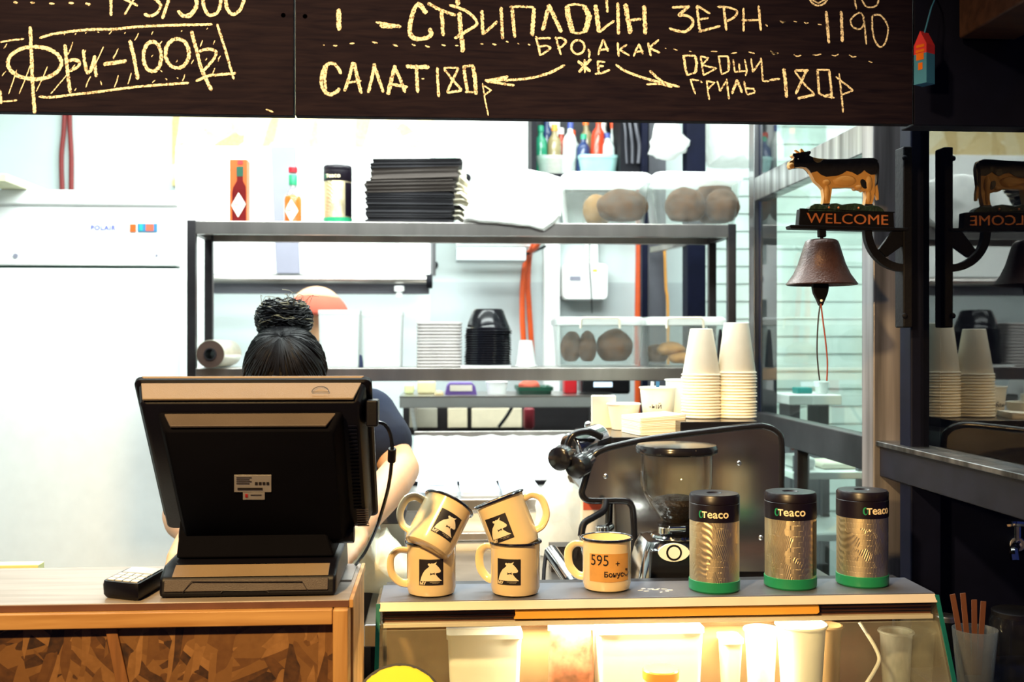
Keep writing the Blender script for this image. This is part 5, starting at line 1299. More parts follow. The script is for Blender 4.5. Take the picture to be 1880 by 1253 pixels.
# folded white paper on the shelf edge
a, b = at(1086,744,2.47), at(1130,726,2.47)
o = MB().box(a.x,b.x,2.462,2.48,ZT2,b.z).build('folded_paper', M['paper'], base=((a.x+b.x)/2,2.47,ZT2), bevel=.003); tag(o,'folded white paper standing on the coffee machine beside the cream cup','paper')
MB().box(at(1084,0,YM0).x, at(1142,0,YM0).x, 2.44, 2.488, ZT2-.05, ZT2-.0005).build('cup_tray', M['black_gloss'], bpy.data.objects['coffee_machine'], bevel=0.003)
o = MB().ball(at(1080,781,2.40),0.009,14,8).build('panel_screw', M['chrome'], bpy.data.objects['coffee_machine'])

# ================================================================== PEOPLE
def limb(mb, pts, seg=18):
    """tapered round limb through (point, radius) pairs"""
    for (a, ra), (b, rb2) in zip(pts, pts[1:]):
        mb.cyl(Vector(a), Vector(b), ra, rb2, seg)
    for a, ra in pts: mb.ball(a, ra, seg, 10)
def fuse(name, mb, m, parent, voxel, smooth=6, label=None):
    tmp = bpy.data.objects.new('tmp', mb.mesh('tmp')); COL.objects.link(tmp)
    r = tmp.modifiers.new('r','REMESH'); r.mode = 'VOXEL'; r.voxel_size = voxel
    s = tmp.modifiers.new('s','SMOOTH'); s.iterations = smooth; s.factor = 0.5
    dg = bpy.context.evaluated_depsgraph_get()
    me = bpy.data.meshes.new_from_object(tmp.evaluated_get(dg))
    bpy.data.objects.remove(tmp)
    org = root_of(parent).location if parent else Vector((0,0,0))
    for v in me.vertices: v.co -= org
    for p in me.polygons: p.use_smooth = True
    o = bpy.data.objects.new(name, me); COL.objects.link(o)
    me.materials.clear(); me.materials.append(m)
    if parent: o.parent = parent
    if label: o['label'] = label
    return o
def head_shape(mb, c, face, up, s=1.0):
    """skull, jaw, nose, brow, lips, ears; FACE and UP are unit vectors"""
    f = Vector(face).normalized(); u = Vector(up); u = (u - f*u.dot(f)).normalized(); r = f.cross(u)
    Mt = Matrix((r, f, u)).transposed()
    P = lambda a, b, d: Vector(c) + (r*a + f*b + u*d)*s
    B = lambda p, rad: mb.ball(P(*p), [x*s for x in rad], 22, 14, Mt.to_4x4())
    B((0,-.012,.03),(.076,.094,.088)); B((0,.022,-.035),(.060,.066,.075)); B((0,.040,-.082),(.034,.036,.028))
    B((0,.085,-.022),(.011,.020,.022)); B((0,.097,-.034),(.014,.012,.009)); B((0,.072,.022),(.052,.018,.012))
    B((.034,.070,-.030),(.022,.018,.018)); B((-.034,.070,-.030),(.022,.018,.018))
    B((0,.078,-.062),(.024,.012,.007)); B((0,.076,-.072),(.020,.012,.007))
    B((.030,.074,.002),(.013,.010,.008)); B((-.030,.074,.002),(.013,.010,.008))
    B((.078,-.005,-.012),(.009,.018,.030)); B((-.078,-.005,-.012),(.009,.018,.030))
    return P
def hand(mb, w, d, n, s=1.0, thumb=1, curl=0.35):
    """w wrist, d direction of the fingers, n back-of-hand normal"""
    d = Vector(d).normalized(); n = Vector(n); n = (n - d*n.dot(d)).normalized(); a = d.cross(n)
    w = Vector(w)
    for k in range(4):
        x = (k-1.5)*.019*s
        limb(mb, [(w+a*x*.7, .015*s), (w+d*.045*s+a*x*.9, .0125*s), (w+d*.082*s+a*x, .0115*s)], 12)
        L = (.070,.080,.076,.058)[k if thumb > 0 else 3-k]*s
        p = w+d*.085*s+a*x; dd = d.copy()
        seg = [(p,.0092*s)]
        for j in range(3):
            dd = (dd - n*curl*(0.6+0.5*j)*.6).normalized(); p = p + dd*L*(.42,.32,.26)[j]; seg.append((p, (.0088,.0082,.0070)[j]*s))
        limb(mb, seg, 10)
    b = w + d*.020*s + a*(-.030*thumb)*s
    limb(mb, [(w+d*.012*s, .016*s), (b, .014*s), (b+d*.030*s-a*.016*thumb*s-n*.008*s, .0105*s), (b+d*.056*s-a*.018*thumb*s-n*.018*s, .0085*s)], 12)

# --- woman at the register, head bowed towards the screen
HX, HY, HZ = at(525,0,2.26).x, 2.26, at(525,694,2.26).z
per = thing('person', 'person in a navy t-shirt with dark hair in a top bun, bent over the register', 'person', (HX, 2.52, 0))
neck = Vector((HX+.005, 2.44, 1.455)); hip = Vector((HX, 2.56, .95))
sh = [Vector((at(430,0,2.5).x, 2.50, 1.415)), Vector((at(676,0,2.5).x, 2.48, 1.425))]
elb = [Vector((sh[0].x-.10, 2.42, 1.22)), at(738,862,2.40)]
wr = [Vector((HX-.13, 2.02, 1.245)), at(648,985,2.07)]
mb = MB()
fdir = Vector((0.05,-.86,-.50)).normalized(); udir = Vector((0,-.50,.86))
P = head_shape(mb, Vector((HX,HY,HZ-.02)), fdir, udir, 1.0)
limb(mb, [(neck+Vector((0,.02,-.02)), .062), (Vector((HX,HY+.06,HZ-.06)), .052)])
limb(mb, [(neck+Vector((0,.03,-.06)), .085), (Vector((HX,2.52,1.30)), .125), (Vector((HX,2.55,1.12)), .115), (hip+Vector((0,0,.06)), .13), (hip, .14)])
limb(mb, [(sh[0], .06), (neck+Vector((0,.03,-.05)), .07), (sh[1], .06)])
limb(mb, [(sh[0]+Vector((.05,.02,-.10)), .10), (sh[1]+Vector((-.05,.02,-.10)), .10)])
for i in (0,1):
    limb(mb, [(sh[i], .056), (sh[i].lerp(elb[i],.5), .048), (elb[i], .040), (elb[i].lerp(wr[i],.3), .042), (elb[i].lerp(wr[i],.7), .032), (wr[i], .024)])
    hand(mb, wr[i], Vector((0.02 if i==0 else -.30,-.85,-.30)), Vector((0,-.3,1)), .95, thumb=1 if i==0 else -1, curl=.4)
    sgn = -1 if i == 0 else 1
    limb(mb, [(hip+Vector((sgn*.085,0,-.02)), .098), (Vector((HX+sgn*.10,2.54,.50)), .062), (Vector((HX+sgn*.10,2.57,.30)), .055), (Vector((HX+sgn*.10,2.58,.09)), .040)])
    limb(mb, [(Vector((HX+sgn*.10,2.60,.045)), .042), (Vector((HX+sgn*.11,2.48,.032)), .030), (Vector((HX+sgn*.115,2.40,.026)), .024)])
fuse('body', mb, M['skin'], per, .0065, 5)
# shirt, trousers, apron, shoes
mb = MB()
limb(mb, [(neck+Vector((0,.035,-.07)), .098), (Vector((HX,2.52,1.30)), .142), (Vector((HX,2.55,1.12)), .135), (hip+Vector((0,0,.04)), .150)])
limb(mb, [(sh[0], .070), (neck+Vector((0,.035,-.06)), .078), (sh[1], .070)])
limb(mb, [(sh[0]+Vector((.05,.02,-.10)), .115), (sh[1]+Vector((-.05,.02,-.10)), .115)])
for i in (0,1):
    limb(mb, [(sh[i], .069), (sh[i].lerp(elb[i],.28), .067), (sh[i].lerp(elb[i],.46), .066)])
fuse('t_shirt', mb, M['tshirt'], per, .007, 3)
mb = MB()
for sgn in (-1,1):
    limb(mb, [(hip+Vector((sgn*.06,0,.05)), .125), (hip+Vector((sgn*.085,0,-.08)), .112), (Vector((HX+sgn*.10,2.54,.50)), .080), (Vector((HX+sgn*.10,2.58,.10)), .062)])
fuse('trousers', mb, M['apron'], per, .009, 3)
for sgn in (-1,1):
    mb = MB(); limb(mb, [(Vector((HX+sgn*.10,2.61,.05)), .05), (Vector((HX+sgn*.11,2.48,.045)), .042), (Vector((HX+sgn*.115,2.39,.036)), .034)])
    for v in mb.bm.verts: v.co.z = max(v.co.z, .002)
    fuse('shoe', mb, M['black_plastic'], per, .006, 2)
mb = MB(); 
arc = []
for j,(z,r,cy) in enumerate(((1.29,.150,2.525),(1.15,.146,2.55),(1.0,.158,2.56),(.8,.17,2.55),(.6,.18,2.54))):
    arc.append([Vector((HX + r*math.sin(a), cy - r*math.cos(a)*1.04, z)) for a in [R(-80+160*k/14) for k in range(15)]])
mb.loft(arc, False, False, closed=False)
ap = mb.build('apron', M['apron'], per); sm = ap.modifiers.new('thick','SOLIDIFY'); sm.thickness = .004
# hair: skull cap of combed strands drawn up to the bun
hc = Vector((HX,HY,HZ-.02)); f = fdir; u = (udir - f*udir.dot(f)).normalized(); rx_ = f.cross(u)
Mt = Matrix((rx_, f, u)).transposed().to_4x4()
bun = Vector((at(521,585,2.27).x, 2.275, at(521,587,2.27).z))
mb = MB(); mb.ball(hc + (f*-.014+u*.032), (.081,.098,.092), 30, 20, Mt); mb.crumple(.003, 45, 2)
kill = [v for v in mb.bm.verts if (v.co-hc).dot(f) > .070 and (v.co-hc).dot(u) < -.03]
bmesh.ops.delete(mb.bm, geom=kill, context='VERTS')
hr = mb.build('hair', M['hair'], per)
hb2 = MB(); rh2 = random.Random(8)
knot = hc + (f*.005+u*.118)
base_pts = []
for k in range(330):
    a = rh2.uniform(0, 2*math.pi); el = rh2.uniform(-.45, 1.0)
    d = (rx_*math.cos(a)*math.cos(el) + f*math.sin(a)*math.cos(el) + u*math.sin(el)).normalized()
    if d.dot(f) > .80 and d.dot(u) < -.05: continue
    p0 = hc + (f*-.014+u*.032) + Vector((rx_*d.dot(rx_)*.0815 + f*d.dot(f)*.0985 + u*d.dot(u)*.0925))
    pts = [p0]
    for tt in (.3,.6,.85):
        q = p0.lerp(knot, tt) - (hc+f*-.014+u*.032); 
        dd = q.normalized(); q2 = rx_*dd.dot(rx_)*.084 + f*dd.dot(f)*.101 + u*dd.dot(u)*.095
        pts.append(hc+(f*-.014+u*.032)+q2)
    pts.append(knot)
    sp_ = smooth_path(pts, 3)
    hb2.tube(sp_, [.0021]*len(sp_), 5)
so = hb2.build('combed_strands', M['hair'], hr); so['kind'] = 'stuff'
# the bun: coiled strands round a ball
mb = MB(); mb.ball(bun, (.053,.048,.039), 26, 16); mb.crumple(.005, 40, 6)
bo = mb.build('hair_bun', M['hair'], per)
hb3 = MB(); hb4 = MB()
for k in range(420):
    a0 = rh2.uniform(0, 2*math.pi); el = rh2.uniform(-.8,.9); sp_ = rh2.uniform(1.2,2.6); tw = rh2.uniform(-.6,.6)
    pts = []
    for j in range(9):
        a = a0 + sp_*j/8; e = el + tw*math.sin(j/8*math.pi)
        kx = 1.0 + .05*math.sin(j*1.7+k) + .03*math.sin(k*2.3)
        pts.append(bun + Vector((.056*kx*math.cos(a)*math.cos(e*.8), .051*kx*math.sin(a)*math.cos(e*.8), .042*kx*math.sin(e))))
    s2 = smooth_path(pts, 2)
    (hb4 if k % 14 == 0 else hb3).tube(s2, [.0012 if k % 9 else .0010]*len(s2), 5)
x = hb3.build('coiled_strands', M['hair'], bo); x['kind'] = 'stuff'
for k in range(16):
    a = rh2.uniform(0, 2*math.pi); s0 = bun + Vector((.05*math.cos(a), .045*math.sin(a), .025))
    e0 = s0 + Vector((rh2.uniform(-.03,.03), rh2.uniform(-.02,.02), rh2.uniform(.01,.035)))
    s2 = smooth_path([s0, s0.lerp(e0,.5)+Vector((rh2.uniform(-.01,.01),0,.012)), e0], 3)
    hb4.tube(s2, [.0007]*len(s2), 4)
x = hb4.build('stray_strands', M['hair_light'], bo, label='stray hair ends in a painted highlight colour'); x['kind'] = 'stuff'
# face details
for sgn in (-1,1):
    e = P(sgn*.030,.074,.001); MB().ball(e, .0105, 14, 10).build('eye', M['white_plastic'], per)

# --- second person behind the rack, in a salmon cap, looking to the right
MX, MY = at(583,0,3.68).x, 3.68
zc = at(583,533,3.68).z
p2 = thing('person', 'person in a salmon cap behind the milky tubs on the rack', 'person', (MX, MY, 0))
hc2 = Vector((MX+.005, MY, zc-.105))
fd = Vector((.93,-.30,-.10)).normalized()
mb = MB(); P = head_shape(mb, hc2, fd, (0,0,1), 1.0)
nk = hc2 + Vector((-.03,.01,-.13)); H2 = zc
limb(mb, [(hc2+Vector((-.02,0,-.04)), .056), (nk, .058)])
limb(mb, [(nk+Vector((0,0,-.08)), .10), (nk+Vector((0,0,-.25)), .15), (nk+Vector((0,0,-.45)), .14), (Vector((nk.x,MY,.95)), .15)])
for i, sy in enumerate((-1,1)):
    s_ = nk + Vector((.03, sy*.17, -.10)); e_ = s_ + Vector((.05, sy*.05, -.28)); w_ = e_ + Vector((.22, -sy*.05, -.02))
    limb(mb, [(nk+Vector((0,0,-.10)), .08), (s_, .065), (s_.lerp(e_,.5), .052), (e_, .043), (w_, .027)])
    hand(mb, w_, Vector((1,0,-.2)), Vector((0,0,1)), 1.0, thumb=-sy)
    limb(mb, [(Vector((nk.x,MY+sy*.09,.92)), .105), (Vector((nk.x+.01,MY+sy*.10,.50)), .068), (Vector((nk.x,MY+sy*.10,.09)), .043)])
    limb(mb, [(Vector((nk.x-.02,MY+sy*.10,.045)), .042), (Vector((nk.x+.18,MY+sy*.11,.03)), .028)])
fuse('body', mb, M['skin'], p2, .008, 4)
mb = MB()
limb(mb, [(nk+Vector((0,0,-.09)), .112), (nk+Vector((0,0,-.25)), .165), (nk+Vector((0,0,-.45)), .155), (Vector((nk.x,MY,.93)), .165)])
for sy in (-1,1):
    s_ = nk + Vector((.03, sy*.17, -.10)); e_ = s_ + Vector((.05, sy*.05, -.28))
    limb(mb, [(nk+Vector((0,0,-.10)), .092), (s_, .077), (s_.lerp(e_,.55), .068)])
fuse('shirt', mb, M['wall_white'], p2, .009, 3)
mb = MB()
for sy in (-1,1): limb(mb, [(Vector((nk.x,MY+sy*.07,.95)), .13), (Vector((nk.x,MY+sy*.09,.85)), .118), (Vector((nk.x+.01,MY+sy*.10,.50)), .084), (Vector((nk.x,MY+sy*.10,.10)), .062)])
fuse('trousers', mb, M['apron'], p2, .01, 3)
# cap: crown dome + curved peak
Mc = Matrix((fd.cross(Vector((0,0,1))).normalized(), fd, Vector((0,0,1)))).transposed().to_4x4()
mb = MB(); mb.ball(hc2+Vector((0,0,.022)), (.088,.104,.086), 32, 20, Mc)
bmesh.ops.delete(mb.bm, geom=[v for v in mb.bm.verts if v.co.z < hc2.z+.012], context='VERTS')
cp_ = mb.build('cap', M['cap'], p2); sm = cp_.modifiers.new('thick','SOLIDIFY'); sm.thickness = .003
mb = MB(); rows = []
side = fd.cross(Vector((0,0,1))).normalized()
for i in range(7):
    ext = i/6
    rows.append([hc2 + side*(.080*math.sin(a))*(1-.12*ext) + fd*(.094*math.cos(a)+.065*ext*math.cos(a)) + Vector((0,0,.016-.018*ext-.02*math.sin(a)**2)) for a in [R(-72+144*k/16) for k in range(17)]])
mb.loft(rows, False, False, closed=False); pk = mb.build('cap_peak', M['cap'], cp_); sm = pk.modifiers.new('thick','SOLIDIFY'); sm.thickness = .003
mb = MB(); mb.ball(hc2+Vector((0,0,.0))-fd*.035, (.078,.062,.055), 20, 12, Mc); mb.build('hair', mat('brown_hair',(0.10,0.05,0.03),0.6,var=0.3,vscale=60), p2)
mb = MB(); mb.ball(hc2+fd*.035+Vector((0,0,-.075)), (.060,.058,.045), 20, 12, Mc); mb.crumple(.003,60,3); mb.build('beard', bpy.data.materials['brown_hair'], p2)
# ================================================================== LEFT COUNTER
def ray(px, py):
    xc = (px-940)/FPX; zc = (626.5-py)/FPX
    return Vector((SA+CA*xc, CA-SA*xc, zc))
def hit(px, py, p0, n):
    d = ray(px, py); e = Vector((0,0,EYE)); p0 = Vector(p0); n = Vector(n)
    return e + d*((p0-e).dot(n)/d.dot(n))
YCf, YCb = 1.60, 1.86
ZC = at(300,1107,YCf).z
xR = at(641,1110,YCf).x
t = thing('bar_counter', 'wooden bar counter of strand board and pine with a pale top, carrying the register', 'counter', (-.6,1.7,0))
MB().box(-1.45, xR, YCf, YCb, ZC-.010, ZC).build('countertop', M['counter_wood'], t, bevel=.0015)
MB().box(-1.45, xR-.0005, YCf-.0008, YCf+.004, ZC-.0105, ZC-.0012).build('edge_band', M['counter_edge'], t)
zr0, zr1 = at(300,1153,YCf-.01).z, ZC-.011
xp = at(611,0,YCf-.01).x
MB().box(-1.45, xp-.0005, YCf-.012, YCf+.03, zr0, zr1).build('top_rail', M['pine'], t, bevel=.002)
MB().box(xp, xR, YCf-.014, YCf+.03, 0, zr1).build('corner_post', M['pine_up'], t, bevel=.003)
MB().box(-1.45, xp, YCf+.004, YCf+.018, .05, zr0).build('front_panel', M['osb'], t)
a, b, c, d = at(193,1155,YCf),at(214,1155,YCf),at(246,1300,YCf),at(222,1300,YCf)
mb = MB(); mb.prism([(a.x,a.z),(b.x,b.z),(c.x,c.z),(d.x,d.z)], YCf-.001, YCf+.004); mb.build('slanted_batten', mat('brown_batten',(0.24,0.10,0.03),0.6,var=0.25,vscale=30,stretch=(3,1,.4)), t, bevel=.001)
MB().box(xR-.018, xR+.004, YCf+.030, YCb, .05, ZC-.010).build('end_panel', M['pine_up'], t, bevel=.002)
MB().box(xR, xR+.006, YCf, YCb, ZC-.012, ZC+.0005).build('end_edging', M['pine'], t, bevel=.001)
MB().box(-1.45, xp, YCb-.02, YCb, .05, ZC-.010).build('back_panel', M['pine'], t)
MB().box(at(624,0,1.7).x, xR-.006, 1.72, 1.84, ZC, ZC+.003).build('metal_plate', M['steel'], t)
a, b = at(-60,1047,1.92), at(78,1033,1.92)
o = MB().box(a.x,b.x,1.90,1.93,.75,b.z).build('lime_board', M['lime'], base=((a.x+b.x)/2,1.92,.75), bevel=.002); tag(o,'pale lime board standing upright behind the bar counter','board')

# ================================================================== REGISTER
t = thing('cash_register', 'black touchscreen cash register seen from its back on the bar counter', 'register', (-.27,1.72,ZC))
O = Vector((at(240,712,1.58).x, 1.76, at(300,966,1.76).z))
TV = Vector((0, 1.58-1.76, at(240,712,1.58).z-O.z)); LV = TV.length; V = TV.normalized()
Wn = Vector((0, -V.z, V.y)); Wn = Wn if Wn.y < 0 else -Wn
WU = at(681,706,1.58).x - O.x
def Pm(u, v, w): return O + Vector((u,0,0)) + V*v + Wn*w
def slab(u0,u1,v0,v1,w0,w1,r,m,name,par,inset=0.0,bev=.003):
    mb = MB(); L = []
    for w_, i in ((w0,bev),(w0+bev,0),(w1-bev,inset),(w1,inset+bev)):
        L.append([Pm(q.x,q.y,w_) for q in rrect(u0+i,u1-i,v0+i,v1-i,0,r)])
    mb.loft(L, True, True); return mb.build(name, m, par)
slab(0, WU, 0, LV, -.026, -.0135, .010, M['black_plastic'], 'screen_bezel', t)
slab(.008, WU-.008, .010, LV-.003, -.0135, .022, .008, M['black_plastic'], 'back_shell', t, .006)
hs = slab(.038, WU-.040, .006, LV-.026, .022, .052, .006, M['matte_black'], 'rear_housing', t, .010)
slab(.012, WU-.014, .012, LV-.014, -.0275, -.0262, .004, M['black_gloss'], 'touch_screen', t, 0, .0005)
# top covers with lamplight painted into their colour (upper edges of the shell)
def cover(u0,u1,k0,k1,v,w0,w1,m,name,par):
    mb = MB(); A = [Pm(u0,v,w0),Pm(u1,v,w0),Pm(u1-k1,v-.002,w1),Pm(u0+k0,v-.002,w1)]
    B = [p - V*.004 for p in A]
    mb.loft([B, A], True, True); return mb.build(name, m, par, bevel=.0012)
tcv = cover(.010, WU-.010, .004, .006, LV+.0012, -.024, -.0175, mat('painted_lit_shell',(0.22,0.16,0.10),0.45,var=0.06,bump=0.2,bscale=900), 'top_edge', t)
SH = bpy.data.materials['painted_lit_shell']
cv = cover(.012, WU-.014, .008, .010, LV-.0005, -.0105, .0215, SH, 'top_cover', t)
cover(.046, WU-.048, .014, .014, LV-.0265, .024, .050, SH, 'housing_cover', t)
bpy.data.objects['housing_cover'].data.materials[0] = mat('painted_shade_shell',(0.075,0.058,0.05),0.5,var=0.08,bump=0.2,bscale=900)  # darker copy of the shell colour, recess shade painted in
# half-round cable button on the top cover
bp_ = hit(586,737,Pm(0,LV-.0005,0),V); bp_ = Vector((bp_.x,0,0)) + Pm(0,LV-.0005,.0125).yz.to_3d().zxy*0 + Vector((0,Pm(0,LV-.0005,.0125).y,Pm(0,LV-.0005,.0125).z)) - Wn*.006
mb = MB(); mb.tube([bp_+Vector((.012*math.cos(R(a)),0,0))+Wn*(.006-.012*math.sin(R(a))) + V*.002 for a in range(0,181,15)], .0005, 5); mb.tube([bp_+Vector((-.012,0,0))+Wn*.006+V*.002, bp_+Vector((.012,0,0))+Wn*.006+V*.002], .0005, 5); mb.build('button_outline', M['ink'], cv)
# labels on the housing
def sticker(x0,x1,y0,y1,name,m,par,off=.0008):
    q = [hit(x,y,Pm(0,0,.052+off),Wn) for x,y in ((x0,y1),(x1,y1),(x1,y0),(x0,y0))]
    mb = MB(); mb.loft([q,[p - Wn*.0006 for p in q]],True,True); return mb.build(name,m,par)
lab_m = mat('grey_label',(0.42,0.40,0.38),0.5)
s1 = sticker(430,498,873,904,'rating_sticker',lab_m,hs); s2 = sticker(446,486,905,918,'rating_sticker',lab_m,hs)
for k in range(4): sticker(434,462-4*(k%2),877+3.6*k,878.6+3.6*k,'print_line',M['ink'],s1,.0011)
for k in range(4): sticker(468+7*k,473+7*k,886,891,'print_mark',M['ink'],s1,.0011)
sticker(436,482,896.5,900.5,'barcode',M['ink'],s1,.0011); sticker(450,455,908,914,'print_mark',M['red'],s2,.0011); sticker(460,480,909,910.5,'print_line',M['ink'],s2,.0011)
# side vents
for k in range(24):
    q = Pm(WU-.034, .06+k*.0075, .0225); mb = MB()
    L = [Vector(q)+Vector((.0,0,0)), q+Vector((.012,0,0)), q+Vector((.012,0,0))+V*.003, q+V*.003]
    mb.loft([L,[p+Wn*.0012 for p in L]],True,True); mb.build('vent_slat', M['dark'], hs)
for k in range(8):
    q = Pm(WU-.030, .020+k*.0052, .0225); mb = MB()
    L = [q, q+Vector((.018,0,0)), q+Vector((.018,0,0))+V*.0024, q+V*.0024]
    mb.loft([L,[p+Wn*.0012 for p in L]],True,True); mb.build('vent_slat', SH, hs)
# hinge and neck
for u in (.055, WU-.055):
    mb = MB(); a = Pm(u-.02,.012,.03); mb.cyl(a, a+Vector((.04,0,0)), .016); mb.build('hinge', M['black_plastic'], t, bevel=.002)
n0, n1 = at(332,955,1.73), at(604,955,1.73); m0, m1 = at(318,1040,1.675), at(612,1040,1.675)
mb = MB()
mb.loft([[Vector((n0.x,1.72,n0.z)),Vector((n1.x,1.72,n1.z)),Vector((n1.x,1.775,n1.z+.01)),Vector((n0.x,1.775,n0.z+.01))],
         [Vector((n0.x+.004,1.70,ZC+.085)),Vector((n1.x-.002,1.70,ZC+.085)),Vector((n1.x-.002,1.79,ZC+.085)),Vector((n0.x+.004,1.79,ZC+.085))],
         [Vector((m0.x,1.690,ZC+.045)),Vector((m1.x,1.690,ZC+.045)),Vector((m1.x,1.81,ZC+.045)),Vector((m0.x,1.81,ZC+.045))]],True,True)
mb.build('neck', M['matte_black'], t, bevel=.004)
b0, b1 = at(290,1100,1.622).x, at(617,1100,1.622).x
zB1 = at(450,1060,1.63).z; zB2 = at(450,1038,1.655).z
mb = MB(); mb.prism([(1.622,ZC+.001),(1.628,zB1),(1.655,zB2),(1.82,zB2+.008),(1.835,zB2-.02),(1.838,ZC+.001)], b0, b1, 'x'); mb.build('base', M['black_plastic'], t, bevel=.006)
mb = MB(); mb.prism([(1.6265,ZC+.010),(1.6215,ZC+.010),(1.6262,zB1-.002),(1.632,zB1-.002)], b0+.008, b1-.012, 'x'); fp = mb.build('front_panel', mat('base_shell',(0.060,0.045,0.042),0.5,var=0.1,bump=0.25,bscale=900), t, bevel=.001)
mb = MB(); mb.prism([(1.632,zB1),(1.628,zB1+.0015),(1.6545,zB2+.0015),(1.658,zB2)], b0+.018, b1-.012, 'x'); mb.build('front_bevel', SH, t, bevel=.001)  # bevel takes the shell colour with painted lamplight
def groove(P, name='panel_groove'):
    Q = []
    for x, y in P:
        q = hit(x,y,(0,1.6225,ZC+.010),Vector((0,-1,.10)).normalized()); Q.append(q+Vector((0,-.0012,0)))
    MB().tube(Q,.0007,5).build(name,M['ink'],fp)
groove([(336,1088),(352,1068),(555,1068),(567,1088)]); groove([(405,1089),(409,1085),(490,1085),(494,1089)])
# cable plug and lead
pl = hit(683,760,Pm(WU,0,.0),Vector((0,-1,0)))
a, b = at(673,783,1.60), at(695,734,1.60)
MB().box(a.x,b.x,1.585,1.63,a.z,b.z).build('plug', M['black_plastic'], t, bevel=.003)
cp0 = smooth_path([at(692,776,1.605),at(706,780,1.61),at(716,796,1.62),at(720,822,1.63),at(719,850,1.64),at(714,890,1.66),at(704,930,1.69),at(690,972,1.74),at(670,1015,1.80),at(646,1046,1.85)],5)
ld = MB().tube(cp0,.0028,8); ld.build('lead', M['black_gloss'], t)
MB().cyl(at(720,824,1.63),at(719,848,1.64),.0062).build('ferrite_bead', M['black_plastic'], t, bevel=.0015)

# ================================================================== CARD TERMINAL
ztop = ZC+.026
q = [hit(x,y,(0,0,ztop),(0,0,1)) for x,y in ((187,1067),(254,1074),(306,1045),(240,1041))]
c0 = sum(q,Vector())/4
t = thing('card_terminal', 'small dark card terminal with pale keys beside the register', 'card terminal', (c0.x,c0.y,ZC))
def quad(s, z, dz=0):    # rounded copy of the outline
    out = []
    for i in range(4):
        p, a, b = q[i], q[i-1], q[(i+1)%4]
        for k in (0,.5,1):
            d0 = p.lerp(a,.10); d1 = p.lerp(b,.10); m_ = d0.lerp(p,.6).lerp(d1.lerp(p,.6),.5)
            out.append({0:d0,.5:m_,1:d1}[k])
    return [Vector((c0.x+(p.x-c0.x)*s, c0.y+(p.y-c0.y)*s, z)) for p in out]
mb = MB(); mb.loft([quad(.90,ZC+.001),quad(.98,ZC+.006),quad(1.0,ztop-.006),quad(.97,ztop)],True,True); mb.build('case', M['black_plastic'], t)
def bil(u,v): return (q[0]*(1-u)+q[1]*u)*(1-v)+(q[3]*(1-u)+q[2]*u)*v
def patch(u0,u1,v0,v1,name,m):
    L = [bil(u0,v0),bil(u1,v0),bil(u1,v1),bil(u0,v1)]; L = [Vector((p.x,p.y,ztop+.0002)) for p in L]
    mb = MB(); mb.loft([L,[p+Vector((0,0,.0014)) for p in L]],True,True); return mb.build(name,m,t)
key_m = mat('pale_keys',(0.60,0.62,0.62),0.3); 
patch(.10,.92,.58,.93,'display',mat('pale_display',(0.55,0.60,0.60),0.15))
for r_ in range(3):
    for c_ in range(4): patch(.09+c_*.213,.275+c_*.213,.07+r_*.165,.205+r_*.165,'key',key_m)

# ================================================================== DISPLAY CASE
YL = 1.755
ZL = at(1200,1097,YL).z
XL, XR = at(697,1103,YL).x, at(1716,1090,YL).x
YLb = 1.872
t = thing('display_case', 'glass display case with a steel ledge and amber price strip, lit inside', 'display case', ((XL+XR)/2,1.78,0))
MB().box(XL, XR, YL, YLb, ZL-.004, ZL).build('ledge', mat('grey_ledge',(0.15,0.155,0.19),0.35,0.4,var=0.12), t, bevel=.001)
za = at(1000,1116,YL).z
MB().prism([(YL-.001,ZL-.0022),(YL-.011,za),(YL+.012,za),(YL+.012,ZL-.0042),(YL-.0008,ZL-.0042)] if False else [(YL-.0012,ZL-.001),(YL-.011,za),(YL+.012,za),(YL+.012,ZL-.0042),(YL-.0002,ZL-.0042)], XL, XR, 'x').build('front_lip', mat('champagne_aluminium',(0.80,0.66,0.48),0.35,0.2,var=0.06), t, bevel=.001)
zb1 = at(1000,1140,YL).z
MB().box(XL+.004, XR-.004, YL+.006, YL+.02, zb1, za).build('channel', M['counter_edge'], t)
for k in range(3): MB().box(XL+.004, XR-.004, YL+.003, YL+.006, za-.006-.0055*k, za-.0045-.0055*k).build('channel_rib', M['steel_dark'], t)
sa, sb = at(943,1128,YL).x, at(1503,1117,YL).x
mb = MB(); mb.prism([(sa,zb1+.004),(sb-.004,zb1+.004),(sb,zb1+.007),(sb-.001,za-.003),(sa+.002,za-.003),(sa+.003,zb1+.009)], YL-.005, YL+.004); mb.build('price_strip', M['yellow_strip'], t, bevel=.001)
zc_ = at(1000,1148,YL).z
MB().box(XL+.002, XR-.004, YL-.004, YL+.016, zc_, zb1).build('lower_lip', mat('pale_lip',(0.70,0.66,0.52),0.3,0.2,var=0.05), t, bevel=.001)
SL = .50
def gy(z): return YL - SL*(ZL-z)
zB = .70
mb = MB(); mb.prism([(gy(zc_),zc_),(gy(zB),zB),(gy(zB)+.006,zB),(gy(zc_)+.006,zc_)], XL+.005, XR-.005, 'x'); mb.build('front_glass', M['case_glass'], t)
YI = 1.915
for x in (XL-.005, XR-.001):
    mb = MB(); mb.prism([(YL-.003,ZL-.0045),(YLb,ZL-.0045),(YI,ZL-.06),(YI,zB),(gy(zB),zB)], x, x+.006, 'x'); mb.build('end_glass', M['case_glass'], t)
    mb = MB(); mb.prism([(YL-.0045,ZL-.003),(YL-.002,ZL-.003),(gy(zB)+.002,zB),(gy(zB)-.0005,zB)], x-.0004, x+.0064, 'x'); mb.build('glass_edge', M['glass_edge'], t)
xm = at(1530,0,1.9).x
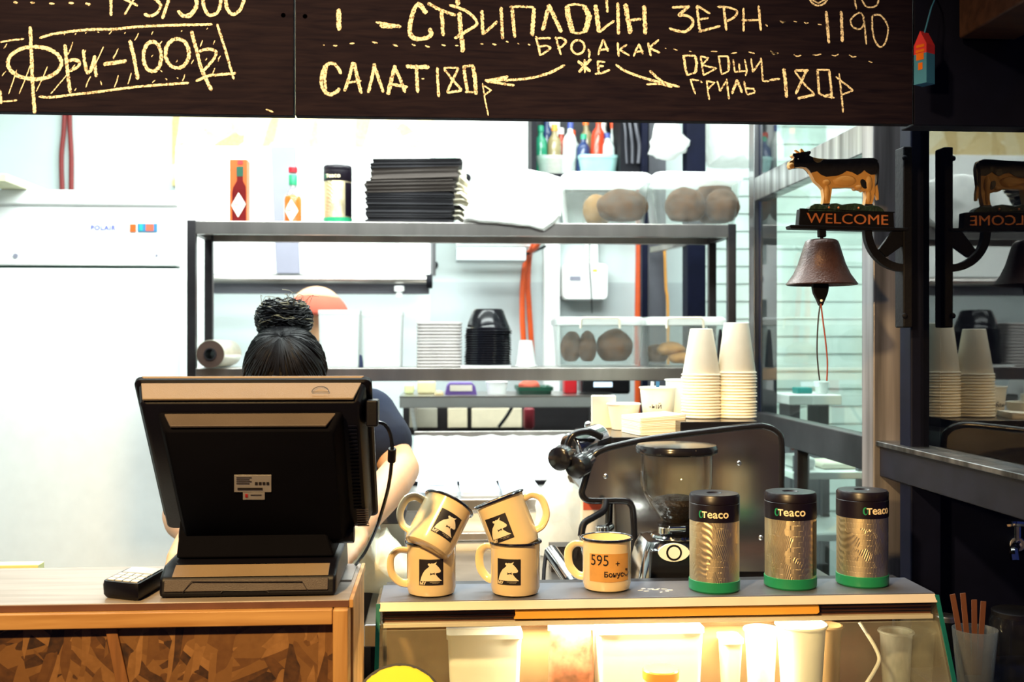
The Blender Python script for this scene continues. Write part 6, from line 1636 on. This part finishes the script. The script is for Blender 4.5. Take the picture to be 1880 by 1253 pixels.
MB().box(XL+.004, xm, YI-.008, YI, zB, ZL-.06).build('back_door', mat('warm_brown_panel',(0.36,0.22,0.11),0.5,var=0.35,vscale=8), t)
MB().box(xm-.02, XR-.004, YI, YI+.006, zB, ZL-.06).build('back_door', M['counter_edge'], t, label='dark back door')
MB().box(XL+.004, XR-.004, YLb-.005, YI, ZL-.064, ZL-.0045).build('rear_rail', M['steel_dark'], t)
zS = .965
MB().box(XL+.006, XR-.006, gy(zS)+.012, YI-.009, zS-.006, zS).build('inner_shelf', M['case_glass'], t)
MB().box(XL, XR, gy(zB), YI, .04, zB).build('cabinet_base', M['counter_edge'], t, bevel=.003)
lt = bpy.data.materials.new('lit_tube'); lt.use_nodes = True; e = lt.node_tree.nodes['Principled BSDF']; e.inputs['Emission Color'].default_value=(1,.72,.36,1); e.inputs['Emission Strength'].default_value=9; e.inputs['Base Color'].default_value=(1,.9,.7,1)
MB().cyl((at(1000,0,1.85).x,1.845,ZL-.022),(at(1480,0,1.85).x,1.845,ZL-.022),.007).build('lamp_tube', lt, t)
area('display_case_lamp', (at(1210,0,1.85).x, 1.83, ZL-.034), (R(-12),0,0), .46, .03, 13, (1.0,.80,.50))
# curly lamp wire inside
wire = smooth_path([at(1578,1143,1.80),at(1592,1165,1.79),at(1607,1190,1.78),at(1614,1212,1.77),at(1604,1235,1.76),at(1588,1262,1.75),at(1584,1290,1.75),at(1590,1330,1.76)],6)
o = MB().tube(wire,.0032,8).build('lamp_wire', M['white_plastic'], t)

# goods inside
def inner(name, x0,x1,ytop,Y,d,m,label,cat,r=.008,z0=zS+.001):
    a,b = at(x0,0,Y).x, at(x1,0,Y).x; zt = at((x0+x1)/2,ytop,Y).z
    mb = MB(); mb.loft([rrect(a+.006,b-.006,Y+.004,Y+d-.004,z0,r),rrect(a,b,Y,Y+d,zt-.008,r),rrect(a-.002,b+.002,Y-.002,Y+d+.002,zt-.008,r),rrect(a-.002,b+.002,Y-.002,Y+d+.002,zt,r),rrect(a+.004,b-.004,Y+.004,Y+d-.004,zt-.001,r)],True,True)
    o = mb.build(name,m,base=((a+b)/2,Y+d/2,z0)); tag(o,label,cat); return o
inner('white_tub', 822,958,1166,1.83,.07,M['white_plastic'],'low white tub in the display case under the first stack of mugs','tub')
t2 = thing('meat_pack', 'vacuum pack of marbled meat leaning in the display case', 'meat pack', (at(1050,0,1.84).x,1.85,zS))
a,b = at(1008,1250,1.83), at(1092,1160,1.83)
mb = MB(); mb.loft([rrect(a.x,b.x,1.845,1.86,zS+.001,.006),rrect(a.x,b.x,1.83,1.858,(zS+b.z)/2,.012),rrect(a.x+.004,b.x-.004,1.842,1.858,b.z,.006)],True,True)
bmesh.ops.subdivide_edges(mb.bm, edges=mb.bm.edges[:], cuts=2, use_grid_fill=True); mb.crumple(.003,60,2); mb.build('meat', M['meat'], t2)
MB().box(a.x,b.x,1.846,1.852,b.z-.002,b.z+.012).build('sealed_edge', M['tub_frost'], t2)
inner('white_box', 1097,1292,1156,1.83,.07,M['white_plastic'],'large bright white box in the middle of the display case','box')
t3 = thing('jam_jar', 'small jar with an orange lid standing before the bright white box', 'jar', (at(1213,0,1.765).x,1.765,zS))
c = (at(1213,0,1.765).x,1.765,0); zj = at(1213,1228,1.765).z; rj = sz(33,1213,1.765)
MB().lathe([(rj*.92,zS+.001),(rj*.95,zS+.005),(rj*.95,zj-.024),(rj*.85,zj-.016)],c,32,None,True,True).build('jar_body', mat('honey_glass',(0.80,0.50,0.22),0.15,var=0.1), t3)
MB().lathe([(rj,zj-.016),(rj*1.02,zj-.014),(rj*1.02,zj-.002),(rj*.95,zj),(.001,zj)],c,36,None,True,True).build('jar_lid', mat('orange_lid',(0.85,0.28,0.03),0.3), t3)
inner('beige_box', 1330,1365,1175,1.84,.05,M['paper'],'narrow beige box between the bright white box and the clear cup','box')
def case_cup(px,ytop,hr,Y,m,label,name='plastic_cup',rim=.0028):
    x = at(px,0,Y).x; zt = at(px,ytop,Y).z; r = sz(hr,px,Y); c=(x,Y,0)
    t = thing(name,label,'cup',(x,Y,zS))
    MB().lathe([(r*.74,zS+.001),(r*.97,zt),(r*.94,zt),(r*.72,zS+.004),(.001,zS+.004)],c,36).build('cup_wall',m,t)
    mb = MB(); mb.tube([(x+r*math.cos(a),Y+r*math.sin(a),zt) for a in [2*math.pi*k/32 for k in range(32)]],rim,6,True); mb.build('cup_rim',m,t)
    return t
case_cup(1397,1156,30,1.84,M['tub_frost'],'frosted clear cup next to the big white cup in the display case')
case_cup(1471,1147,45,1.80,M['white_plastic'],'big white cup under the second tea tin inside the display case','paper_cup')
case_cup(1520,1150,25,1.865,mat('tan_paper',(0.50,0.32,0.15),0.7),'tan paper cup half hidden behind the big white cup','paper_cup')
case_cup(1645,1160,30,1.86,M['tub_frost'],'frosted cup in the dim end of the display case by the lamp wire')

# round yellow sign on the glass
zs_ = at(732,1312,1.64).z; ctr = at(732,1309,1.615); gap_ = (gy(ctr.z)-ctr.y)/math.sqrt(1+SL*SL); rs_ = sz(88,732,1.60)
nrm = Vector((0,-1,SL)).normalized()
Mr = Matrix.Translation(ctr) @ nrm.to_track_quat('Z','X').to_matrix().to_4x4()
t = thing('round_sign', 'round yellow sign with a rough black border on the front of the display case', 'sign', ctr)
MB().lathe([(rs_*.965,-.0005),(rs_*.975,.003),(.001,.003)],(0,0,0),72,Mr,True,True).build('yellow_face', M['yellow'], t)
MB().cyl(ctr-nrm*.002, ctr-nrm*(gap_-.0005), .012).build('standoff', M['iron'], t)
mb = MB(); rg = random.Random(1); L=[[],[],[],[]]
for k in range(96):
    a = 2*math.pi*k/96; w0 = rs_*(.955+rg.uniform(-.012,.006))
    for i,(r_,z) in enumerate(((w0,.0036),(rs_,.0036),(rs_,-.003),(w0,-.003))): L[i].append(Mr @ Vector((r_*math.cos(a),r_*math.sin(a),z)))
mb.loft(L+[L[0]],False,False); mb.build('black_border', M['ink'], t)

# ================================================================== MUGS
RM, HM = .0405, .0865
SIL = [(430,1025),(440,985),(458,945),(480,912),(512,886),(524,872),(510,862),(508,850),(518,843),(538,848),(546,842),(560,846),(578,842),(600,828),(592,846),(586,856),(600,866),(620,888),(634,908),(642,922),(638,936),(622,942),(600,943),(585,948),(592,962),(610,985),(632,1008),(652,1025)]
TIE = [(530,938),(545,946),(562,944),(580,938),(576,950),(582,962),(560,954),(546,958),(530,964),(534,950)]
def nq(p, w): return [((x-542.5)/255*w, (937.5-y)/265*w*1.04) for x,y in p]
def mug(name, label, px, Y, rotz=0, logo=None, loc=None, eul=None, handle=180, group=None, note=False, z=None):
    p = at(px,0,Y)
    t = thing(name, label, 'mug', (0,0,0), group)
    prof = [(.001,.0),(RM*.80,.0),(RM*.94,.003),(RM,.012),(RM,HM-.006),(RM*1.02,HM-.002)]
    MB().lathe(prof+[(RM*1.02,HM),(RM*.97,HM),(RM*.965,.012),(RM*.90,.005),(.001,.004)],(0,0,0),56).build('body', M['cream'], t)
    mb = MB(); mb.tube([(RM*1.035*math.cos(a),RM*1.035*math.sin(a),HM-.0005) for a in [2*math.pi*k/56 for k in range(56)]],.0024,8,True); mb.build('rim', M['navy_rim'], t)
    a = R(handle); d = Vector((math.cos(a),math.sin(a),0))
    hp_ = smooth_path([d*RM*.96+Vector((0,0,HM*.83)), d*(RM+.014)+Vector((0,0,HM*.84)), d*(RM+.026)+Vector((0,0,HM*.70)), d*(RM+.025)+Vector((0,0,HM*.42)), d*(RM+.012)+Vector((0,0,HM*.24)), d*RM*.96+Vector((0,0,HM*.20))],5)
    MB().tube(hp_,.0046,10,flat=1.55).build('handle', M['cream'], t)
    if logo is not None:
        w_ = .0405; zc = HM*.49
        def hw(s): return [(-w_/2,-w_*.52),(-w_/2,w_*.52),(w_/2,w_*.52),(w_/2,-w_*.52)]
        lg = wrap(flat([hw(1)],.0003), RM, zc, logo, .003).build('printed_logo', M['ink'], t)
        wrap(flat([nq(SIL,w_)],.0006), RM, zc, logo, .003).build('logo_figure', M['gold_ink'], lg)
        wrap(flat([nq(TIE,w_)],.0009), RM, zc, logo, .003).build('logo_bow_tie', M['ink'], lg)
        wrap(text_mb('МУ',.0068,(-w_*.34,-.0007,-w_*.485),.0001,.0002), RM, zc, logo, .003).build('lettering', M['gold_ink'], lg)
        wrap(text_mb('————',.0040,(w_*.14,-.0007,-w_*.415),.0001), RM, zc, logo, .003).build('lettering', M['gold_ink'], lg)
        wrap(text_mb('БУРГЕРНАЯ' if False else 'ШАУРМА' if False else '·········',.0046,(w_*.17,-.0007,-w_*.475),.0001), RM, zc, logo, .003).build('lettering', M['gold_ink'], lg)
    if note:
        n = wrap(flat([[(-.0385,-.024),(-.0385,.0215),(-.005,.0225),(.034,.0215),(.0345,-.023),(-.002,-.0245)]],.0005), RM, HM*.50, R(2), .003).build('paper_label', M['kraft'], t)
        wrap(text_mb('595',.0255,(-.0155,-.0009,HM*.50+.003),.0001,0.0,sx=.85), RM, 0, R(-4), .002).build('lettering', M['ink'], n)
        wrap(text_mb('+',.0150,(.0105,-.0009,HM*.50+.001),.0001), RM, 0, R(2), .002).build('lettering', M['ink'], n)
        wrap(text_mb('Бонус',.0118,(.0035,-.0009,HM*.50-.0155),.0001,.0003), RM, 0, R(4), .002).build('lettering', M['ink'], n)
        mb = MB()
        mb.tube([(.027+.0055*math.cos(R(q)),-.0010,HM*.50-.009+.0055*math.sin(R(q))) for q in range(190,356,15)],.0007,5)
        mb.tube([(.0255,-.001,HM*.50-.003),(.0257,-.001,HM*.50-.0065)],.0007,5); mb.tube([(.0285,-.001,HM*.50-.003),(.0287,-.001,HM*.50-.0065)],.0007,5)
        wrap(mb, RM, 0, R(4), .003).build('smiley', M['ink'], n)
    t.location = loc if loc is not None else (p.x, Y, ZL)
    if eul: t.rotation_euler = eul
    return t
ml = (at(792,0,1.808).x, 1.808, ZL); mr = (at(946,0,1.800).x, 1.800, ZL)
mug('enamel_mug', 'upright cream enamel mug with the square logo, carrying the mug that tips towards the tins', 792, 1.808, logo=R(0), loc=ml, handle=186)
mug('enamel_mug', 'upright cream enamel mug with the square logo, under the mug tipped towards the register', 946, 1.80, logo=R(-20), loc=mr, handle=150)
u1 = at(806,1002,1.80)
mug('enamel_mug', 'tipped cream enamel mug showing its grey underside, resting in the mug nearest the register', 800, 1.80, logo=R(14), loc=(at(782,0,1.80).x, 1.772, ZL+.0785), eul=(R(-24),R(29),0), handle=172)
mug('enamel_mug', 'tipped cream enamel mug leaning towards the register, resting in the other logo mug', 935, 1.80, logo=R(-26), loc=(at(950,0,1.80).x, 1.798, ZL+.0745), eul=(R(-7),R(-21),0), handle=-4)
mug('enamel_mug', 'cream enamel mug with a brown handwritten paper label beside the first tea tin', 1114, 1.822, loc=(at(1114,0,1.822).x,1.822,ZL), handle=158, note=True)

# ================================================================== TEA TINS ON THE LEDGE
tea_tin(1311.5, 905, 1085, 46.5, 1.805, 'gold embossed tea tin beside the mug with the paper label, the most brightly lit', ZL, R(-17))
tea_tin(1451, 902, 1080, 47.5, 1.822, 'middle gold embossed tea tin on the ledge, with a dark panel down one side', ZL, R(-20), panel=R(66), spin=R(75))
tea_tin(1583, 899, 1076, 47, 1.830, 'gold embossed tea tin at the end of the ledge before the aluminium post', ZL, R(13), spin=R(160))
mb = MB()  # thin flat white streaks lying on the ledge
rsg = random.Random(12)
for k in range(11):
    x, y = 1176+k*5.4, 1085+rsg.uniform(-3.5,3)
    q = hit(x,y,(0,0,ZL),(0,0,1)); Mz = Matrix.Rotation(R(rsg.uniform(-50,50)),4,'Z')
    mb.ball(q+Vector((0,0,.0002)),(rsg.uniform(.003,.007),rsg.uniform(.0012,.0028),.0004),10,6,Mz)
o = mb.build('white_streaks', M['label_white'], base=hit(1200,1084,(0,0,ZL),(0,0,1))); tag(o,'thin white streaks on the ledge before the first tea tin','streak'); o['kind']='stuff'

# ================================================================== WELCOME BELL SIGN
YS = 1.925
def cw(x, y): return at(1420+x/4.177, 260+y/4.177, YS)
def cp(pts): return [((lambda v: (v.x, v.z))(cw(*p))) for p in pts]
t = thing('welcome_bell', 'black iron welcome bell bracket with a painted cow on the black door post', 'bell', (at(1672,0,1.95).x,1.95,at(0,600,1.95).z))
BODY = [(112,185),(116,158),(140,146),(150,125),(136,112),(140,98),(165,95),(185,92),(205,86),(240,84),(270,78),(276,92),(262,112),(290,125),(340,135),(420,142),(560,140),(680,132),(755,132),(785,148),(782,200),(770,250),(766,340),(768,385),(752,470),(742,492),(690,492),(700,430),(697,385),(688,383),(678,388),(662,378),(640,372),(630,378),(614,372),(606,358),(560,356),(520,358),(440,360),(435,400),(420,487),(368,490),(378,430),(370,370),(345,340),(310,310),(280,250),(265,225),(240,205),(200,200),(168,196),(150,208),(130,214),(116,206)]
mb = MB(); mb.prism(cp(BODY), YS-.007, YS+.007); cow = mb.build('cow_figure', M['cow_gold'], t, bevel=.0022, seg=3)
FARL = [(430,330),(440,400),(425,488),(395,488),(405,400),(400,330)]
PATCH = [(150,205),(148,150),(150,125),(136,112),(140,98),(165,95),(185,92),(205,86),(240,84),(270,78),(276,92),(262,112),(288,126),(296,152),(322,170),(345,165),(372,142),(420,142),(560,140),(680,132),(755,132),(785,148),(782,200),(772,258),(735,260),(700,240),(684,224),(655,248),(630,262),(590,240),(548,230),(510,255),(470,268),(430,272),(390,275),(352,258),(322,232),(276,246),(262,224),(240,205),(200,200)]
for s_, nm in ((-1,'front'),(1,'back')):
    mb = MB(); mb.prism(cp(PATCH), YS+s_*.0068, YS+s_*.0088); mb.build('black_patch', M['cow_black'], cow, bevel=.0008, label='black patch over the cow\'s head and back')
    mb = MB(); mb.prism(cp([(680+32*math.cos(a)*.8+6*math.sin(a), 330+36*math.sin(a)+8*math.cos(a)) for a in [2*math.pi*k/20 for k in range(20)]]), YS+s_*.0068, YS+s_*.0088); mb.build('black_patch', M['cow_black'], cow, bevel=.0006, label='small oval black patch on the haunch')
    for hp_ in ([(366,480),(422,478),(424,500),(360,502)],[(688,484),(748,484),(752,504),(684,504)]):
        mb = MB(); mb.prism(cp(hp_), YS+s_*.0060, YS+s_*.0092); mb.build('hoof', M['cow_black'], cow, bevel=.0006)
    # raised shoulder, belly and muzzle relief
    for (x,y,a,b) in ((395,318,34,26),(535,305,95,46),(640,355,30,18),(130,186,20,20),(720,330,30,70),(400,400,22,70),(718,430,20,55)):
        q = cw(x,y); mb = MB(); mb.ball((q.x, YS+s_*.006, q.z), (sz(a/4.177,1500,YS), .0042, sz(b/4.177,1500,YS)), 20, 12); mb.build('body_relief', M['cow_gold'], cow)
TAIL = [(780,148),(800,170),(804,200),(800,262),(792,330),(802,395),(803,450),(790,452),(774,400),(776,345),(786,300),(788,262),(788,200),(772,165)]
mb = MB(); mb.prism(cp(TAIL), YS-.004, YS+.004); mb.build('tail', M['cow_gold'], cow, bevel=.001)
mb = MB(); mb.prism(cp(TAIL[:5]+TAIL[9:]), YS-.0048, YS+.0048); mb.build('tail_top', M['cow_black'], cow)
for h in ([(185,92),(163,72),(160,66),(172,66),(205,88)],[(205,88),(203,62),(206,54),(216,58),(240,86)]):
    mb = MB(); mb.prism(cp(h), YS-.003, YS+.003); mb.build('horn', M['cow_gold'], cow, bevel=.0008)
for s_ in (-1,1):
    q = cw(178,140); MB().ball((q.x,YS+s_*.0085,q.z),.0012,10,6).build('eye', M['gold_ink'], cow)
mb = MB(); rgz = random.Random(6)
GR = [(258,522),(270,500),(300,484),(340,482),(372,494),(400,498),(430,480),(470,478),(510,490),(560,482),(610,478),(660,486),(690,500),(750,494),(790,502),(820,520),(838,548),(250,540)]
mb.prism(cp(GR), YS-.011, YS+.011); mb.build('grass_mound', M['grass'], t, bevel=.003)
for x,y in ((410,512),(482,514),(636,516)):
    q = cw(x,y); MB().ball((q.x,YS-.011,q.z),.0022,10,6).build('painted_flower', M['copper'], t)
mb = MB(); mb.prism(cp([(190,520),(905,546),(912,672),(178,650)]), YS-.010, YS+.010); pq = mb.build('name_plate', M['iron'], t, bevel=.0015)
for pp in ([(186,519),(909,546),(909,552),(186,525)],[(180,643),(912,664),(912,671),(180,650)]):
    mb = MB(); mb.prism(cp(pp), YS-.0125, YS-.009); mb.build('plate_border', M['iron'], pq)
q0, q1 = cw(240,628), cw(860,645); wd = (q1-q0).length
tm = text_mb('WELCOME', 1.0, (0,0,0), .0012, 0.0, 'LEFT')
mnx = min(v.co.x for v in tm.bm.verts); mxx = max(v.co.x for v in tm.bm.verts); mxz = max(v.co.z for v in tm.bm.verts)
hgt = sz(76/4.177,1500,YS); sl = (q1.z-q0.z)/wd
for v in tm.bm.verts:
    u_ = (v.co.x-mnx)/(mxx-mnx)*wd; v.co = Vector((q0.x+u_, YS-.0105+v.co.y, q0.z+u_*sl+v.co.z/mxz*hgt))
tm.build('lettering', M['copper'], pq)
mb = MB(); mb.prism(cp([(108,650),(120,645),(1010,668),(1010,690),(700,688),(115,672)]), YS-.013, YS+.013); mb.build('shelf_bar', M['iron'], t, bevel=.002)
# wall plate and scroll ring
a, b = at(1655,602,YS), at(1672.5,270,YS)
MB().box(a.x, b.x, YS-.008, YS+.03, a.z, b.z).build('wall_plate', M['iron'], t, bevel=.003)
for y in (290, 580):
    q = at(1661,y,YS-.010); MB().ball(q,(.005,.003,.005),12,8).build('plate_screw', M['iron'], t)
cc0 = (1000,690)
ring = [cw(cc0[0]+283*math.cos(R(a)), cc0[1]+283*math.sin(R(a))) for a in range(90,181,6)]
mb = MB()
o_ = [(cc0[0]+310*math.cos(R(a)), cc0[1]+310*math.sin(R(a))) for a in range(88,181,4)]; i_ = [(cc0[0]+252*math.cos(R(a)), cc0[1]+252*math.sin(R(a))) for a in range(180,87,-4)]
mb.prism(cp(o_+i_), YS-.007, YS+.007); mb.build('scroll_ring', M['iron'], t, bevel=.002)
mb = MB(); mb.prism(cp([(1000,690),(1000,790),(860,890),(800,830),(905,690)]), YS-.005, YS+.005); mb.build('scroll_brace', M['iron'], t, bevel=.0015)
# bell
cb = cw(370, 900); hwp = lambda n: sz(n/4.177, 1508, YS)
zz_ = lambda y: cw(370,y).z
bell = MB().lathe([(hwp(100),zz_(752)),(hwp(122),zz_(765)),(hwp(132),zz_(790)),(hwp(150),zz_(850)),(hwp(178),zz_(940)),(hwp(215),zz_(1020)),(hwp(258),zz_(1080)),(hwp(268),zz_(1094)),(hwp(262),zz_(1102)),(hwp(245),zz_(1085)),(hwp(200),zz_(1010)),(hwp(160),zz_(930)),(hwp(130),zz_(830)),(hwp(100),zz_(775)),(.001,zz_(772))], (cb.x,YS,0), 64, None, True, False).build('bell', M['bell'], t)
MB().lathe([(hwp(26),zz_(745)),(hwp(62),zz_(752)),(hwp(62),zz_(765)),(hwp(20),zz_(768))], (cb.x,YS,0), 32, None, True, True).build('bell_cap', M['iron'], bell)
MB().box(cb.x-hwp(28), cb.x+hwp(28), YS-.007, YS+.007, zz_(735), zz_(672)).build('hanger', M['iron'], t, bevel=.002)
MB().cyl((cb.x,YS,zz_(775)),(cb.x,YS,zz_(730)),.003).build('hanger_pin', M['iron'], t)
CL = [(300,1085),(416,1085),(420,1120),(412,1165),(392,1215),(372,1262),(350,1262),(330,1215),(305,1165),(296,1120)]
mb = MB(); mb.prism(cp(CL), YS-.006, YS+.006); cl = mb.build('clapper', M['iron'], bell, bevel=.002)
q = cw(359,1222); MB().ball((q.x,YS-.0062,q.z),.0026,12,6).build('cord_hole', M['white_plastic'], cl)
MB().cyl((cb.x,YS,zz_(1090)),(cb.x,YS,zz_(780)),.0025).build('clapper_rod', M['iron'], bell)
A_ = smooth_path([at(1506,558,YS-.005),at(1502,590,YS-.005),at(1500,640,YS-.005),at(1502,675,YS-.005),at(1505,699,YS-.005)],5)
B_ = smooth_path([at(1507,558,YS-.006),at(1511,590,YS-.006),at(1516,630,YS-.006),at(1519,665,YS-.006),at(1518,700,YS-.006)],5)
MB().tube(A_,.0013,6).build('pull_cord', M['ink'], bell)
MB().tube(B_,.0014,6).build('pull_cord', M['cord_red'], bell)

# ================================================================== BEYOND THE SIDE WINDOW
t = thing('side_shelf', 'white shelf seen through the side window behind the bell cord', 'shelf', (at(1490,0,3.05).x,3.05,0))
X0,X1 = at(1448,0,3.05).x, at(1546,0,3.05).x
MB().box(X0,X1,3.05,3.25,at(0,750,3.05).z,at(0,731,3.05).z).build('shelf_board', M['white_plastic'], t, bevel=.003)
MB().box(X0+.02,X0+.05,3.10,3.2,0,at(0,750,3.05).z).build('leg', M['grey'], t)
MB().box(X1-.05,X1-.02,3.10,3.2,0,at(0,750,3.05).z).build('leg', M['grey'], t)
zsh = at(0,731,3.05).z
cup('paper_cup',1508,702,731,sz(13,1508,3.1),sz(10,1508,3.1),3.12,M['white_plastic'],'small white cup on the white shelf under the bell cord','cup',z0=zsh+.0005)
o = block('turquoise_box',1464,1492,712,731,3.13,.05,M['teal'],'turquoise packet on the white shelf beside the small white cup','packet',.003,z0=zsh+.0005)
# kitchen stool-like wire frame and pale boxes low behind the glass
t = thing('serving_trolley', 'pale trolley behind the lower side window glass', 'trolley', (at(1500,0,2.75).x,2.75,0))
X0,X1 = at(1455,0,2.7).x, at(1600,0,2.7).x
for y in (880, 1000):
    MB().box(X0,X1,2.7,3.0,at(0,y+14,2.7).z,at(0,y,2.7).z).build('tray', M['white_plastic'], t, bevel=.003)
for x in (X0+.01,X1-.03):
    for yy in (2.71,2.97): MB().box(x,x+.02,yy,yy+.02,0,at(0,850,2.7).z).build('leg', M['grey'], t)
for i,(x0,x1,y0,y1,m,lab) in enumerate(((1460,1500,840,880,'white_plastic','white bundle on the pale trolley, nearer the coffee machine'),(1510,1590,850,880,'paper','cream bundle on the pale trolley, nearer the aluminium post'))):
    o = block('bundle',x0,x1,y0,y1,2.75,.12,M[m],lab,'bundle',.012,z0=at(0,880,2.7).z+.0005)

# ================================================================== DIM SHELF AT THE FAR END
YD = 1.80
zD = at(1760,1275,YD).z
t = thing('dark_side_shelf', 'dark shelf beside the end of the display case', 'shelf', (1.05,YD,0))
MB().box(.862,1.25,1.70,2.015,zD-.02,zD).build('shelf_board', M['dark'], t, bevel=.003)
for x in (.87,1.22): MB().box(x,x+.02,1.72,1.74,0,zD-.02).build('leg', M['dark'], t)
x0 = at(1782,0,YD).x
def pot(px, ytop, hr, Y, m, label, nm='utensil_cup'):
    x = at(px,0,Y).x; zt = at(px,ytop,Y).z; r = sz(hr,px,Y); c = (x,Y,0)
    t = thing(nm,label,'cup',(x,Y,zD))
    MB().lathe([(r*.72,zD+.001),(r,zt),(r*.95,zt),(r*.68,zD+.006),(.001,zD+.006)],c,32).build('cup_wall',m,t); return t
smoke = milky_mat('smoky_plastic',(0.22,0.24,0.26),0.55)
pot(1790,1155,40,YD,smoke,'smoky plastic cup of wooden stirrers on the dark shelf')
for i,(xb,xt,yt,lab) in enumerate(((1776,1749,1092,'wooden stirrer in the smoky cup, tilted furthest towards the case'),(1782,1768,1090,'wooden stirrer in the smoky cup, standing second'),(1790,1789,1102,'wooden stirrer in the smoky cup, upright'),(1797,1806,1105,'wooden stirrer in the smoky cup, tilted away from the case'))):
    a = at(xb,1240,YD+.006*(i%2)); b = at(xt,yt,YD+.008*(i%2))
    mb = MB(); d=(b-a).normalized(); s_=Vector((0,1,0)).cross(d)*.0045
    mb.loft([[a-s_,a+s_,a+s_+Vector((0,.0018,0)),a-s_+Vector((0,.0018,0))],[b-s_,b+s_,b+s_+Vector((0,.0018,0)),b-s_+Vector((0,.0018,0))]],True,True)
    o = mb.build('wooden_stirrer', mat('brown_stick',(0.16,0.06,0.03),0.6) if i==0 else bpy.data.materials['brown_stick'], base=a); tag(o,lab,'stirrer')
def jar(px, ytop, hr, Y, label, lidm):
    x = at(px,0,Y).x; zt = at(px,ytop,Y).z; r = sz(hr,px,Y); c=(x,Y,0)
    t = thing('storage_jar',label,'jar',(x,Y,zD))
    MB().lathe([(r*.95,zD+.001),(r,zD+.01),(r,zt-.02),(r*.85,zt-.008)],c,32,None,True,True).build('jar_body',M['hopper'],t)
    MB().lathe([(r*.9,zt-.010),(r*.92,zt-.002),(r*.85,zt),(.001,zt)],c,32,None,True,True).build('jar_lid',lidm,t)
jar(1865,1120,46,1.84,'glass jar at the edge of the dark shelf beyond the smoky cup',M['steel_dark'])
jar(1738,1130,22,1.92,'small pale-lidded jar on the dark shelf beside the end glass of the case',M['alu'])
t = thing('wall_tap', 'chrome tap glinting on the dark wall under the sill rail', 'tap', at(1868,1000,2.0))
MB().cyl(at(1868,1000,2.018),at(1868,1000,1.95),.014).build('valve_body', M['chrome'], t, bevel=.002)
MB().tube(smooth_path([at(1850,963,1.96),at(1868,962,1.95),at(1888,964,1.95)]),.006,8).build('lever', M['chrome'], t)
MB().tube([at(1868,998,1.955),at(1868,962,1.955)],.006,8).build('stem', M['chrome'], t)
MB().tube(smooth_path([at(1868,1000,1.95),at(1862,1010,1.92),at(1864,1030,1.91)]),.008,8).build('spout', M['chrome'], t)
